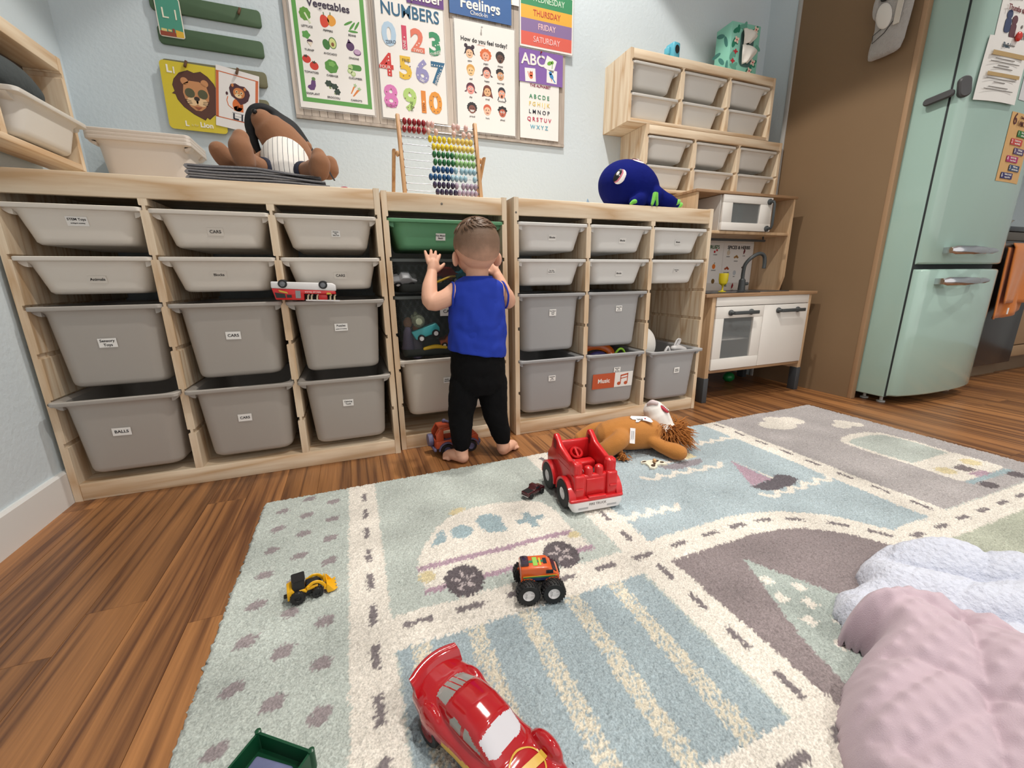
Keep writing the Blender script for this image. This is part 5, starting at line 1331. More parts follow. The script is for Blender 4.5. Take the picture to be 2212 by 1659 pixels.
cloth_heap('minky_blanket', 'dusty pink dotted blanket heaped over the sherpa one', 'blanket',
    [(1.575, -1.712), (1.62, -1.712), (1.68, -1.732), (1.722, -1.762), (1.748, -1.80), (1.745, -1.86), (1.73, -1.93), (1.70, -2.06), (1.42, -2.06), (1.33, -1.97), (1.322, -1.90), (1.335, -1.868), (1.365, -1.836), (1.40, -1.812), (1.455, -1.785), (1.51, -1.772), (1.555, -1.768), (1.545, -1.745), (1.535, -1.73)], pink_h, M_MINKY, 0.0045, 0.012)
# ------------------------------------------------------------------ contents of the left wall shelf
lsx = Matrix.Translation((0.0756, -1.225, 0.962)) @ Matrix.Rotation(ry, 4, 'Z')
def on_left_shelf(x, y, z):
    v = lsx @ Vector((x, y, z)); return (v.x, v.y, v.z)
for k, (u_, lb) in enumerate(((0.772, 'small white bin pulled forward in the left wall shelf nearest the corner'), (0.466, 'small white bin in the left wall shelf nearer the room'))):
    t = thing('storage_bin', lb, 'bin', on_left_shelf(u_, -0.036 if k == 0 else -0.02, 0.125), (0, 0, ry), 'bins of the left wall shelf')
    link('body', binmesh(0.286, 0.112, 0.098, M_BINWS), t)
def bag_blob(label, u_, z_, r_, col, nm_):
    b = MB(); b.ell((0, 0, 0), r_, n=18, m=12); b.ell((r_[0]*0.5, 0.0, -r_[2]*0.2), (r_[0]*0.6, r_[1]*0.9, r_[2]*0.8), n=14, m=10)
    o = fuse(b, nm_, mat(nm_+'_cloth', rgb(*col), rough=0.9, bump=0.6, bscale=60, var=0.2, vscale=30), None, 0.006, 4, on_left_shelf(u_, 0.042, z_), (0, 0, ry))
    tag(o, label, 'cloth', 'cloths in the left wall shelf')
bag_blob('dark grey folded cloth in the left wall shelf', 0.60, 0.192, (0.10, 0.034, 0.055), (70, 76, 78), 'folded_cloth')
bag_blob('brown cloth behind the grey one in the left wall shelf', 0.76, 0.182, (0.11, 0.03, 0.045), (84, 62, 52), 'folded_cloth')
MB().box(0.02, 0.91, 0.08, 0.084, 0.017, 0.262).build('back_panel', mat('shelf_back_dark', rgb(92, 82, 74), rough=0.8), wl3)

# ------------------------------------------------------------------ nested white bins on the left frame
for k in range(3):
    t = thing('storage_bin', ['lowest of three nested white bins on the left frame', 'middle of three nested white bins on the left frame', 'topmost of three nested white bins on the left frame'][k], 'bin', (0.219, -0.215, 1.0915+0.0105*k), group='nested white bins on the left frame')
    link('body', binmesh(0.285, 0.20, 0.178, mat('bin_white_warm', rgb(226, 216, 206), rough=0.42)), t)

# ------------------------------------------------------------------ folded mats and the plush animal on them
M_MAT = mat('mat_grey', rgb(128, 128, 132), rough=0.8, bump=0.5, bscale=180, var=0.3, vscale=90)
M_MATED = mat('mat_dark', rgb(44, 46, 54), rough=0.8)
for k in range(3):
    t = thing('folded_mat', ['bottom grey folded mat under the brown plush', 'middle grey folded mat under the brown plush', 'top grey folded mat under the brown plush'][k], 'mat', (0.61-0.006*k, -0.40, 0.911+0.0155*k), group='folded grey mats')
    n = 22; w_ = 0.37-0.012*k; d_ = 0.27
    vs = []; fs = []
    prof = []
    for i_ in range(n+1):
        u = -0.5+i_/n
        sag = 0.010*max(0, u)**1.2*2*(k+1)*0.55
        prof.append((u*w_, 0.0145-sag+0.0012*math.sin(9*u+k)))
    mb_ = MB()
    low = [(x_, max(0.001, z_-0.0125)) for x_, z_ in prof]
    up_ = prof[::-1]
    # folded nose on the left: rounded
    nose = [(-w_/2-0.006, 0.0125), (-w_/2-0.010, 0.0075), (-w_/2-0.006, 0.002)]
    mb_.prism([(z_, x_) for x_, z_ in low+up_+nose], -d_/2, d_/2, 'y')
    mb_.build('cloth', M_MAT, t)
    mb_ = MB()
    mb_.tube([(p[0], -d_/2, p[1]-0.006) for p in prof], 0.0016, 6)
    mb_.build('binding', M_MATED, t)
PLB = mat('plush_brown', rgb(142, 98, 68), rough=0.9, sheen=0.1, var=0.05, vscale=40, bump=0.2, bscale=500)
pl = thing('plush_animal', 'brown plush animal in pinstripe shirt and dark cap lying on folded mats', 'plush toy', (0.63, -0.36, 0.953))
def W(x, y, z): return (x-0.63, y+0.36, z-0.953)
b = MB()
b.limb([W(0.655, -0.33, 0.99), W(0.65, -0.28, 1.03), W(0.645, -0.24, 1.05)], [0.062, 0.066, 0.05], 18)
for q in (((0.63, -0.34, 0.985), (0.585, -0.40, 0.99), (0.555, -0.44, 1.0)), ((0.68, -0.34, 0.985), (0.73, -0.41, 0.985), (0.755, -0.45, 0.985))):
    b.limb([W(*p) for p in q], [0.032, 0.028, 0.03], 14)
fL_ = [W(0.557, -0.455, 0.99), W(0.552, -0.46, 1.025), W(0.556, -0.455, 1.055)]
b.limb(fL_, [0.03, 0.034, 0.024], 16)
fR_ = [W(0.766, -0.465, 0.975), W(0.772, -0.47, 1.0), W(0.770, -0.465, 1.022)]
b.limb(fR_, [0.031, 0.032, 0.022], 16)
b.limb([W(0.60, -0.29, 1.04), W(0.54, -0.33, 1.0), W(0.495, -0.37, 1.01), W(0.478, -0.385, 1.03)], [0.03, 0.026, 0.032, 0.028], 14)
b.limb([W(0.70, -0.29, 1.03), W(0.76, -0.31, 1.01), W(0.795, -0.33, 1.01), W(0.80, -0.335, 1.03)], [0.03, 0.026, 0.032, 0.026], 14)
fuse(b, 'body', PLB, pl, 0.004, 8)
# head: long muzzle pointing up and back
h_ = MB()
h_.limb([W(0.676, -0.24, 1.075), W(0.645, -0.25, 1.112), W(0.612, -0.262, 1.148), W(0.600, -0.266, 1.162)], [0.068, 0.066, 0.052, 0.038], 22)
fuse(h_, 'head', PLB, pl, 0.004, 8)
sh_ = MB(); sh_.limb([W(0.660, -0.345, 0.99), W(0.656, -0.30, 1.035), W(0.652, -0.255, 1.065)], [0.072, 0.077, 0.058], 22)
def stripemat():
    m = bpy.data.materials.new('pinstripe_white'); m.use_nodes = True
    nt = m.node_tree; N = nt.nodes; L = nt.links; bs = N['Principled BSDF']; bs.inputs['Roughness'].default_value = 0.85
    tc = N.new('ShaderNodeTexCoord'); sp = N.new('ShaderNodeSeparateXYZ'); L.new(tc.outputs['Object'], sp.inputs[0])
    pp = N.new('ShaderNodeMath'); pp.operation = 'PINGPONG'; pp.inputs[1].default_value = 0.0075; L.new(sp.outputs[0], pp.inputs[0])
    lt = N.new('ShaderNodeMath'); lt.operation = 'LESS_THAN'; lt.inputs[1].default_value = 0.0007; L.new(pp.outputs[0], lt.inputs[0])
    mx = N.new('ShaderNodeMix'); mx.data_type = 'RGBA'; mx.inputs[6].default_value = rgb(228, 224, 218); mx.inputs[7].default_value = rgb(60, 62, 78)
    L.new(lt.outputs[0], mx.inputs[0]); L.new(mx.outputs[2], bs.inputs['Base Color'])
    return m
fuse(sh_, 'shirt', stripemat(), pl, 0.004, 6)
NAVY = mat('plush_navy', rgb(34, 38, 56), rough=0.85)
BLK = mat('plush_black', rgb(20, 22, 26), rough=0.8)
def ringc(c_, ax, R_, r_, name, m_, par):
    mb_ = MB(); a = Vector(ax).normalized(); o1 = a.orthogonal().normalized(); o2 = a.cross(o1)
    mb_.loft([[tuple(Vector(c_)+(o1*math.cos(t)+o2*math.sin(t))*(R_+r_*math.cos(q))+a*(2.4*r_*math.sin(q))) for q in [2*PI*i/8 for i in range(8)]] for t in [2*PI*i/24 for i in range(24)]], loop=True)
    return mb_.build(name, m_, par)
ringc(W(0.598, -0.385, 0.99), (-0.55, -0.8, 0.05), 0.027, 0.0055, 'cuff', NAVY, pl)
ringc(W(0.715, -0.395, 0.984), (0.55, -0.8, 0.0), 0.027, 0.006, 'cuff', NAVY, pl)
# dark cap: thick bent brim wrapped round the far side of the head
cp = MB()
pts = [W(0.572, -0.235, 1.06), W(0.560, -0.245, 1.105), W(0.557, -0.25, 1.155), W(0.576, -0.25, 1.195), W(0.612, -0.245, 1.203), W(0.658, -0.235, 1.18), W(0.698, -0.225, 1.148), W(0.732, -0.22, 1.105)]
P_, R_ = spline(pts, [0.010, 0.014, 0.018, 0.020, 0.020, 0.018, 0.014, 0.008], 5)
cp.tube(P_, R_, 12, sq=(1.0, 1.5))
cp.limb([W(0.684, -0.205, 1.088), W(0.650, -0.215, 1.13), W(0.612, -0.225, 1.165), W(0.598, -0.23, 1.178)], [0.066, 0.072, 0.060, 0.042], 20)
fuse(cp, 'cap', BLK, pl, 0.004, 6)
ea = MB(); ea.ell(W(0.728, -0.235, 1.105), (0.016, 0.012, 0.017)); ea.ell(W(0.556, -0.24, 1.075), (0.012, 0.01, 0.014)); ea.build('ears', PLB, pl)
no = MB(); no.ell(W(0.581, -0.296, 1.182), (0.009, 0.007, 0.008)); no.build('nose', mat('nose_black_gloss', rgb(16, 16, 18), rough=0.15), pl)
tl = MB(); tl.prism([(W(0.79, 0, 0)[0], W(0, 0, 0.985)[2]), (W(0.80, 0, 0)[0], W(0, 0, 0.985)[2]), (W(0.813, 0, 0)[0], W(0, 0, 0.955)[2]), (W(0.806, 0, 0)[0], W(0, 0, 0.952)[2])], 0, 0.004)
tl2 = MB(); tl2.tube([W(0.795, -0.44, 0.985), W(0.802, -0.445, 0.968), W(0.81, -0.448, 0.953)], 0.0045, 6, sq=(1, 0.4)); tl2.build('strap', BLK, pl)
lp_ = MB(); P_, R_ = spline([(0.82, -0.515, 0.911), (0.828, -0.515, 0.920), (0.845, -0.515, 0.921), (0.855, -0.515, 0.9115)], 0.0015, 5); lp_.tube(P_, R_, 6)
tag(lp_.build('cord_loop', mat('cord_magenta', rgb(170, 30, 80), rough=0.6)), 'small magenta cord loop on the left frame beside the plush', 'cord')

# ------------------------------------------------------------------ abacus
ab = thing('abacus', 'wooden abacus with rainbow bead rows on the narrow frame', 'abacus', (1.167, -0.45, 0.912))
M_BEECH = wood('beech', rgb(214, 172, 126), rgb(180, 132, 88), axis=2, scale=2.0, rough=0.45, dist=2.0)
M_WIRE = mat('wire_steel', rgb(150, 150, 156), rough=0.3, metal=0.9)
M_BLKP = mat('plastic_black', rgb(28, 28, 30), rough=0.4)
def AP(s, t):   # s: 0 left..1 right, t: 0 top..1 bottom
    zb, zt = 0.003, 0.262
    yb, yt = -0.055, 0.0
    x_ = -0.136+0.272*s
    return (x_, yt+(yb-yt)*t, zt+(zb-zt)*t)
for s_ in (0, 1):
    a_, c_ = Vector(AP(s_, 0)), Vector(AP(s_, 1))
    mb_ = MB(); q = []
    for v_ in (c_, a_): q.append([(v_.x+dx, v_.y+dy, v_.z) for dx, dy in ((-0.0065, -0.009), (0.0065, -0.009), (0.0065, 0.009), (-0.0065, 0.009))])
    mb_.loft(q, smooth=False); mb_.build('frame_bar', M_BEECH, ab, bevel=0.003)
    sg = -1 if s_ == 0 else 1
    pv = Vector(AP(s_, 0.50))
    mb_ = MB(); tx_ = pv.x+sg*0.0235
    mb_.loft([[(tx_+dx, y_+dy, z_) for dx, dy in ((-0.006, -0.008), (0.006, -0.008), (0.006, 0.008), (-0.006, 0.008))] for y_, z_ in ((0.10, 0.001), (pv.y-0.004, pv.z+0.012))], smooth=False)
    mb_.build('support', M_BEECH, ab, bevel=0.003)
    mb_ = MB(); mb_.ell((pv.x+sg*0.012, pv.y, pv.z), (0.0062, 0.0098, 0.0098), n=14, m=10); mb_.build('pivot_bead', M_BEECH, ab)
rows = [.08, .176, .27, .368, .466, .565, .663, .763, .863, .955]
rng = [(285, 1460), (300, 1475), (310, 1485), (320, 1500), (335, 1515), (345, 1530), (355, 1545), (368, 1558), (380, 1570), (390, 1585)]
bx_ = [[350, 425, 500, 572, 645, 718, 785, 1130, 1205, 1337], [352, 430, 500, 575, 658, 728, 850, 1142, 1305, 1400],
       [752, 828, 905, 980, 1066, 1140, 1213, 1285, 1356, 1425], [812, 884, 956, 1028, 1100, 1168, 1240, 1310, 1380, 1450],
       [825, 897, 970, 1043, 1115, 1187, 1258, 1328, 1400, 1470], [842, 915, 988, 1060, 1132, 1200, 1272, 1343, 1413, 1485],
       [822, 893, 968, 1040, 1112, 1185, 1285, 1357, 1430, 1500], [772, 843, 915, 990, 1060, 1130, 1200, 1275, 1348, 1510],
       [837, 910, 983, 1058, 1132, 1200, 1312, 1385, 1455, 1525], [885, 958, 1032, 1105, 1182, 1247, 1320, 1393, 1465, 1537]]
bc = [(150, 24, 34), (150, 24, 34), (226, 200, 34), (226, 200, 34), (30, 108, 58), (30, 108, 58), (20, 78, 128), (20, 78, 128), (50, 38, 70), (50, 38, 70)]
bl = [(226, 186, 178), (228, 190, 178), (228, 200, 104), (230, 204, 110), (140, 184, 118), (140, 184, 118), (156, 192, 206), (156, 192, 206), (166, 150, 168), (170, 152, 170)]
bm_ = MB(); bm_.ell((0, 0, 0), (0.0076, 0.0115, 0.0115), n=14, m=10)
beadm = {}
for r_ in range(10):
    p0, p1 = Vector(AP(0, rows[r_])), Vector(AP(1, rows[r_]))
    w_ = MB(); w_.tube([p0, p1], 0.0011, 6)
    for e_ in (p0+Vector((0.0065, 0, 0)), p1-Vector((0.0085, 0, 0))): w_.ell((e_.x+0.001, e_.y, e_.z), (0.002, 0.004, 0.004), n=8, m=6)
    w_.build('wire', M_WIRE, ab)
    lo_, hi_ = rng[r_]
    for k in range(10):
        s_ = (bx_[r_][k]-lo_)/(hi_-lo_)
        pos = p0+Vector((0.0075, 0, 0))+(p1-p0-Vector((0.015, 0, 0)))*s_
        cc = bc[r_] if k < 5 else bl[r_]
        if cc not in beadm: beadm[cc] = bm_.build('bead', mat('bead_%d_%d_%d' % cc, rgb(*cc), rough=0.18, coat=0.4), ab, pos)
        else: link('bead', beadm[cc].data, ab, pos)

# ------------------------------------------------------------------ octopus plush
oc = thing('octopus_plush', 'royal blue plush octopus with green tentacle tips on the right frame', 'plush toy', (1.99, -0.45, 0.912))
M_OCT = mat('plush_royal_blue', rgb(10, 22, 104), rough=0.9, spec=0.15, var=0.15, vscale=25, bump=0.3, bscale=70)
b = MB()
b.ell((-0.005, 0.0, 0.085), (0.138, 0.12, 0.105), (0, 0.35, 0), 28, 20)
b.ell((0.01, -0.01, 0.05), (0.13, 0.10, 0.06), None, 20, 12)
for k, (a, b_, c_) in enumerate((((0.04, -0.07, 0.05), (0.06, -0.10, 0.045), (0.035, -0.112, 0.012)), ((0.06, -0.07, 0.05), (0.12, -0.095, 0.025), (0.17, -0.09, 0.022)), ((0.08, -0.05, 0.05), (0.15, -0.06, 0.022), (0.215, -0.055, 0.02)), ((0.0, -0.07, 0.04), (-0.03, -0.10, 0.018), (-0.055, -0.105, 0.014)), ((0.08, 0.04, 0.05), (0.14, 0.07, 0.025), (0.18, 0.09, 0.02)))):
    b.limb([a, b_, c_], [0.046, 0.032, 0.019], 14)
ocb = fuse(b, 'body', M_OCT, oc, 0.005, 6)
from mathutils.bvhtree import BVHTree
bvh_oc = BVHTree.FromPolygons([v.co.copy() for v in ocb.data.vertices], [tuple(p.vertices) for p in ocb.data.polygons])
M_LIME = mat('plush_lime', rgb(110, 200, 60), rough=0.8, sheen=0.4)
for k, pts in enumerate((((0.022, -0.128, 0.004), (0.036, -0.125, 0.045), (0.03, -0.12, 0.02)), ((0.046, -0.128, 0.004), (0.038, -0.126, 0.045), (0.05, -0.122, 0.016)), ((0.148, -0.103, 0.008), (0.176, -0.103, 0.024), (0.184, -0.096, 0.026)), ((0.205, -0.068, 0.008), (0.222, -0.068, 0.02), (0.23, -0.06, 0.022)), ((-0.07, -0.112, 0.004), (-0.058, -0.116, 0.012), (-0.04, -0.116, 0.008)))):
    q = MB(); q.limb(pts, [0.006, 0.010, 0.006], 10); q.build('tentacle_lining', M_LIME, oc)
def eye(par, c_, nrm, r_, tilt, flat=False):
    dr_ = (Vector(c_)-Vector((-0.005, 0, 0.085))).normalized()
    hit, nrm, _, _ = bvh_oc.ray_cast(Vector((-0.005, 0, 0.085))+dr_*0.4, -dr_)
    c_ = hit-nrm*0.0012
    Z = Vector(nrm).normalized(); M_ = Z.to_track_quat('Z', 'Y').to_matrix().to_4x4(); M_.translation = Vector(c_)
    M_ = M_ @ Matrix.Rotation(tilt, 4, 'Z')
    def disc(x_, y_, rx, ry_, z_, m_, nm_):
        q = MB(); q.xf = M_ @ Matrix.Translation((x_, y_, z_)); q.ell((0, 0, 0), (rx, ry_, 0.0035), n=20, m=6); return q.build(nm_, m_, par)
    disc(0, 0, r_, r_*1.35, 0, mat('eye_white', rgb(236, 232, 230), rough=0.6), 'eye_white')
    disc(-r_*0.28, 0.0, r_*0.78, r_*1.28, 0.0010, mat('eye_pink', rgb(206, 120, 140), rough=0.6), 'eye_rim')
    disc(-r_*0.48, 0.0, r_*0.62, r_*1.22, 0.0020, mat('eye_black', rgb(14, 14, 20), rough=0.4), 'pupil')
    disc(-r_*0.6, r_*0.25, r_*0.3, r_*0.5, 0.0030, mat('eye_white', rgb(236, 232, 230)), 'eye_highlight')
    disc(-r_*0.2, r_*0.1, r_*0.1, r_*0.18, 0.0030, mat('eye_white', rgb(236, 232, 230)), 'eye_highlight')
eye(oc, (-0.103, -0.076, 0.108), (-0.66, -0.7, 0.28), 0.022, -0.55)
eye(oc, (-0.006, -0.062, 0.184), (0.0, -0.55, 0.83), 0.021, -1.75)
# small pale blue plastic scrap at the back of the right frame
q = MB(); q.prism([(0, 0), (0.05, 0), (0.028, 0.02), (0.012, 0.046), (0.006, 0.022)], 0, 0.004, 'z')
o = q.build('plastic_star', mat('pale_blue_plastic', rgb(150, 182, 214), rough=0.4, alpha=0.7), None, (1.80, -0.40, 0.910), (PI/2, 0, 0))
tag(o, 'pale blue pointed plastic piece left of the octopus plush', 'toy piece')

# ------------------------------------------------------------------ tissue box, sharpener on the upper wall shelf
tb = thing('tissue_box', 'green leaf-patterned tissue box standing on end with tissues', 'tissue box', (2.852, -0.125, 1.648), (0, 0, -0.06))
M_TEAL = mat('tissue_teal', rgb(132, 196, 176), rough=0.55)
MB().box(-0.092, 0.092, -0.052, 0.052, 0, 0.226).build('carton', M_TEAL, tb, bevel=0.002)
lf = MB(); rr_ = random.Random(5)
def on_front(poly): return [(x_, z_) for x_, z_ in poly]
for cx_, cz_, a, col in ((-0.06, 0.19, 0.5, 0), (-0.07, 0.135, 1.2, 0), (-0.062, 0.03, -0.4, 1), (0.055, 0.20, 0.3, 0), (0.06, 0.055, -0.5, 0), (0.04, 0.025, 0.8, 0), (-0.02, 0.21, 0.1, 1), (0.075, 0.12, 1.4, 1), (-0.075, 0.08, 1.0, 1)):
    q = MB(); q.xf = Matrix.Translation((cx_, -0.0522, cz_)) @ Matrix.Rotation(PI/2, 4, 'X')
    q.prism(circ(0, 0, 0.024, 12, 0.011, a), 0, 0.0006); q.prism(circ(0.012, 0.008, 0.018, 12, 0.009, a+1.1), 0, 0.0005)
    q.build('printed_leaf', mat('leaf_dark' if col == 0 else 'leaf_mid', rgb(24, 120, 92) if col == 0 else rgb(96, 160, 140), rough=0.6), tb)
for k in range(5):
    q = MB(); q.xf = Matrix.Translation((-0.0922, -0.04+0.02*k, 0.03+0.04*((k*3) % 5))) @ Matrix.Rotation(-PI/2, 4, 'Y')
    q.prism(circ(0, 0, 0.03, 12, 0.010, 0.4*k), 0, 0.0006); q.build('printed_leaf', mat('leaf_slate', rgb(60, 120, 112), rough=0.6), tb)
for cx_, cz_ in ((0.062, 0.207), (-0.055, 0.148), (0.062, 0.062), (0.045, 0.022)):
    q = MB(); q.xf = Matrix.Translation((cx_, -0.0532, cz_)) @ Matrix.Rotation(PI/2, 4, 'X')
    for j in range(4): q.prism(circ(0.009*math.cos(j*PI/2+0.5), 0.009*math.sin(j*PI/2+0.5), 0.008, 10, 0.006, j*PI/2+0.5), 0, 0.0006)
    fo = q.build('printed_flower', mat('flower_cream', rgb(232, 206, 190), rough=0.6), tb)
    q = MB(); q.xf = Matrix.Translation((cx_, -0.0536, cz_)) @ Matrix.Rotation(PI/2, 4, 'X'); q.prism(circ(0, 0, 0.004, 10), 0, 0.0006); q.build('flower_centre', mat('flower_red', rgb(180, 40, 50), rough=0.6), fo)
for cx_, cz_ in ((-0.055, 0.098), (-0.068, 0.055)):
    q = MB(); q.xf = Matrix.Translation((cx_, -0.0528, cz_)) @ Matrix.Rotation(PI/2, 4, 'X'); q.prism(wave_poly((0, 0), 0.011, 0.009, 4, 0.35, 24), 0, 0.0006); q.build('printed_flower', mat('flower_red', rgb(180, 40, 50)), tb)
q = MB(); q.xf = Matrix.Translation((0.012, -0.0526, 0.118)) @ Matrix.Rotation(PI/2, 4, 'X'); q.prism(rpoly(0.085, 0.165, 0.03), 0, 0.0005); q.build('opening', mat('tissue_opening', rgb(70, 100, 96), rough=0.8), tb)
M_TISSUE = mat('tissue_paper', rgb(226, 222, 214), rough=0.9)
def tissue(pts_a, pts_b, nm_):
    n = 10; vs = []; fs = []
    A_, _ = spline(pts_a, 1, 4); B_, _ = spline(pts_b, 1, 4)
    N_ = len(A_)
    for i_ in range(N_):
        for j in range(n+1):
            t = j/n; p = A_[i_].lerp(B_[i_], t)
            vs.append((p.x, p.y-0.012*math.sin(PI*t)-0.004*math.sin(3*PI*t+i_*0.5), p.z))
    for i_ in range(N_-1):
        for j in range(n): a = i_*(n+1)+j; fs.append((a, a+1, a+n+2, a+n+1))
    mb_ = MB(); mb_._add(vs, fs, True); o = mb_.build(nm_, M_TISSUE, tb)
    md = o.modifiers.new('s', 'SOLIDIFY'); md.thickness = 0.0012
tissue([(-0.022, -0.054, 0.20), (-0.026, -0.066, 0.165), (-0.014, -0.060, 0.13)], [(0.03, -0.056, 0.195), (0.058, -0.075, 0.172), (0.022, -0.062, 0.135)], 'tissue')
tissue([(-0.018, -0.056, 0.13), (-0.034, -0.072, 0.085), (-0.018, -0.066, 0.04)], [(0.016, -0.058, 0.125), (0.064, -0.078, 0.105), (0.012, -0.066, 0.045)], 'tissue')
ps = thing('pencil_sharpener', 'light blue device with a round dark hole on the upper wall shelf', 'sharpener', (2.405, -0.172, 1.648), (0, 0, 0.1))
MB().box(-0.022, 0.022, -0.02, 0.035, 0, 0.072).build('case', mat('sharpener_blue', rgb(90, 176, 200), rough=0.35), ps, bevel=0.008)
q = MB(); q.xf = Matrix.Translation((0.0, -0.0203, 0.04)) @ Matrix.Rotation(PI/2, 4, 'X'); q.prism(circ(0, 0, 0.0135, 20, 0.018), 0, 0.0012); q.build('hole', M_BLKP, ps)
MB().box(-0.036, -0.02, 0.0, 0.03, 0.02, 0.055).build('side_tab', mat('sharpener_blue', rgb(90, 176, 200)), ps, bevel=0.005)

# ------------------------------------------------------------------ grey plush bag hanging on the brown panel
bg = thing('hanging_bag', 'grey fluffy animal bag hanging on the brown panel', 'bag', (3.199, -0.648, 1.60))
M_FUR = mat('bag_grey_fur', rgb(168, 164, 160), rough=0.95, bump=0.9, bscale=160, var=0.12, vscale=60, sheen=0.4)
def BX(u, v, d): return (-d, -u, v)     # u: towards the room, v: up
b = MB()
secs = []
for v_, u0, u1, d_ in ((-0.02, -0.055, 0.045, 0.012), (-0.012, -0.066, 0.062, 0.03), (0.02, -0.066, 0.072, 0.038), (0.10, -0.055, 0.08, 0.04), (0.20, -0.062, 0.088, 0.04), (0.27, -0.06, 0.085, 0.036), (0.30, -0.04, 0.06, 0.015)):
    cu_, hu = (u0+u1)/2, (u1-u0)/2
    secs.append([BX(cu_+hu*math.cos(t), v_, 0.02+d_*0.55*math.sin(t)+d_*0.1) for t in [2*PI*i/20 for i in range(20)]])
b.loft(secs)
b.ell(BX(0.06, 0.24, 0.045), (0.02, 0.05, 0.05)); b.ell(BX(-0.055, 0.19, 0.035), (0.015, 0.015, 0.05))
fuse(b, 'body', M_FUR, bg, 0.005, 3)
q = MB(); q.xf = Matrix.Translation(BX(-0.012, 0.135, 0.048)) @ Matrix.Rotation(-0.3, 4, 'X'); q.ell((0, 0, 0), (0.006, 0.03, 0.055)); q.build('muzzle_patch', mat('bag_white', rgb(222, 218, 212), rough=0.9), bg)
q = MB(); q.ell(BX(-0.022, 0.203, 0.05), (0.006, 0.016, 0.010), (0.4, 0, 0)); q.build('eye', M_BLKP, bg)
q = MB(); q.tube([BX(-0.045, 0.075, 0.046), BX(-0.045, 0.045, 0.044), BX(0.0, 0.066, 0.047), BX(0.03, 0.10, 0.048), BX(0.036, 0.16, 0.049), BX(0.05, 0.24, 0.052)], 0.0016, 6)
q.tube([BX(-0.045, 0.075, 0.046), BX(-0.005, 0.092, 0.048)], 0.0014, 6); q.build('stitching', mat('stitch_dark', rgb(60, 58, 56), rough=0.8), bg)
q = MB(); q.xf = Matrix.Translation(BX(0.045, 0.15, 0.048)) @ Matrix.Rotation(0.05, 4, 'X'); q.box(-0.003, 0.002, -0.011, 0.011, -0.07, 0.09); lb_ = q.build('label_strip', mat('bag_label', rgb(206, 200, 190), rough=0.7), bg)
q = MB(); q.xf = Matrix.Translation(BX(0.048, 0.195, 0.052)); q.box(-0.002, 0.001, -0.003, 0.003, -0.02, 0.025); q.build('printed_bar', M_INK, bg)
q = MB(); q.tube([BX(0.005, 0.29, 0.02), BX(0.0, 0.34, 0.012), BX(0.0, 0.38, 0.004)], 0.004, 8); q.build('strap', M_FUR, bg)
# ------------------------------------------------------------------ toys on the floor
RZ0 = 0.0135     # top of the rug pile
M_TYRE = mat('tyre_black', rgb(26, 26, 28), rough=0.6)
M_RED = mat('toy_red', rgb(206, 34, 38), rough=0.28, coat=0.2)
M_WPL = mat('toy_white', rgb(228, 226, 226), rough=0.35)
def wheel(par, x, y, z, R_, w_, hub, name='wheel', hubr=0.5, tread=0, rim=None):
    """axle along local y"""
    o = bpy.data.objects.new(name, None); COL.objects.link(o); o.parent = par; o.location = (x, y, z)
    mb_ = MB(); mb_.xf = Matrix.Rotation(PI/2, 4, 'X')
    mb_.lathe([(R_*hubr, -w_/2), (R_*0.9, -w_/2), (R_, -w_*0.32), (R_, w_*0.32), (R_*0.9, w_/2), (R_*hubr, w_/2), (R_*hubr*0.9, w_*0.3), (R_*hubr*0.9, -w_*0.3), (R_*hubr, -w_/2)], 28, cap=False)
    if tread:
        for k in range(tread):
            a = 2*PI*k/tread
            for sg in (-1, 1):
                mb_.xf = Matrix.Rotation(PI/2, 4, 'X') @ Matrix.Rotation(a+(0.5*2*PI/tread if sg > 0 else 0), 4, 'Z') @ Matrix.Translation((R_, 0, sg*w_*0.24)) @ Matrix.Rotation(0.35*sg, 4, 'X')
                mb_.cbox(0, 0, 0, R_*0.12, R_*0.13, w_*0.42)
    mb_.build('tyre', M_TYRE, o, sharp=40)
    mb_ = MB(); mb_.xf = Matrix.Rotation(PI/2, 4, 'X')
    mb_.lathe([(0.0001, -w_*0.46), (R_*hubr*0.3, -w_*0.46), (R_*hubr*0.35, -w_*0.34), (R_*hubr*0.8, -w_*0.30), (R_*hubr*0.98, -w_*0.46), (R_*hubr*0.98, w_*0.46), (R_*hubr*0.8, w_*0.30), (R_*hubr*0.35, w_*0.34), (R_*hubr*0.3, w_*0.46), (0.0001, w_*0.46)], 24)
    if rim:
        for k in range(rim):
            mb_.xf = Matrix.Rotation(PI/2, 4, 'X') @ Matrix.Rotation(2*PI*k/rim, 4, 'Z')
            mb_.box(0, R_*hubr*0.9, -R_*0.05, R_*0.05, -w_*0.42, w_*0.42)
    mb_.build('hub', hub, o)
    return o
def split_zone(o, test, name, m):
    """move the faces of o that pass test(center, normal) into a child part"""
    me = o.data
    bm = bmesh.new(); bm.from_mesh(me)
    sel = [f for f in bm.faces if test(f.calc_center_median(), f.normal)]
    if not sel: bm.free(); return None
    bm2 = bm.copy(); ids = {f.index for f in sel}
    bm2.faces.ensure_lookup_table()
    bmesh.ops.delete(bm2, geom=[f for f in bm2.faces if f.index not in ids], context='FACES')
    bmesh.ops.delete(bm, geom=sel, context='FACES')
    bm.to_mesh(me); bm.free()
    m2 = bpy.data.meshes.new(name); bm2.to_mesh(m2); bm2.free(); m2.materials.clear(); m2.materials.append(m)
    m2.polygons.foreach_set('material_index', [0]*len(m2.polygons))
    return link(name, m2, o.parent)

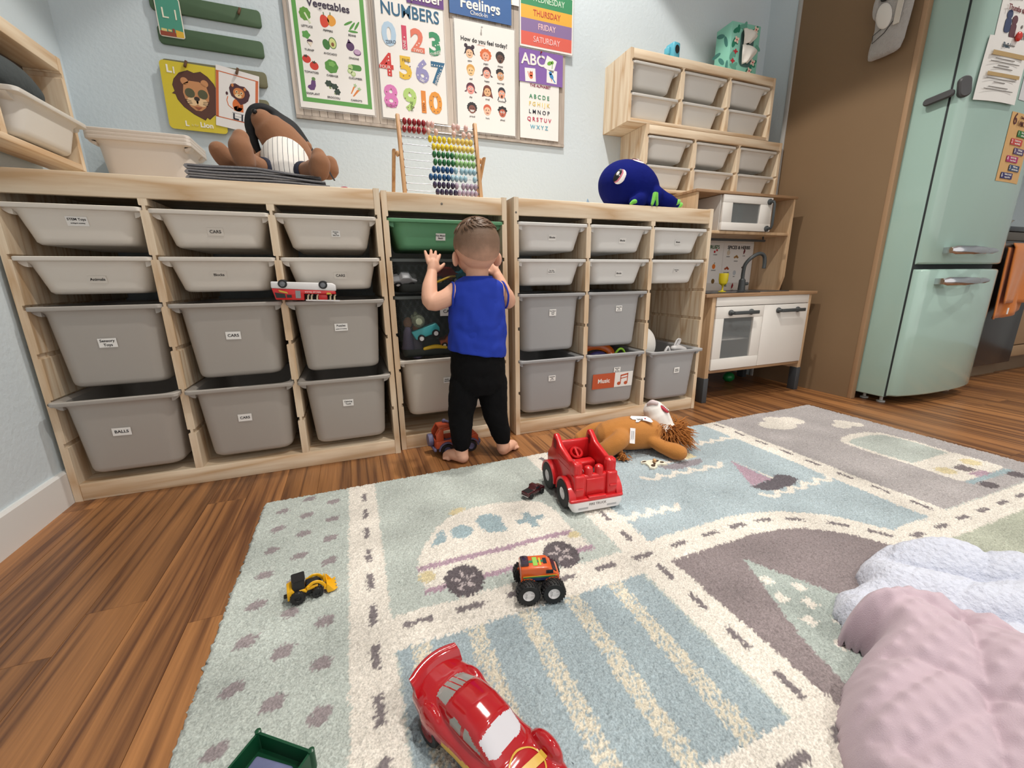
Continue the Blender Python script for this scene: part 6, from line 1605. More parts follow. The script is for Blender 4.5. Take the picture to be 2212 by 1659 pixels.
# --- big red ride-in fire engine (open top), seen from the rear left
ft = thing('toy_fire_engine', 'big red open-topped toy fire engine with white bumper on the rug', 'toy truck', (1.392, -1.115, RZ0), (0, 0, math.radians(85.5)))
def side_wall(sg):
    w_ = MB()
    y0_, y1_ = (0.046, 0.062) if sg > 0 else (-0.062, -0.046)
    # (z,x) outline for prism along y
    out = [(0.040, -0.086), (0.100, -0.088), (0.136, -0.090), (0.141, -0.084), (0.141, -0.068), (0.134, -0.052), (0.150, 0.012), (0.170, 0.040), (0.176, 0.050), (0.172, 0.060), (0.128, 0.076), (0.100, 0.104), (0.040, 0.106)]
    w_.prism(out, y0_, y1_, 'y')
    return w_.build('side_wall', M_RED, ft, bevel=0.004)
for sg in (-1, 1):
    sw = side_wall(sg)
    q = MB()
    for zz, xx, wz, wx in ((0.148, 0.044, 0.014, 0.010),):
        q.box(xx-wx, xx+wx, sg*0.0545-0.0085, sg*0.0545+0.0085, zz-wz, zz+wz)
    q.build('window_recess', mat('toy_red_dark', rgb(120, 18, 22), rough=0.4), sw)
    q = MB()                               # raised panel lines and bosses on the flank
    q.box(-0.06, 0.02, sg*0.0615-0.0012, sg*0.0615+0.0012, 0.108, 0.111); q.box(-0.06, 0.02, sg*0.0615-0.0012, sg*0.0615+0.0012, 0.124, 0.127)
    q.build('moulding', M_RED, sw, bevel=0.0008)
    for xx in (-0.052, 0.061):            # arches
        q = MB(); n = 14; ring = []
        for rr_, yy_ in ((0.050, sg*0.060), (0.050, sg*0.078), (0.043, sg*0.078), (0.043, sg*0.060)):
            ring.append([(xx+rr_*math.cos(PI*k/n), yy_, 0.036+rr_*1.02*math.sin(PI*k/n)) for k in range(n+1)])
        vs = [p for r_ in ring for p in r_]; fs = []
        for k in range(4):
            for j in range(n):
                a_ = k*(n+1)+j; c_ = ((k+1) % 4)*(n+1)+j; fs.append((a_, a_+1, c_+1, c_))
        fs += [(0, n+1, 2*(n+1), 3*(n+1)), tuple(k*(n+1)+n for k in (3, 2, 1, 0))]
        q._add(vs, fs, True); q.build('wheel_arch', M_RED, ft, sharp=50)
b = MB(); b.box(-0.082, 0.102, -0.048, 0.048, 0.026, 0.062); b.build('chassis', M_RED, ft, bevel=0.004)
MB().box(-0.090, -0.074, -0.050, 0.050, 0.030, 0.104).build('rear_wall', M_RED, ft, bevel=0.005)
MB().box(-0.0925, -0.088, -0.027, 0.027, 0.040, 0.094).build('rear_panel', M_RED, ft, bevel=0.003)
for sg in (-1, 1):
    MB().box(-0.0975, -0.070, sg*0.048-0.016, sg*0.048+0.016, 0.040, 0.108).build('corner_post', M_RED, ft, bevel=0.006, bseg=3)
    q = MB(); q.xf = Matrix.Translation((-0.076, sg*0.048, 0.100)); q.lathe([(0.0145, 0), (0.0145, 0.030), (0.0125, 0.037), (0.007, 0.041), (0.0005, 0.042)], 20); q.build('post_cap', M_RED, ft)
    q = MB(); q.xf = Matrix.Translation((-0.078, sg*0.0155, 0.098)); q.lathe([(0.0125, 0), (0.0125, 0.018), (0.0105, 0.024), (0.005, 0.0275), (0.0005, 0.028)], 20); q.build('stud', M_RED, ft)
    MB().box(-0.1005, -0.092, sg*0.050-0.011, sg*0.050+0.011, 0.066, 0.072).build('lamp_moulding', M_RED, ft, bevel=0.001)
MB().box(-0.106, -0.082, -0.078, 0.078, 0.036, 0.044).build('rear_step', M_RED, ft, bevel=0.003)
MB().box(-0.1065, -0.094, -0.026, 0.026, 0.043, 0.049).build('step_ledge', M_RED, ft, bevel=0.002)
q = MB()
q.loft([rrect(0.030, 0.140, 0.01, 0.010, 4, -0.092, 0), rrect(0.032, 0.154, 0.012, 0.022, 4, -0.092, 0), rrect(0.032, 0.156, 0.012, 0.036, 4, -0.092, 0)], smooth=False); q.build('bumper', M_WPL, ft)
q = MB();
for yy_ in (-0.042, 0.042): q.box(-0.1082, -0.104, yy_-0.014, yy_+0.014, 0.0165, 0.022)
q.build('bumper_slot', mat('slot_grey', rgb(170, 170, 172), rough=0.5), ft)
text('FIRE TRUCK', 0.0095, M_GREYTXT, ft, (-0.1083, 0, 0.0285), (PI/2, 0, -PI/2))
MB().box(0.066, 0.104, -0.056, 0.056, 0.030, 0.096).build('bonnet', M_RED, ft, bevel=0.010, bseg=3)
MB().box(0.046, 0.060, -0.050, 0.050, 0.090, 0.150).build('windscreen_frame', M_RED, ft, bevel=0.004)
MB().box(-0.010, 0.022, -0.044, 0.044, 0.060, 0.104).build('seat', M_RED, ft, bevel=0.008, bseg=3)
q = MB(); q.xf = Matrix.Translation((0.030, 0.0, 0.118)) @ Matrix.Rotation(-0.6, 4, 'Y'); q.loft([[(R_*math.cos(t), R_*math.sin(t), z_) for t in [2*PI*i/20 for i in range(20)]] for R_, z_ in ((0.017, -0.003), (0.020, 0.0), (0.017, 0.003), (0.013, 0.0))], loop=True); q.box(-0.015, 0.015, -0.003, 0.003, -0.002, 0.002)
q.xf = Matrix.Identity(4); q.tube([(0.030, 0, 0.118), (0.045, 0, 0.100)], 0.004, 8); q.build('steering_wheel', M_RED, ft)
for sg in (-1, 1):
    for xx in (-0.052, 0.061): wheel(ft, xx, sg*0.069, 0.0415, 0.0415, 0.022, M_WPL, hubr=0.42)
# white curved ladder piece lying inside
q = MB(); P_, R_ = spline([(-0.060, 0.012, 0.066), (-0.045, 0.020, 0.098), (-0.020, 0.030, 0.112), (0.0, 0.034, 0.108)], 0.010, 5); q.tube(P_, R_, 8, sq=(1.0, 0.28))
tag(q.build('ladder_piece', M_WPL, None, (1.392, -1.115, RZ0), (0, 0, math.radians(85.5))), 'white curved plastic piece lying inside the red fire engine', 'toy piece')
q = MB(); q.ell((-0.050, -0.014, 0.082), (0.020, 0.020, 0.020), n=16, m=10)
tag(q.build('round_toy', M_TYRE, None, (1.392, -1.115, RZ0), (0, 0, math.radians(85.5))), 'black round toy part lying inside the red fire engine', 'toy piece')

# --- red racing car in the foreground (plain, no face or lettering)
rc = thing('toy_race_car', 'glossy red toy race car with rear spoiler at the bottom edge', 'toy car', (0.930, -1.668, RZ0), (0, 0, math.radians(-63.5)))
M_CARRED = mat('car_red_gloss', rgb(170, 16, 26), rough=0.12, coat=0.7)
def csec(x, hw_, z0, z1, p=2.6, n=28):
    out = []
    for k in range(n):
        t = 2*PI*k/n; c_, s_ = math.cos(t), math.sin(t)
        yy_ = hw_*math.copysign(abs(c_)**(2/p), c_); zz = math.copysign(abs(s_)**(2/p), s_)
        out.append((x, yy_, (z0+z1)/2+(z1-z0)/2*zz))
    return out
b = MB()
b.loft([csec(x_, h_, z0, z1) for x_, h_, z0, z1 in ((-0.116, 0.030, 0.022, 0.052), (-0.110, 0.040, 0.014, 0.060), (-0.085, 0.046, 0.010, 0.060), (-0.055, 0.049, 0.009, 0.056), (-0.015, 0.045, 0.009, 0.050), (0.03, 0.044, 0.009, 0.047), (0.06, 0.048, 0.009, 0.046), (0.085, 0.047, 0.010, 0.041), (0.105, 0.042, 0.012, 0.034), (0.116, 0.030, 0.015, 0.027))])
b.loft([csec(x_, h_, 0.03, z1, 2.4) for x_, h_, z1 in ((-0.088, 0.022, 0.052), (-0.07, 0.030, 0.063), (-0.042, 0.0335, 0.0755), (-0.012, 0.034, 0.0785), (0.014, 0.033, 0.0745), (0.036, 0.031, 0.058), (0.052, 0.028, 0.046))])
for xx in (-0.066, 0.070):
    for sg in (-1, 1): b.ell((xx, sg*0.038, 0.034), (0.026, 0.0125, 0.022), n=16, m=10)
cb_ = fuse(b, 'body', M_CARRED, rc, 0.0018, 5)
cbm = cb_.data
M_GREYWIN = mat('car_window_grey', rgb(150, 150, 146), rough=0.2)
M_WINSCREEN = mat('car_windscreen_pale', rgb(206, 204, 210), rough=0.15)
split_zone(cb_, lambda c_, n_: 0.018 < c_.x < 0.0415 and c_.z > 0.0535-0.1*abs(c_.y) and c_.z > 0.052 and n_.x > 0.3 and abs(c_.y) < 0.0285 and c_.z < 0.0715, 'windscreen', M_WINSCREEN)
for sg in (-1, 1):
  for lo_x, hi_x in ((-0.034, -0.012), (-0.007, 0.022)): split_zone(cb_, lambda c_, n_: lo_x < c_.x < hi_x and 0.052 < c_.z < 0.0685 and n_.y*sg > 0.55 and c_.y*sg > 0.024 and c_.z < 0.066-0.55*max(0, c_.x-0.0) and c_.x > -0.034+0.9*max(0, c_.z-0.058), 'side_window', M_GREYWIN)
split_zone(cb_, lambda c_, n_: -0.077 < c_.x < -0.047 and c_.z > 0.056 and n_.x < -0.12 and n_.z > 0.4 and abs(c_.y) < 0.023+0.15*(c_.x+0.077) and not any(abs(abs(c_.y)-q_) < 0.0012 for q_ in (0.0085,)) and abs(c_.y) > 0.0012, 'rear_window', M_GREYWIN)
# spoiler
sp_ = MB(); n = 12
rr1 = []
for k in range(n+1):
    t = -1+2*k/n
    rr1.append([(-0.104-0.010*(1-t*t)+dx, t*0.041, 0.058+dz*0.75+0.002*(1-t*t)) for dx, dz in ((0.010, -0.012), (0.004, 0.008), (-0.006, 0.016), (-0.0085, 0.0145), (-0.002, 0.004), (0.004, -0.012))])
sp_.loft([r_[::-1] for r_ in rr1], smooth=True); sp_.build('spoiler', M_CARRED, rc, sharp=60)
M_GOLD = mat('decal_gold', rgb(206, 164, 60), rough=0.3)
def bonnet_z(x, y):
    best = 0.0
    for v_ in cbm.vertices:
        if abs(v_.co.x-x) < 0.002 and abs(v_.co.y-y) < 0.002: best = max(best, v_.co.z)
    return best
q = MB(); n = 40; ro = []
for r_ in (0.0245, 0.0225):
    ro.append([(0.072+r_*0.9*math.cos(2*PI*i/n), r_*math.sin(2*PI*i/n)) for i in range(n)])
vs = []; fs = []
for r_ in ro:
    for x_, y_ in r_: vs.append((x_, y_, bonnet_z(x_, y_)+0.0004))
for i in range(n): fs.append((i, (i+1) % n, n+(i+1) % n, n+i))
q._add(vs, fs, True); q.build('bonnet_roundel', M_GOLD, rc)
vs = []; fs = []; q = MB(); m_ = 14
for i in range(m_+1):
    y_ = -0.026+0.052*i/m_
    for dx in (-0.005, 0.005): vs.append((0.072+dx+0.004*y_/0.026, y_, bonnet_z(0.072+dx, y_)+0.0006))
for i in range(m_): fs.append((2*i, 2*i+1, 2*i+3, 2*i+2))
q._add(vs, [f[::-1] for f in fs], True); q.build('bonnet_stripe', M_GOLD, rc)
M_HUBR = mat('hub_dark_red', rgb(110, 20, 24), rough=0.3)
for xx in (-0.066, 0.070):
    for sg in (-1, 1): wheel(rc, xx, sg*0.041, 0.0205, 0.0205, 0.015, M_HUBR, hubr=0.62)
for sg in (-1, 1): q = MB(); q.ell((0.104, sg*0.031, 0.030), (0.006, 0.008, 0.005), n=14, m=8); q.build('headlamp', mat('lamp_pale', rgb(206, 210, 222), rough=0.1), rc)
for sg in (-1, 1): split_zone(cb_, lambda c_, n_: n_.y*sg > 0.72 and 0.0165 < c_.z < 0.034+0.12*max(0, c_.x) and -0.036 < c_.x < 0.040, 'side_flash', M_GOLD)

# --- orange off-road van with giant wheels
mt = thing('monster_truck', 'orange toy van on giant black wheels on the rug road', 'toy truck', (1.116, -1.426, RZ0), (0, 0, math.radians(-15)))
M_VAN = mat('van_orange', rgb(214, 92, 36), rough=0.2, coat=0.5)
b = MB()
# (z,x) outline along y
out = [(0.0405, -0.038), (0.068, -0.0375), (0.0695, -0.034), (0.0695, 0.016), (0.066, 0.020), (0.0545, 0.034), (0.050, 0.039), (0.0405, 0.039)]
b.prism(out, -0.0195, 0.0195, 'y'); b.build('body', M_VAN, mt, bevel=0.0025, bseg=3)
q = MB(); q.prism([(0.0615, 0.0245), (0.0558, 0.0324), (0.0568, 0.0334), (0.0625, 0.0255)], -0.016, 0.016, 'y'); q.build('windscreen', mat('van_glass', rgb(34, 42, 52), rough=0.08), mt)
for sg in (-1, 1):
    q = MB(); q.box(0.012, 0.026, sg*0.0196-0.0006, sg*0.0196+0.0006, 0.056, 0.0635); q.build('side_window', mat('van_glass', rgb(34, 42, 52)), mt)
M_BLU = mat('van_stripe_blue', rgb(40, 52, 92), rough=0.3); M_GRS = mat('van_stripe_green', rgb(60, 120, 84), rough=0.3); M_YLS = mat('van_stripe_yellow', rgb(206, 190, 60), rough=0.3)
for sg in (-1, 1):
    q = MB(); q.box(-0.030, 0.034, sg*0.0197-0.0006, sg*0.0197+0.0006, 0.042, 0.0475); q.build('side_stripe', M_BLU, mt)
for sg in (-1, 1):
    q = MB(); q.box(-0.033, 0.030, sg*0.0197-0.0006, sg*0.0197+0.0006, 0.0478, 0.0505); q.build('side_stripe', M_GRS, mt)
for sg in (-1, 1):
    q = MB(); q.box(-0.033, 0.034, sg*0.0197-0.0006, sg*0.0197+0.0006, 0.0507, 0.0517); q.build('side_stripe', M_YLS, mt)
MB().box(-0.022, 0.012, -0.0035, 0.0035, 0.0695, 0.0701).build('roof_stripe', M_GRS, mt)
MB().box(-0.012, -0.003, -0.0125, 0.0125, 0.0696, 0.0703).build('roof_patch', mat('van_patch_green', rgb(150, 200, 90), rough=0.3), mt)
MB().box(0.000, 0.004, -0.012, 0.010, 0.0696, 0.0702).build('roof_patch', M_YLS, mt)
MB().box(0.0085, 0.0155, -0.008, 0.008, 0.0696, 0.0706).build('roof_hatch', mat('van_glass', rgb(34, 42, 52)), mt)
q = MB(); q.loft([rrect(0.017, 0.026, 0.004, 0.0695, 4, -0.0285, 0), rrect(0.016, 0.025, 0.004, 0.075, 4, -0.0285, 0), rrect(0.010, 0.018, 0.004, 0.078, 4, -0.0285, 0)]); q.build('roof_dome', mat('dome_smoke', rgb(60, 50, 62), rough=0.05, coat=0.6), mt)
MB().box(-0.034, 0.034, -0.012, 0.012, 0.030, 0.041).build('chassis', M_BLKP, mt, bevel=0.002)
for xx in (-0.0245, 0.0245):
    q = MB(); q.tube([(xx, -0.02, 0.0235), (xx, 0.02, 0.0235)], 0.003, 8); q.tube([(xx, -0.01, 0.0235), (xx*0.7, -0.01, 0.036)], 0.0025, 6); q.tube([(xx, 0.01, 0.0235), (xx*0.7, 0.01, 0.036)], 0.0025, 6); q.build('axle', M_BLKP, mt)
    for sg in (-1, 1): wheel(mt, xx, sg*0.0285, 0.0235, 0.0225, 0.0215, M_WPL, hubr=0.52, tread=22, rim=3)
    q = MB()
    for sg in (-1, 1):
        n = 10; ring = []
        for rr_, yy_ in ((0.0165, sg*0.0190), (0.0165, sg*0.0215), (0.014, sg*0.0215), (0.014, sg*0.0190)): ring.append([(xx+rr_*math.cos(PI*k/n), yy_, 0.036+rr_*0.7*math.sin(PI*k/n)) for k in range(n+1)])
        vs = [p for r_ in ring for p in r_]; fs = []
        for k in range(4):
            for j in range(n): a_ = k*(n+1)+j; c_ = ((k+1) % 4)*(n+1)+j; fs.append((a_, a_+1, c_+1, c_))
        q._add(vs, fs, True)
    q.build('fender', M_VAN, mt)

# --- yellow loader
ld = thing('toy_loader', 'small yellow and black toy wheel loader on the dotted rug field', 'toy loader', (0.685, -1.262, RZ0), (0, 0, math.radians(9)))
M_YEL2 = mat('loader_yellow', rgb(236, 178, 22), rough=0.35)
MB().box(-0.036, 0.022, -0.010, 0.010, 0.008, 0.018).build('chassis', M_BLKP, ld, bevel=0.0015)
q = MB(); q.prism([(0.010, -0.040), (0.030, -0.039), (0.033, -0.030), (0.026, -0.026), (0.026, -0.010), (0.020, -0.004), (0.016, -0.006), (0.020, -0.014), (0.019, -0.030), (0.010, -0.036)], -0.015, 0.015, 'y'); q.build('rear_body', M_YEL2, ld, bevel=0.0012)
q = MB(); q.loft([rrect(0.024, 0.027, 0.003, 0.026, 3, -0.0185, 0), rrect(0.022, 0.024, 0.003, 0.044, 3, -0.017, 0), rrect(0.024, 0.026, 0.003, 0.0455, 3, -0.017, 0), rrect(0.024, 0.026, 0.003, 0.0475, 3, -0.017, 0)], smooth=False); q.build('cab', M_BLKP, ld)
MB().box(-0.006, 0.018, -0.0085, 0.0085, 0.018, 0.031).build('engine_cover', M_BLKP, ld, bevel=0.0025)
MB().box(-0.006, 0.016, -0.0125, 0.0125, 0.018, 0.024).build('front_body', M_YEL2, ld, bevel=0.0015)
for sg in (-1, 1):
    q = MB(); P_, R_ = spline([(-0.004, sg*0.0115, 0.024), (0.008, sg*0.0115, 0.0315), (0.020, sg*0.0115, 0.028), (0.029, sg*0.0115, 0.014)], 0.0028, 4); q.tube(P_, R_, 8, sq=(0.7, 1.2)); q.build('lift_arm', M_YEL2, ld)
    q = MB(); q.xf = Matrix.Translation((-0.002, sg*0.0135, 0.0255)) @ Matrix.Rotation(PI/2, 4, 'X'); q.lathe([(0.003, -0.002), (0.003, 0.002)], 12); q.xf = Matrix.Translation((0.0285, sg*0.0135, 0.0135)) @ Matrix.Rotation(PI/2, 4, 'X'); q.lathe([(0.0035, -0.002), (0.0035, 0.002)], 12); q.build('pivot', M_YEL2, ld)
q = MB(); q.prism([(0.004, 0.030), (0.003, 0.040), (0.0045, 0.0475), (0.006, 0.047), (0.005, 0.040), (0.008, 0.0335), (0.014, 0.0315), (0.021, 0.0335), (0.022, 0.0315), (0.012, 0.029)], -0.0185, 0.0185, 'y')
for sg in (-1, 1): q.prism([(0.003, 0.031), (0.003, 0.044), (0.021, 0.034), (0.014, 0.030)], sg*0.0185-0.0008, sg*0.0185+0.0008, 'y')
for k in range(4): q.box(0.046, 0.050, -0.0165+k*0.0105, -0.0115+k*0.0105, 0.004, 0.006)
q.build('bucket', M_YEL2, ld, bevel=0.0006)
q = MB(); q.prism([(0.018, 0.0255), (0.034, 0.0275), (0.034, 0.0295), (0.018, 0.031)], -0.003, 0.003, 'y'); q.build('tilt_link', M_YEL2, ld)
MB().box(-0.046, -0.036, -0.004, 0.004, 0.010, 0.015).build('tow_hook', M_BLKP, ld, bevel=0.001)
for sg in (-1, 1):
    wheel(ld, -0.022, sg*0.0165, 0.0132, 0.0132, 0.010, M_BLKP, hubr=0.45, tread=14)
    wheel(ld, 0.013, sg*0.0155, 0.0105, 0.0105, 0.009, M_BLKP, hubr=0.45, tread=14)

# --- dark maroon pickup
pk = thing('toy_pickup', 'tiny dark maroon toy pickup beside the red fire engine', 'toy car', (1.263, -1.068, RZ0), (0, 0, math.radians(24)))
M_MAR = mat('pickup_maroon', rgb(70, 22, 28), rough=0.22, coat=0.5)
q = MB(); q.prism([(0.008, -0.036), (0.0195, -0.036), (0.0205, -0.006), (0.030, 0.0), (0.0305, 0.010), (0.021, 0.018), (0.019, 0.036), (0.008, 0.037)], -0.014, 0.014, 'y'); q.build('body', M_MAR, pk, bevel=0.002)
q = MB(); q.box(-0.033, -0.010, -0.0115, 0.0115, 0.0195, 0.0204); q.build('load_bed', M_BLKP, pk)
q = MB()
for sg in (-1, 1): q.box(-0.002, 0.011, sg*0.0141-0.0005, sg*0.0141+0.0005, 0.0225, 0.0285)
q.prism([(0.0235, 0.0155), (0.0285, 0.0118), (0.0290, 0.0125), (0.0240, 0.0163)], -0.012, 0.012, 'y'); q.build('windows', mat('van_glass', rgb(34, 42, 52)), pk)
MB().box(-0.0378, -0.0355, -0.013, 0.013, 0.0085, 0.0112).build('bumper', M_CHROME, pk)
for sg in (-1, 1):
    for xx in (-0.022, 0.023): wheel(pk, xx, sg*0.0135, 0.0078, 0.0078, 0.006, M_BLKP, hubr=0.5, tread=12)

# --- orange and violet jeep by the narrow frame
oj = thing('toy_jeep', 'orange and violet toy jeep with spare wheel behind the child', 'toy truck', (1.128, -0.628, 0.0), (0, 0, math.radians(4)))
M_JO = mat('jeep_orange', rgb(196, 80, 42), rough=0.5); M_JV = mat('jeep_violet', rgb(104, 100, 132), rough=0.5)
for sg in (-1, 1):
    y0_, y1_ = (0.031, 0.036) if sg > 0 else (-0.036, -0.031)
    q = MB(); vs_o = [(-0.072, 0.030), (-0.072, 0.082), (-0.058, 0.104), (0.036, 0.110), (0.040, 0.104), (0.052, 0.074), (0.086, 0.062), (0.090, 0.034), (0.090, 0.030)]
    # flank pieces round the window opening
    q.prism([(0.030, -0.072), (0.058, -0.072), (0.058, 0.052), (0.066, 0.080), (0.060, 0.088), (0.030, 0.090)], y0_, y1_, 'y')
    q.prism([(0.058, -0.072), (0.082, -0.072), (0.104, -0.058), (0.104, -0.044), (0.058, -0.044)], y0_, y1_, 'y')
    q.prism([(0.096, -0.044), (0.106, -0.044), (0.110, 0.038), (0.098, 0.038)], y0_, y1_, 'y')
    q.prism([(0.058, 0.0), (0.098, 0.0), (0.098, 0.012), (0.058, 0.012)], y0_, y1_, 'y')
    q.prism([(0.058, 0.044), (0.074, 0.054), (0.106, 0.042), (0.098, 0.032)], y0_, y1_, 'y')
    q.build('side_panel', M_JO, oj, bevel=0.0015)
MB().box(-0.058, 0.038, -0.031, 0.031, 0.104, 0.110).build('roof', M_JO, oj, bevel=0.002)
q = MB(); q.prism([(0.082, -0.0735), (0.104, -0.0595), (0.108, -0.057), (0.084, -0.070)], -0.031, -0.022, 'y'); q.prism([(0.082, -0.0735), (0.104, -0.0595), (0.108, -0.057), (0.084, -0.070)], 0.022, 0.031, 'y')
q.box(-0.0735, -0.068, -0.031, 0.031, 0.030, 0.056); q.build('tailgate', M_JO, oj, bevel=0.001)
q = MB(); q.prism([(0.034, 0.052), (0.074, 0.054), (0.064, 0.086), (0.034, 0.091)], -0.031, 0.031, 'y'); q.build('bonnet', M_JO, oj, bevel=0.003)
MB().box(-0.070, 0.085, -0.031, 0.031, 0.026, 0.040).build('floor_pan', M_JV, oj, bevel=0.002)
MB().box(-0.082, -0.072, -0.038, 0.038, 0.020, 0.032).build('rear_bumper', M_JV, oj, bevel=0.003)
MB().box(0.088, 0.097, -0.038, 0.038, 0.026, 0.042).build('front_bumper', M_JV, oj, bevel=0.003)
for xx in (-0.034, 0.058):
    for sg in (-1, 1):
        q = MB(); n = 12; ring = []
        for rr_, yy_ in ((0.031, sg*0.033), (0.031, sg*0.042), (0.026, sg*0.042), (0.026, sg*0.033)): ring.append([(xx+rr_*math.cos(PI*k/n), yy_, 0.021+rr_*math.sin(PI*k/n)) for k in range(n+1)])
        vs = [p for r_ in ring for p in r_]; fs = []
        for k in range(4):
            for j in range(n): a_ = k*(n+1)+j; c_ = ((k+1) % 4)*(n+1)+j; fs.append((a_, a_+1, c_+1, c_))
        fs += [(0, n+1, 2*(n+1), 3*(n+1)), tuple(k*(n+1)+n for k in (3, 2, 1, 0))]
        q._add(vs, fs, True); q.build('fender', M_JV, oj, sharp=50)
        wheel(oj, xx, sg*0.036, 0.0225, 0.0225, 0.016, M_JV, hubr=0.55)
q = MB(); q.xf = Matrix.Translation((-0.084, 0.012, 0.052)) @ Matrix.Rotation(PI/2, 4, 'Y'); q.lathe([(0.0225, -0.008), (0.024, -0.004), (0.024, 0.006), (0.021, 0.010)], 24); q.build('spare_wheel', M_JV, oj)
q = MB(); q.tube([(-0.026, 0.020, 0.116), (-0.006, -0.014, 0.116)], 0.0042, 8); q.ell((-0.026, 0.020, 0.115), (0.008, 0.008, 0.008)); q.ell((-0.006, -0.014, 0.1145), (0.009, 0.009, 0.009)); q.build('roof_winch', M_JV, oj)
text('4x4', 0.010, M_INK, oj, (-0.036, -0.0363, 0.049), (PI/2, 0, 0))

# --- green box with grey-blue block at the bottom edge
gx_ = thing('toy_box', 'dark green open toy box at the bottom edge of the photo', 'box', (0.655, -1.611, RZ0), (0, 0, math.radians(-37)))
M_GBOX = mat('box_green', rgb(16, 70, 44), rough=0.3)
q = MB(); w_, h_ = 0.088, 0.028
for a, b_, c_, d_ in ((-0.044, 0.044, 0.041, 0.044), (-0.044, 0.044, -0.044, -0.041), (-0.044, -0.041, -0.041, 0.041), (0.041, 0.044, -0.041, 0.041)): q.box(a, b_, c_, d_, 0, h_)
q.box(-0.043, 0.043, -0.043, 0.043, 0, 0.003); q.build('tray', M_GBOX, gx_)
for sx in (-1, 1):
    for sy in (-1, 1): q = MB(); q.xf = Matrix.Translation((sx*0.043, sy*0.043, 0)); q.lathe([(0.004, 0), (0.004, 0.03), (0.002, 0.031)], 10); q.build('corner_post', M_GBOX, gx_)
q = MB(); q.box(-0.026, 0.03, -0.03, 0.026, 0.0035, 0.020)
o = q.build('toy_block', mat('block_greyblue', rgb(100, 106, 140), rough=0.5, var=0.3, vscale=60), None, (0.655, -1.611, RZ0), (0, 0, math.radians(-34)), bevel=0.003)
tag(o, 'grey-blue block inside the dark green toy box', 'block')

# --- wooden cow puzzle piece
cw = thing('puzzle_piece', 'white and brown wooden cow puzzle piece with peg on the rug', 'puzzle piece', (1.722, -1.043, RZ0), (0, 0, -0.15))
cow = [(-0.040, 0.022), (-0.028, 0.028), (-0.018, 0.024), (-0.004, 0.026), (0.018, 0.022), (0.030, 0.014), (0.038, 0.0), (0.033, -0.006), (0.036, -0.018), (0.024, -0.016), (0.016, -0.010), (0.0, -0.012), (-0.006, -0.026), (-0.022, -0.034), (-0.034, -0.026), (-0.030, -0.012), (-0.030, 0.006), (-0.042, 0.014)]
q = MB(); q.prism(cow, 0, 0.006); q.build('board', mat('puzzle_cream', rgb(232, 226, 206), rough=0.5), cw)
q = MB()
for c_ in ((0.010, 0.012, 0.014, 0.006, 0.3), (-0.016, -0.016, 0.010, 0.007, 0.9), (0.026, 0.0, 0.007, 0.006, 0), (-0.030, 0.018, 0.009, 0.004, 0.2), (-0.004, -0.004, 0.008, 0.004, 1.2)): q.prism(circ(c_[0], c_[1], c_[2], 14, c_[3], c_[4]), 0.0061, 0.0066)
q.build('printed_patches', mat('puzzle_brown', rgb(70, 56, 46), rough=0.5), cw)
q = MB(); q.xf = Matrix.Translation((0.0, 0.004, 0.006)); q.lathe([(0.0035, 0), (0.0035, 0.004), (0.006, 0.006), (0.006, 0.011), (0.004, 0.013), (0.0005, 0.0135)], 16); q.build('peg', M_BEECH, cw)

# --- fire engine lying upside down across two bins
ue = thing('toy_fire_engine', 'red and white toy fire engine upside down on the Puzzles bin', 'toy truck', (0.690, -0.596, 0.5675), (0, math.radians(2.5), 0))
def U(z): return z
q = MB(); q.prism([(0.0555, -0.090), (0.0560, 0.078), (0.050, 0.088), (0.032, 0.089), (0.030, 0.05), (0.034, 0.0), (0.040, -0.09)] if False else [(0.036, -0.092), (0.0560, -0.092), (0.0560, 0.078), (0.050, 0.088), (0.032, 0.089), (0.0335, 0.0)], -0.022, 0.022, 'y'); q.build('chassis', M_WPL, ue, bevel=0.003)
q = MB(); q.prism([(0.002, -0.082), (0.036, -0.091), (0.034, -0.02), (0.0325, 0.086), (0.022, 0.088), (0.0215, -0.004), (0.002, -0.004)], -0.021, 0.021, 'y'); q.build('body', M_RED, ue, bevel=0.002)
for sg in (-1, 1):
    for pl_ in ([(0.008, -0.080), (0.024, -0.083), (0.020, -0.056), (0.008, -0.054)], [(0.009, -0.051), (0.018, -0.051), (0.018, -0.038), (0.009, -0.038)]):
        q = MB(); q.prism(pl_, sg*0.0215-0.0006, sg*0.0215+0.0006, 'y'); q.build('side_window', M_BLKP, ue)
for sg in (-1, 1): q = MB(); q.box(-0.027, -0.013, sg*0.0216-0.0006, sg*0.0216+0.0006, 0.008, 0.031); q.build('shutter', mat('shutter_grey', rgb(140, 142, 146), rough=0.4), ue)
for sg in (-1, 1):
    for pl_ in ([(0.026, -0.070), (0.032, -0.073), (0.026, -0.050), (0.021, -0.047)], [(0.021, 0.06), (0.027, 0.062), (0.026, 0.072), (0.021, 0.075)]):
        q = MB(); q.prism(pl_, sg*0.0217-0.0005, sg*0.0217+0.0005, 'y'); q.build('side_flash', mat('flash_yellow', rgb(206, 176, 60), rough=0.4), ue)
text('RESCUE TRUCK', 0.0065, M_PAPER, ue, (0.022, -0.0228, 0.0275), (PI/2, PI, 0))
MB().box(0.036, 0.062, -0.014, 0.014, 0.004, 0.0215).build('pump_box', M_RED, ue, bevel=0.002)
for xx in (0.006, 0.016, 0.032, 0.070, 0.082):
    q = MB(); q.tube([(xx, -0.014, 0.003), (xx+0.001, -0.014, 0.016), (xx+0.004, -0.012, 0.020)], 0.0026, 8); q.build('ladder_rung', mat('ladder_cream', rgb(206, 190, 160), rough=0.5), ue)
q = MB(); q.box(0.0, 0.098, -0.016, -0.012, 0.0, 0.004); q.build('ladder_rail', M_WPL, ue)
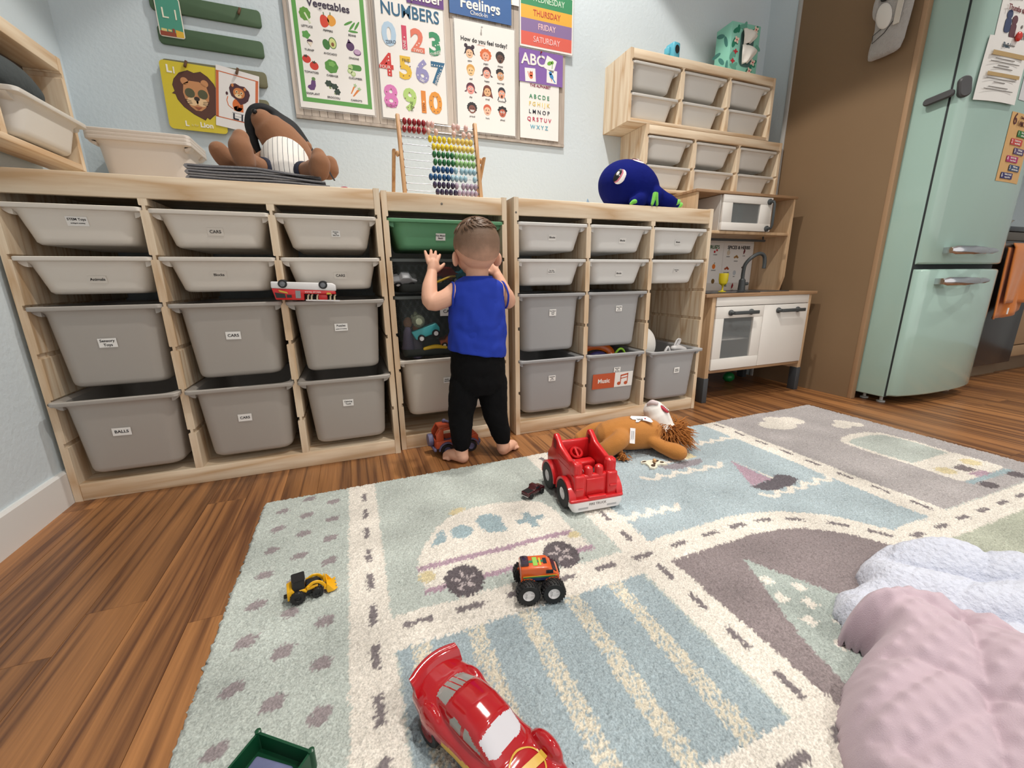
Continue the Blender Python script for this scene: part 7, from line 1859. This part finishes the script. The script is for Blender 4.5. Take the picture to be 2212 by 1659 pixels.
M_HUBG = mat('hub_grey', rgb(120, 122, 126), rough=0.3, metal=0.4)
for sg in (-1, 1):
    for xx in (-0.060, 0.052): wheel(ue, xx, sg*0.0205, 0.050, 0.0125, 0.009, M_HUBG, hubr=0.66, rim=5)

# --- toys showing in the right-hand bins
st = thing('toy_steering_wheel', 'orange toy steering wheel poking out of the Music bin', 'toy', (1.826, -0.50, 0.285), (0, 0, 0))
q = MB(); n = 30; R_ = 0.082
q.loft([[((R_+0.017*math.cos(a))*math.cos(t), 0.3*(R_+0.017*math.cos(a))*math.sin(t)+0.0, 0.55*(R_+0.017*math.cos(a))*math.sin(t)+0.017*math.sin(a)) for a in [2*PI*i/10 for i in range(10)]] for t in [2*PI*i/n for i in range(n)]], loop=True)
q.build('rim', mat('wheel_orange', rgb(222, 104, 24), rough=0.25), st)
q = MB(); q.ell((0.0, -0.005, 0.004), (0.045, 0.02, 0.02)); q.build('hub', mat('wheel_hub_purple', rgb(60, 56, 110), rough=0.4), st)
q = MB(); P_, R2 = spline([(0.075, -0.02, 0.0), (0.095, -0.03, 0.03), (0.115, -0.03, 0.028), (0.13, -0.03, 0.005)], 0.005, 5); q.tube(P_, R2, 8); q.build('lever', mat('lime_plastic', rgb(150, 210, 60), rough=0.35), st)
pb = thing('panda_plush', 'white and black plush head in the stuffed animals bin', 'plush toy', (2.10, -0.44, 0.28))
q = MB(); q.ell((0, 0, 0.03), (0.078, 0.075, 0.092), n=24, m=16); fuse(q, 'head', mat('plush_white', rgb(222, 218, 212), rough=0.9, sheen=0.4), pb, 0.006, 2)
q = MB(); q.ell((-0.02, 0.02, 0.125), (0.03, 0.02, 0.03)); q.ell((0.085, 0.05, 0.0), (0.04, 0.03, 0.05)); q.build('ear', BLK, pb)
sc_ = thing('toy_scissors', 'white plastic loops of a toy sticking out of the stuffed animals bin', 'toy', (2.255, -0.52, 0.285))
for dx, dz, a in ((0.0, 0.035, 0.5), (0.014, 0.033, 0.6)):
    q = MB(); q.xf = Matrix.Translation((dx, 0.01*dx*50, dz)) @ Matrix.Rotation(a, 4, 'Y'); q.loft([[((0.008+0.0035*math.cos(t2))*math.cos(t), 0.0035*math.sin(t2), (0.022+0.0035*math.cos(t2))*math.sin(t)) for t2 in [2*PI*i/8 for i in range(8)]] for t in [2*PI*i/20 for i in range(20)]], loop=True); q.build('loop', M_WPL, sc_)
q = MB(); q.limb([(-0.02, 0, 0.012), (0.02, 0.01, 0.008), (0.05, 0.0, 0.0)], [0.012, 0.016, 0.012]); q.build('base', M_WPL, sc_)
q = MB(); q.prism([(-0.065, 0.0), (-0.03, 0.0), (-0.05, 0.035)], -0.002, 0.002, 'x') if False else q.limb([(-0.065, 0.0, 0.0), (-0.05, 0.0, 0.02), (-0.04, 0, 0.0)], [0.006, 0.005, 0.006]); q.build('tip', M_WPL, sc_)

# --- vehicles and figures behind the netting
GN = 'toys inside the mesh bins'
def net_car(x, y, z, col, lb, rot=0.0, s=1.0):
    t = thing('toy_car', lb, 'toy car', (x, y, z), (rot, 0, 0.1), GN)
    q = MB(); q.prism([(0.0, -0.04*s), (0.016*s, -0.042*s), (0.02*s, -0.02*s), (0.032*s, -0.012*s), (0.032*s, 0.014*s), (0.02*s, 0.024*s), (0.016*s, 0.042*s), (0.0, 0.042*s)], -0.016*s, 0.016*s, 'y'); q.build('body', mat('netcar_%d_%d_%d' % col, rgb(*col), rough=0.35), t, bevel=0.002)
    for xx in (-0.024, 0.024):
        for sg in (-1, 1): wheel(t, xx*s, sg*0.016*s, 0.0, 0.012*s, 0.008*s, M_WPL, hubr=0.55)
net_car(1.005, -0.515, 0.625, (150, 152, 156), 'grey toy car tipped on its side behind the netting', 0.9)
net_car(1.16, -0.50, 0.628, (150, 40, 38), 'red toy vehicle behind the netting near the raised hand', 0.2, 1.3)
net_car(1.24, -0.50, 0.63, (40, 130, 150), 'teal toy vehicle behind the netting beside the child', 0.3, 1.2)
q = MB(); P_, R2 = spline([(1.10, -0.525, 0.612), (1.13, -0.53, 0.622), (1.165, -0.528, 0.636), (1.19, -0.525, 0.638)], 0.004, 5); q.tube(P_, R2, 8); o = q.build('yellow_track', mat('track_yellow', rgb(206, 168, 40), rough=0.4)); tag(o, 'yellow curved toy piece behind the upper netting', 'toy piece', GN)
cr = thing('toy_cart', 'turquoise toy cart with a pale round figure behind the netting', 'toy car', (1.075, -0.515, 0.425), (0, -0.3, 0), GN)
q = MB(); q.prism([(0.0, -0.045), (0.034, -0.052), (0.036, 0.045), (0.014, 0.052), (0.0, 0.046)], -0.02, 0.02, 'y'); q.build('cart_body', mat('cart_teal', rgb(70, 170, 176), rough=0.4), cr, bevel=0.004)
for xx in (-0.026, 0.03): wheel(cr, xx, -0.022, 0.0, 0.014, 0.008, M_WPL, hubr=0.6)
q = MB(); q.ell((-0.012, 0, 0.062), (0.024, 0.022, 0.026)); q.ell((-0.012, 0, 0.088), (0.008, 0.008, 0.01)); q.ell((-0.026, 0, 0.082), (0.007, 0.007, 0.009)); q.build('figure', mat('figure_pale_green', rgb(196, 206, 176), rough=0.5), cr)
for x_, z_, c1, c2, lb in ((0.998, 0.46, (196, 150, 120), (140, 126, 160), 'pale doll figure in mauve behind the lower netting at left'), (1.03, 0.44, (190, 120, 70), (120, 110, 130), 'small orange-haired figure behind the lower netting')):
    t = thing('toy_figure', lb, 'toy figure', (x_, -0.50, z_-0.06), (0, 0.15, 0), GN)
    q = MB(); q.ell((0, 0, 0.075), (0.017, 0.015, 0.02)); q.build('head', mat('fig_%d' % c1[0], rgb(*c1), rough=0.6), t)
    q = MB(); q.limb([(0, 0, 0.06), (0.004, 0, 0.03), (0.01, 0, -0.02)], [0.010, 0.018, 0.024]); q.build('dress', mat('fig_%d_%d' % c2[:2], rgb(*c2), rough=0.7), t)
q = MB(); q.limb([(1.06, -0.53, 0.378), (1.10, -0.53, 0.384), (1.14, -0.528, 0.378)], [0.006, 0.008, 0.006]); o = q.build('yellow_block', mat('track_yellow', rgb(206, 168, 40))); tag(o, 'yellow toy piece at the bottom of the lower mesh bin', 'toy piece', GN)
net_car(1.155, -0.515, 0.395, (150, 84, 60), 'brown toy car at the bottom of the lower mesh bin', 0.5, 0.9)

# --- lion plush on the rug
M_LION = mat('lion_plush', rgb(180, 118, 50), rough=0.9, sheen=0.1, var=0.08, vscale=30, bump=0.25, bscale=300)
M_MANE = mat('lion_mane', rgb(168, 106, 48), rough=0.95, var=0.15, vscale=60)
ln = thing('lion_plush', 'golden plush lion with white muzzle sprawled on the rug edge', 'plush toy', (1.73, -0.90, RZ0))
def LW(x, y, z): return (x-1.73, y+0.90, z-RZ0)
b = MB()
b.limb([LW(1.655, -0.875, 0.070), LW(1.72, -0.90, 0.077), LW(1.79, -0.925, 0.072), LW(1.815, -0.93, 0.065)], [0.055, 0.062, 0.055, 0.04], 20)
b.limb([LW(1.665, -0.925, 0.078), LW(1.645, -0.945, 0.075), LW(1.612, -0.935, 0.05), LW(1.60, -0.925, 0.042)], [0.036, 0.032, 0.032, 0.028], 16)
b.limb([LW(1.66, -0.84, 0.075), LW(1.63, -0.815, 0.07), LW(1.60, -0.80, 0.048), LW(1.582, -0.795, 0.040)], [0.034, 0.03, 0.03, 0.026], 16)
b.limb([LW(1.765, -0.965, 0.065), LW(1.79, -1.0, 0.05), LW(1.812, -1.035, 0.043), LW(1.818, -1.048, 0.043)], [0.020, 0.024, 0.029, 0.027], 16)
b.limb([LW(1.80, -0.87, 0.06), LW(1.85, -0.83, 0.045), LW(1.88, -0.80, 0.04)], [0.024, 0.024, 0.026], 14)
fuse(b, 'body', M_LION, ln, 0.004, 6)
b = MB(); b.limb([LW(1.655, -0.935, 0.03), LW(1.648, -0.962, 0.022)], [0.013, 0.011], 12); fuse(b, 'tail', M_LION, ln, 0.003, 3)
def strands(name, pts, m_, seed, n_, L0, L1, spread, r_=0.0016, parent=None):
    rr_ = random.Random(seed); q = MB()
    for k in range(n_):
        p, d = pts[rr_.randrange(len(pts))]
        p = Vector(p)+Vector((rr_.gauss(0, 1), rr_.gauss(0, 1), rr_.gauss(0, 1)))*0.008
        d = (Vector(d)+Vector((rr_.gauss(0, 1), rr_.gauss(0, 1), rr_.gauss(0, 1)))*spread).normalized()
        L_ = rr_.uniform(L0, L1); e = p+d*L_+Vector((0, 0, -L_*0.35))
        e.z = max(e.z, 0.004); mid_ = p+d*L_*0.55+Vector((0, 0, -L_*0.04)); mid_.z = max(mid_.z, 0.004)
        q.tube([p, mid_, e], [r_*1.2, r_, r_*0.25], 4, cap=False)
    o = q.build(name, m_, parent)
    return o
strands('tail_tuft', [(LW(1.646, -0.970, 0.022), (-0.1, -0.6, -0.1))], M_MANE, 2, 60, 0.012, 0.024, 0.7, 0.0018, ln)
b = MB(); b.ell(LW(1.865, -0.925, 0.062), (0.048, 0.050, 0.046), None, 18, 12)
b.limb([LW(1.858, -0.905, 0.085), LW(1.845, -0.89, 0.125), LW(1.838, -0.885, 0.142)], [0.046, 0.046, 0.04], 18)
hd = fuse(b, 'head', mat('lion_face_white', rgb(226, 222, 216), rough=0.9, sheen=0.4), ln, 0.004, 6)
mp = []
for k in range(26):
    a = 2*PI*k/26
    mp.append((LW(1.862+0.048*math.cos(a), -0.928+0.046*math.sin(a), 0.072), (math.cos(a), math.sin(a), 0.35)))
    mp.append((LW(1.872+0.040*math.cos(a), -0.94+0.040*math.sin(a), 0.055), (math.cos(a), math.sin(a), 0.1)))
    mp.append((LW(1.860+0.045*math.cos(a), -0.92+0.045*math.sin(a), 0.09), (math.cos(a)*0.7, math.sin(a)*0.7, 0.3)))
strands('mane', mp, M_MANE, 4, 900, 0.03, 0.062, 0.35, 0.0017, ln)
q = MB(); q.xf = Matrix.Translation(LW(1.852, -0.922, 0.158)) @ Matrix.Rotation(0.5, 4, 'Z') @ Matrix.Rotation(0.6, 4, 'X'); q.ell((0, 0, 0), (0.010, 0.020, 0.006), n=16, m=8); q.build('mouth', mat('mouth_red', rgb(170, 40, 56), rough=0.7), ln)
q = MB(); q.xf = Matrix.Translation(LW(1.8535, -0.9235, 0.161)) @ Matrix.Rotation(0.5, 4, 'Z') @ Matrix.Rotation(0.6, 4, 'X')
for k in range(5): q.box(-0.0035, 0.0035, -0.014+k*0.006, -0.0098+k*0.006, 0.001, 0.005)
q.build('teeth', M_WPL, ln, bevel=0.001)
q = MB(); q.limb([LW(1.828, -0.905, 0.178), LW(1.818, -0.895, 0.180), LW(1.810, -0.885, 0.172)], [0.008, 0.010, 0.007], 10); q.build('nose', mat('nose_pink', rgb(206, 190, 190), rough=0.7), ln)
# tooth-shaped badge on the chest, sewn-in label
q = MB(); q.xf = Matrix.Translation(LW(1.742, -0.932, 0.1345)) @ Matrix.Rotation(-0.33, 4, 'Z') @ Matrix.Rotation(0.42, 4, 'X')
q.prism([(-0.036, 0.012), (-0.030, 0.020), (0.0, 0.018), (0.024, 0.016), (0.036, 0.004), (0.040, -0.012), (0.032, -0.016), (0.014, -0.006), (0.0, -0.002), (-0.012, -0.012), (-0.022, -0.012), (-0.018, 0.0), (-0.030, 0.002)], 0, 0.0016); bd = q.build('badge', M_WPL, ln)
q = MB(); q.xf = Matrix.Translation(LW(1.742, -0.932, 0.1345)) @ Matrix.Rotation(-0.33, 4, 'Z') @ Matrix.Rotation(0.42, 4, 'X')
q.prism(circ(0.016, 0.004, 0.003, 10), 0.0016, 0.0022); q.build('badge_heart', mat('heart_red', rgb(150, 30, 50), rough=0.6), bd)
text('love', 0.012, M_INK, bd, LW(1.738, -0.9315, 0.1372), Euler((0.42, 0, -0.33)).to_matrix().to_euler())
q = MB(); q.xf = Matrix.Translation(LW(1.690, -0.9575, 0.092)) @ Matrix.Rotation(-0.33, 4, 'Z') @ Matrix.Rotation(1.05, 4, 'X') @ Matrix.Rotation(-0.15, 4, 'Z')
q.box(-0.009, 0.009, -0.028, 0.026, 0, 0.0012); lb_ = q.build('sewn_label', M_WPL, ln)
for k in range(4):
    q = MB(); q.xf = Matrix.Translation(LW(1.690, -0.9575, 0.092)) @ Matrix.Rotation(-0.33, 4, 'Z') @ Matrix.Rotation(1.05, 4, 'X') @ Matrix.Rotation(-0.15, 4, 'Z')
    q.box(-0.005+k*0.003, -0.0042+k*0.003, -0.016+0.003*(k % 2), 0.016, 0.0012, 0.0015); q.build('printed_line', M_INK, lb_)
# ------------------------------------------------------------------ toddler standing at the narrow frame, seen from behind
M_SKIN = mat('skin', rgb(222, 172, 146), rough=0.55, var=0.05, vscale=25, spec=0.35)
M_SHIRT = mat('shirt_blue', rgb(18, 52, 166), rough=0.85, bump=0.25, bscale=900, var=0.06, vscale=30)
M_PANTS = mat('trousers_black', rgb(9, 9, 11), rough=0.95, spec=0.2, bump=0.3, bscale=600)
kid = thing('person', 'toddler in blue sleeveless shirt and black trousers reaching into the bins, barefoot', 'person', (1.21, -0.735, 0.0))
def K(x, y, z): return (x-1.21, y+0.735, z)
b = MB()
# head facing the shelves (+y)
b.ell(K(1.217, -0.722, 0.735), (0.0725, 0.082, 0.078), None, 28, 20)
b.ell(K(1.217, -0.700, 0.702), (0.062, 0.066, 0.062), None, 24, 16)
b.ell(K(1.217, -0.742, 0.722), (0.066, 0.060, 0.066), None, 24, 16)
b.ell(K(1.217, -0.655, 0.668), (0.036, 0.026, 0.028), None, 16, 10)     # chin and cheeks
b.ell(K(1.193, -0.655, 0.682), (0.024, 0.022, 0.024), None, 14, 10); b.ell(K(1.241, -0.655, 0.682), (0.024, 0.022, 0.024), None, 14, 10)
b.ell(K(1.217, -0.630, 0.694), (0.009, 0.012, 0.010), None, 12, 8)      # nose
b.ell(K(1.217, -0.634, 0.676), (0.013, 0.007, 0.005), None, 12, 8)      # lips
b.limb([K(1.217, -0.715, 0.69), K(1.216, -0.722, 0.64), K(1.216, -0.725, 0.60)], [0.040, 0.037, 0.045], 18)
# torso
def tsec(z, cx, rx, ry_, cy=-0.725): return [K(cx+rx*math.cos(2*PI*i/28), cy+ry_*math.sin(2*PI*i/28), z) for i in range(28)]
b.loft([tsec(z, c, r, q_) for z, c, r, q_ in ((0.25, 1.208, 0.07, 0.055), (0.30, 1.208, 0.088, 0.066), (0.36, 1.208, 0.090, 0.068), (0.43, 1.209, 0.086, 0.066), (0.50, 1.212, 0.083, 0.060), (0.56, 1.215, 0.082, 0.054), (0.60, 1.216, 0.076, 0.046), (0.625, 1.216, 0.045, 0.036))])
# left arm raised: shoulder, elbow, wrist
LS, LE, LWr = (1.142, -0.722, 0.588), (1.060, -0.728, 0.556), (1.077, -0.668, 0.645)
b.limb([K(*LS), K(1.105, -0.730, 0.568), K(*LE), K(1.060, -0.705, 0.595), K(*LWr)], [0.032, 0.029, 0.0265, 0.025, 0.018], 18)
RS, RE, RWr = (1.292, -0.722, 0.588), (1.330, -0.700, 0.548), (1.312, -0.650, 0.635)
b.limb([K(*RS), K(1.318, -0.715, 0.568), K(*RE), K(1.326, -0.672, 0.585), K(*RWr)], [0.032, 0.028, 0.0265, 0.024, 0.018], 18)
# hands: palm, four unequal bent fingers, thumb from the side of the palm
def hand(wr, up, side, nrm, s=1.0):
    w_ = Vector(wr); U_ = Vector(up).normalized(); S_ = Vector(side).normalized(); N_ = Vector(nrm).normalized()
    def H(u, v, n_=0.0): p = w_+U_*u*s+S_*v*s+N_*n_*s; return K(*p)
    b.limb([H(0.0, 0), H(0.014, 0.001), H(0.030, 0.002)], [0.017*s, 0.0175*s, 0.015*s], 14)
    b.limb([H(0.030, -0.012), H(0.034, 0.0), H(0.030, 0.014)], [0.0095*s]*3, 12)
    b.limb([H(0.012, 0.012), H(0.024, 0.014)], [0.011*s, 0.010*s], 12)
    for v0, v1, L_ in ((-0.0165, -0.026, 0.030), (-0.006, -0.007, 0.037), (0.0045, 0.009, 0.036), (0.0145, 0.024, 0.028)):
        b.limb([H(0.034, v0), H(0.034+L_*0.5, (v0+v1)/2, 0.003), H(0.034+L_*0.85, v1*0.95, 0.008), H(0.034+L_, v1, 0.012)], [0.0066*s, 0.0062*s, 0.0056*s, 0.0046*s], 10)
    b.limb([H(0.008, 0.014), H(0.018, 0.027, 0.002), H(0.028, 0.036, 0.005), H(0.034, 0.040, 0.008)], [0.0085*s, 0.0075*s, 0.0065*s, 0.005*s], 10)
hand((1.079, -0.662, 0.652), (0.16, 0.22, 0.96), (0.95, -0.05, -0.18), (0.1, 0.95, 0.1), 0.98)
hand((1.311, -0.645, 0.642), (-0.28, 0.45, 0.85), (-0.9, -0.2, -0.15), (-0.1, 0.9, -0.3), 0.95)
# legs and feet
b.limb([K(1.160, -0.722, 0.28), K(1.140, -0.726, 0.17), K(1.132, -0.742, 0.05), K(1.131, -0.745, 0.03)], [0.046, 0.034, 0.024, 0.024], 16)
b.limb([K(1.256, -0.722, 0.28), K(1.262, -0.726, 0.17), K(1.286, -0.740, 0.05), K(1.287, -0.742, 0.03)], [0.046, 0.034, 0.024, 0.024], 16)
def foot(hx, hy, dx, dy, sg):
    d_ = Vector((dx, dy, 0)).normalized(); p_ = Vector((-d_.y, d_.x, 0))*sg      # p_: big-toe side
    def F(u, v, z): q_ = Vector((hx, hy, 0))+d_*u+p_*v; return K(q_.x, q_.y, z)
    b.limb([F(0.0, 0, 0.021), F(0.03, 0.0, 0.024), F(0.06, 0.001, 0.019), F(0.076, 0.001, 0.014)], [0.0205, 0.022, 0.0185, 0.0135], 16)
    b.limb([F(0.055, -0.013, 0.0105), F(0.074, 0.014, 0.011)], [0.010, 0.0105], 12)
    for k, (v_, L_, r_) in enumerate(((0.0165, 0.020, 0.0085), (0.006, 0.019, 0.0065), (-0.003, 0.016, 0.006), (-0.011, 0.012, 0.0057), (-0.018, 0.007, 0.0054))):
        b.limb([F(0.072-0.002*k, v_, 0.0095), F(0.072-0.002*k+L_, v_*1.12, 0.0085)], [r_, r_*0.92], 10)
foot(1.134, -0.752, -0.62, 0.78, -1)
foot(1.288, -0.742, 0.80, 0.58, 1)
body = fuse(b, 'body', M_SKIN, kid, 0.0026, 6)
# ears
for sg in (-1, 1):
    e = MB()
    rings = []
    for sc_, dx in ((0.3, -0.004), (1.0, 0.0), (1.05, 0.006), (0.8, 0.010), (0.5, 0.006)):
        rings.append([K(1.217+sg*(0.067+dx-0.009*math.cos(t)*sc_), -0.716+0.013*sc_*math.cos(t), 0.690+0.0225*sc_*math.sin(t)) for t in [2*PI*i/20 for i in range(20)]])
    e.loft([r_ if sg > 0 else r_[::-1] for r_ in rings])
    o = fuse(e, 'ear', M_SKIN, kid, 0.0018, 3)
# eyes and brows (face turned to the shelf)
for sg in (-1, 1):
    q = MB(); q.ell(K(1.217+sg*0.024, -0.6495, 0.709), (0.010, 0.006, 0.007), None, 14, 8); q.build('eye', mat('eye_white', rgb(236, 232, 230)), kid)
    q = MB(); q.ell(K(1.217+sg*0.024, -0.6445, 0.709), (0.005, 0.003, 0.005), None, 12, 8); q.build('iris', mat('iris_brown', rgb(60, 40, 28), rough=0.2), kid)
    q = MB(); q.limb([K(1.217+sg*0.012, -0.6465, 0.725), K(1.217+sg*0.024, -0.646, 0.728), K(1.217+sg*0.034, -0.650, 0.724)], [0.0018, 0.0024, 0.0015], 8); q.build('eyebrow', mat('brow_brown', rgb(110, 82, 60), rough=0.9), kid)
# hair: short and faded at the back and sides, longer on the crown
def hairmat():
    m = bpy.data.materials.new('short_brown_hair'); m.use_nodes = True
    nt = m.node_tree; N = nt.nodes; L = nt.links; bs = N['Principled BSDF']; bs.inputs['Roughness'].default_value = 0.6
    tc = N.new('ShaderNodeTexCoord'); sp = N.new('ShaderNodeSeparateXYZ'); L.new(tc.outputs['Object'], sp.inputs[0])
    n1 = N.new('ShaderNodeTexNoise'); n1.inputs['Scale'].default_value = 32; n1.inputs['Detail'].default_value = 4; L.new(tc.outputs['Object'], n1.inputs['Vector'])
    ad = N.new('ShaderNodeMath'); ad.operation = 'MULTIPLY_ADD'; ad.inputs[1].default_value = 0.05; L.new(n1.outputs['Fac'], ad.inputs[0]); L.new(sp.outputs[2], ad.inputs[2])
    mr = N.new('ShaderNodeMapRange'); mr.inputs['From Min'].default_value = 0.705; mr.inputs['From Max'].default_value = 0.815; L.new(ad.outputs[0], mr.inputs['Value'])
    rp = N.new('ShaderNodeValToRGB'); e = rp.color_ramp.elements; e[0].position = 0; e[0].color = rgb(200, 156, 132); e[1].position = 1; e[1].color = rgb(98, 76, 58)
    k = e.new(0.42); k.color = rgb(138, 108, 88)
    L.new(mr.outputs[0], rp.inputs['Fac']); L.new(rp.outputs['Color'], bs.inputs['Base Color'])
    mp_ = N.new('ShaderNodeMapping'); mp_.inputs['Scale'].default_value = (900, 900, 260); L.new(tc.outputs['Object'], mp_.inputs['Vector'])
    n2 = N.new('ShaderNodeTexNoise'); n2.inputs['Scale'].default_value = 1.0; L.new(mp_.outputs[0], n2.inputs['Vector'])
    bp = N.new('ShaderNodeBump'); bp.inputs['Strength'].default_value = 0.5; bp.inputs['Distance'].default_value = 0.002; L.new(n2.outputs['Fac'], bp.inputs['Height']); L.new(bp.outputs['Normal'], bs.inputs['Normal'])
    return m
M_HAIR = hairmat()
h_ = MB()
h_.ell(K(1.217, -0.722, 0.7365), (0.0745, 0.084, 0.0795), None, 30, 22)
h_.ell(K(1.217, -0.743, 0.722), (0.0685, 0.0625, 0.0675), None, 28, 18)
h_.ell(K(1.217, -0.7005, 0.705), (0.0645, 0.062, 0.062), None, 24, 16)
hair = fuse(h_, 'hair', M_HAIR, kid, 0.003, 5)
bm = bmesh.new(); bm.from_mesh(hair.data)
def off(c):   # hairline: low at the nape, above the ears, high over the forehead
    x_, y_, z_ = c.x+1.21-1.217, c.y-0.735+0.722, c.z
    if y_ > 0.045: lim = 0.748
    elif y_ > -0.01: lim = 0.716+0.55*max(0, y_)
    else: lim = 0.716-0.60*min(0.060, -y_-0.01)+0.10*abs(x_)
    return z_ < lim
bmesh.ops.delete(bm, geom=[f for f in bm.faces if off(f.calc_center_median())], context='FACES')
bm.to_mesh(hair.data); bm.free()
# crown hair swept sideways: flat locks lying on the skull
rr_ = random.Random(11); q = MB()
for k in range(420):
    a = rr_.uniform(0, 2*PI); el_ = rr_.uniform(0.62, 1.5)
    base = Vector((0.0755*math.cos(el_)*math.cos(a), 0.085*math.cos(el_)*math.sin(a), 0.080*math.sin(el_)))
    tgt = Vector((-0.020, -0.035, 0.072))                         # swirl centre on the back of the crown
    rad = (base-tgt); rad.z = 0
    tang = Vector((-rad.y, rad.x, 0)).normalized()*0.75+rad.normalized()*0.65
    pts = []; p = base.copy()
    for j in range(4):
        n_ = Vector((p.x/0.0755**2, p.y/0.085**2, p.z/0.080**2)).normalized()
        sc_ = 1/math.sqrt((p.x/0.0755)**2+(p.y/0.085)**2+(p.z/0.080)**2)
        pts.append(p*sc_*(1.012+0.016*math.sin(PI*j/3.0)*rr_.uniform(0.4, 1.0)))
        d = (tang-n_*tang.dot(n_)).normalized(); p = p+d*rr_.uniform(0.006, 0.010)
    q.tube([K(1.217+v.x, -0.722+v.y, 0.7365+v.z) for v in pts], [0.0012, 0.0022, 0.0018, 0.0004], 4, cap=False)
q.build('crown_locks', mat('crown_brown', rgb(104, 78, 58), rough=0.5, var=0.2, vscale=60), kid)
# shirt: open tube with neck hole, arms pass through the arm holes
def ssec(z0, z1, cx, rx, ry_, cy=-0.725, w=0.0, ph=0.0, n=56):
    out = []
    for i in range(n):
        t = 2*PI*i/n; c_, s_ = math.cos(t), math.sin(t)
        zz = (z0+z1)/2+(z1-z0)/2*c_
        wr = 1+w*math.sin(5*t+ph)+0.5*w*math.sin(11*t+2*ph)
        out.append(K(cx+rx*wr*c_, cy+ry_*wr*s_, zz))
    return out
S_ = [(0.400, 0.366, 1.207, 0.0995, 0.079, .010, 0), (0.408, 0.374, 1.207, 0.1005, 0.080, .012, .3), (0.44, 0.415, 1.208, 0.099, 0.078, .018, 1), (0.462, 0.445, 1.209, 0.0955, 0.0755, .024, 2.6), (0.478, 0.468, 1.209, 0.098, 0.077, .020, 3.4), (0.50, 0.49, 1.210, 0.0955, 0.074, .012, 4.4), (0.54, 0.535, 1.212, 0.094, 0.069, .008, 5.2), (0.572, 0.570, 1.214, 0.0935, 0.063, .004, 6), (0.595, 0.595, 1.215, 0.0915, 0.0565, .002, 6), (0.611, 0.611, 1.216, 0.084, 0.052, .0, 6), (0.621, 0.621, 1.216, 0.074, 0.0475, 0, 6), (0.627, 0.627, 1.216, 0.058, 0.0455, 0, 6), (0.632, 0.632, 1.216, 0.0475, 0.0435, 0, 6), (0.634, 0.634, 1.216, 0.0455, 0.042, 0, 6)]
s_o = [ssec(a, b_, c, r, q_, w=w_, ph=p_) for a, b_, c, r, q_, w_, p_ in S_]
s_i = [ssec(a-0.001, b_-0.001, c, r-0.003, q_-0.003, w=w_, ph=p_) for a, b_, c, r, q_, w_, p_ in S_][::-1]
q = MB(); q.loft(s_o+s_i, loop=True); sho = q.build('shirt', M_SHIRT, kid, sharp=70)
md = sho.modifiers.new('sub', 'SUBSURF'); md.levels = 2; md.render_levels = 2
tx2 = bpy.data.textures.new('shirt_folds', 'CLOUDS'); tx2.noise_scale = 0.045; tx2.noise_depth = 1
md = sho.modifiers.new('folds', 'DISPLACE'); md.texture = tx2; md.strength = 0.011; md.mid_level = 0.42; md.texture_coords = 'LOCAL'
# neck rib and armhole bindings
q = MB(); q.loft([[K(1.216+(0.0475+0.0022*math.cos(a))*math.cos(t), -0.725+(0.0435+0.0022*math.cos(a))*math.sin(t), 0.632+0.0045*math.sin(a)) for a in [2*PI*i/8 for i in range(8)]] for t in [2*PI*i/40 for i in range(40)]], loop=True); q.build('neck_rib', M_SHIRT, sho)
for sg in (-1, 1):
    cx_ = 1.216+sg*0.079
    q = MB(); q.loft([[K(cx_+sg*(0.0115-0.016*(0.5+0.5*math.sin(t)))+0.003*math.cos(a)*0.6, -0.724+(0.036+0.003*math.cos(a))*math.cos(t), 0.577+(0.043+0.003*math.cos(a))*math.sin(t)+0.001*math.sin(a)) if False else
        K(cx_+sg*(0.0145-0.009*max(0, math.sin(t)))+0.0035*math.sin(a), -0.724+(0.037+0.0025*math.cos(a))*math.cos(t), 0.574+(0.044+0.0025*math.cos(a))*math.sin(t)) for a in [2*PI*i/8 for i in range(8)]] for t in [2*PI*i/36 for i in range(36)]], loop=True); q.build('armhole_binding', M_SHIRT, sho)
# trousers
p_ = MB()
p_.loft([tsec(z, c, r, q_) for z, c, r, q_ in ((0.245, 1.208, 0.070, 0.062), (0.28, 1.208, 0.094, 0.075), (0.33, 1.208, 0.0965, 0.078), (0.375, 1.208, 0.094, 0.074), (0.405, 1.208, 0.091, 0.070))])
p_.limb([K(1.160, -0.724, 0.285), K(1.150, -0.728, 0.23), K(1.138, -0.730, 0.165), K(1.135, -0.738, 0.10), K(1.1335, -0.742, 0.068)], [0.054, 0.052, 0.044, 0.037, 0.031], 20)
p_.limb([K(1.256, -0.724, 0.285), K(1.258, -0.728, 0.23), K(1.263, -0.730, 0.165), K(1.278, -0.736, 0.10), K(1.2855, -0.740, 0.068)], [0.054, 0.052, 0.045, 0.037, 0.031], 20)
tr = fuse(p_, 'trousers', M_PANTS, kid, 0.0035, 6)
tx_ = bpy.data.textures.new('cloth_folds', 'CLOUDS'); tx_.noise_scale = 0.03
md = tr.modifiers.new('folds', 'DISPLACE'); md.texture = tx_; md.strength = 0.006; md.mid_level = 0.5
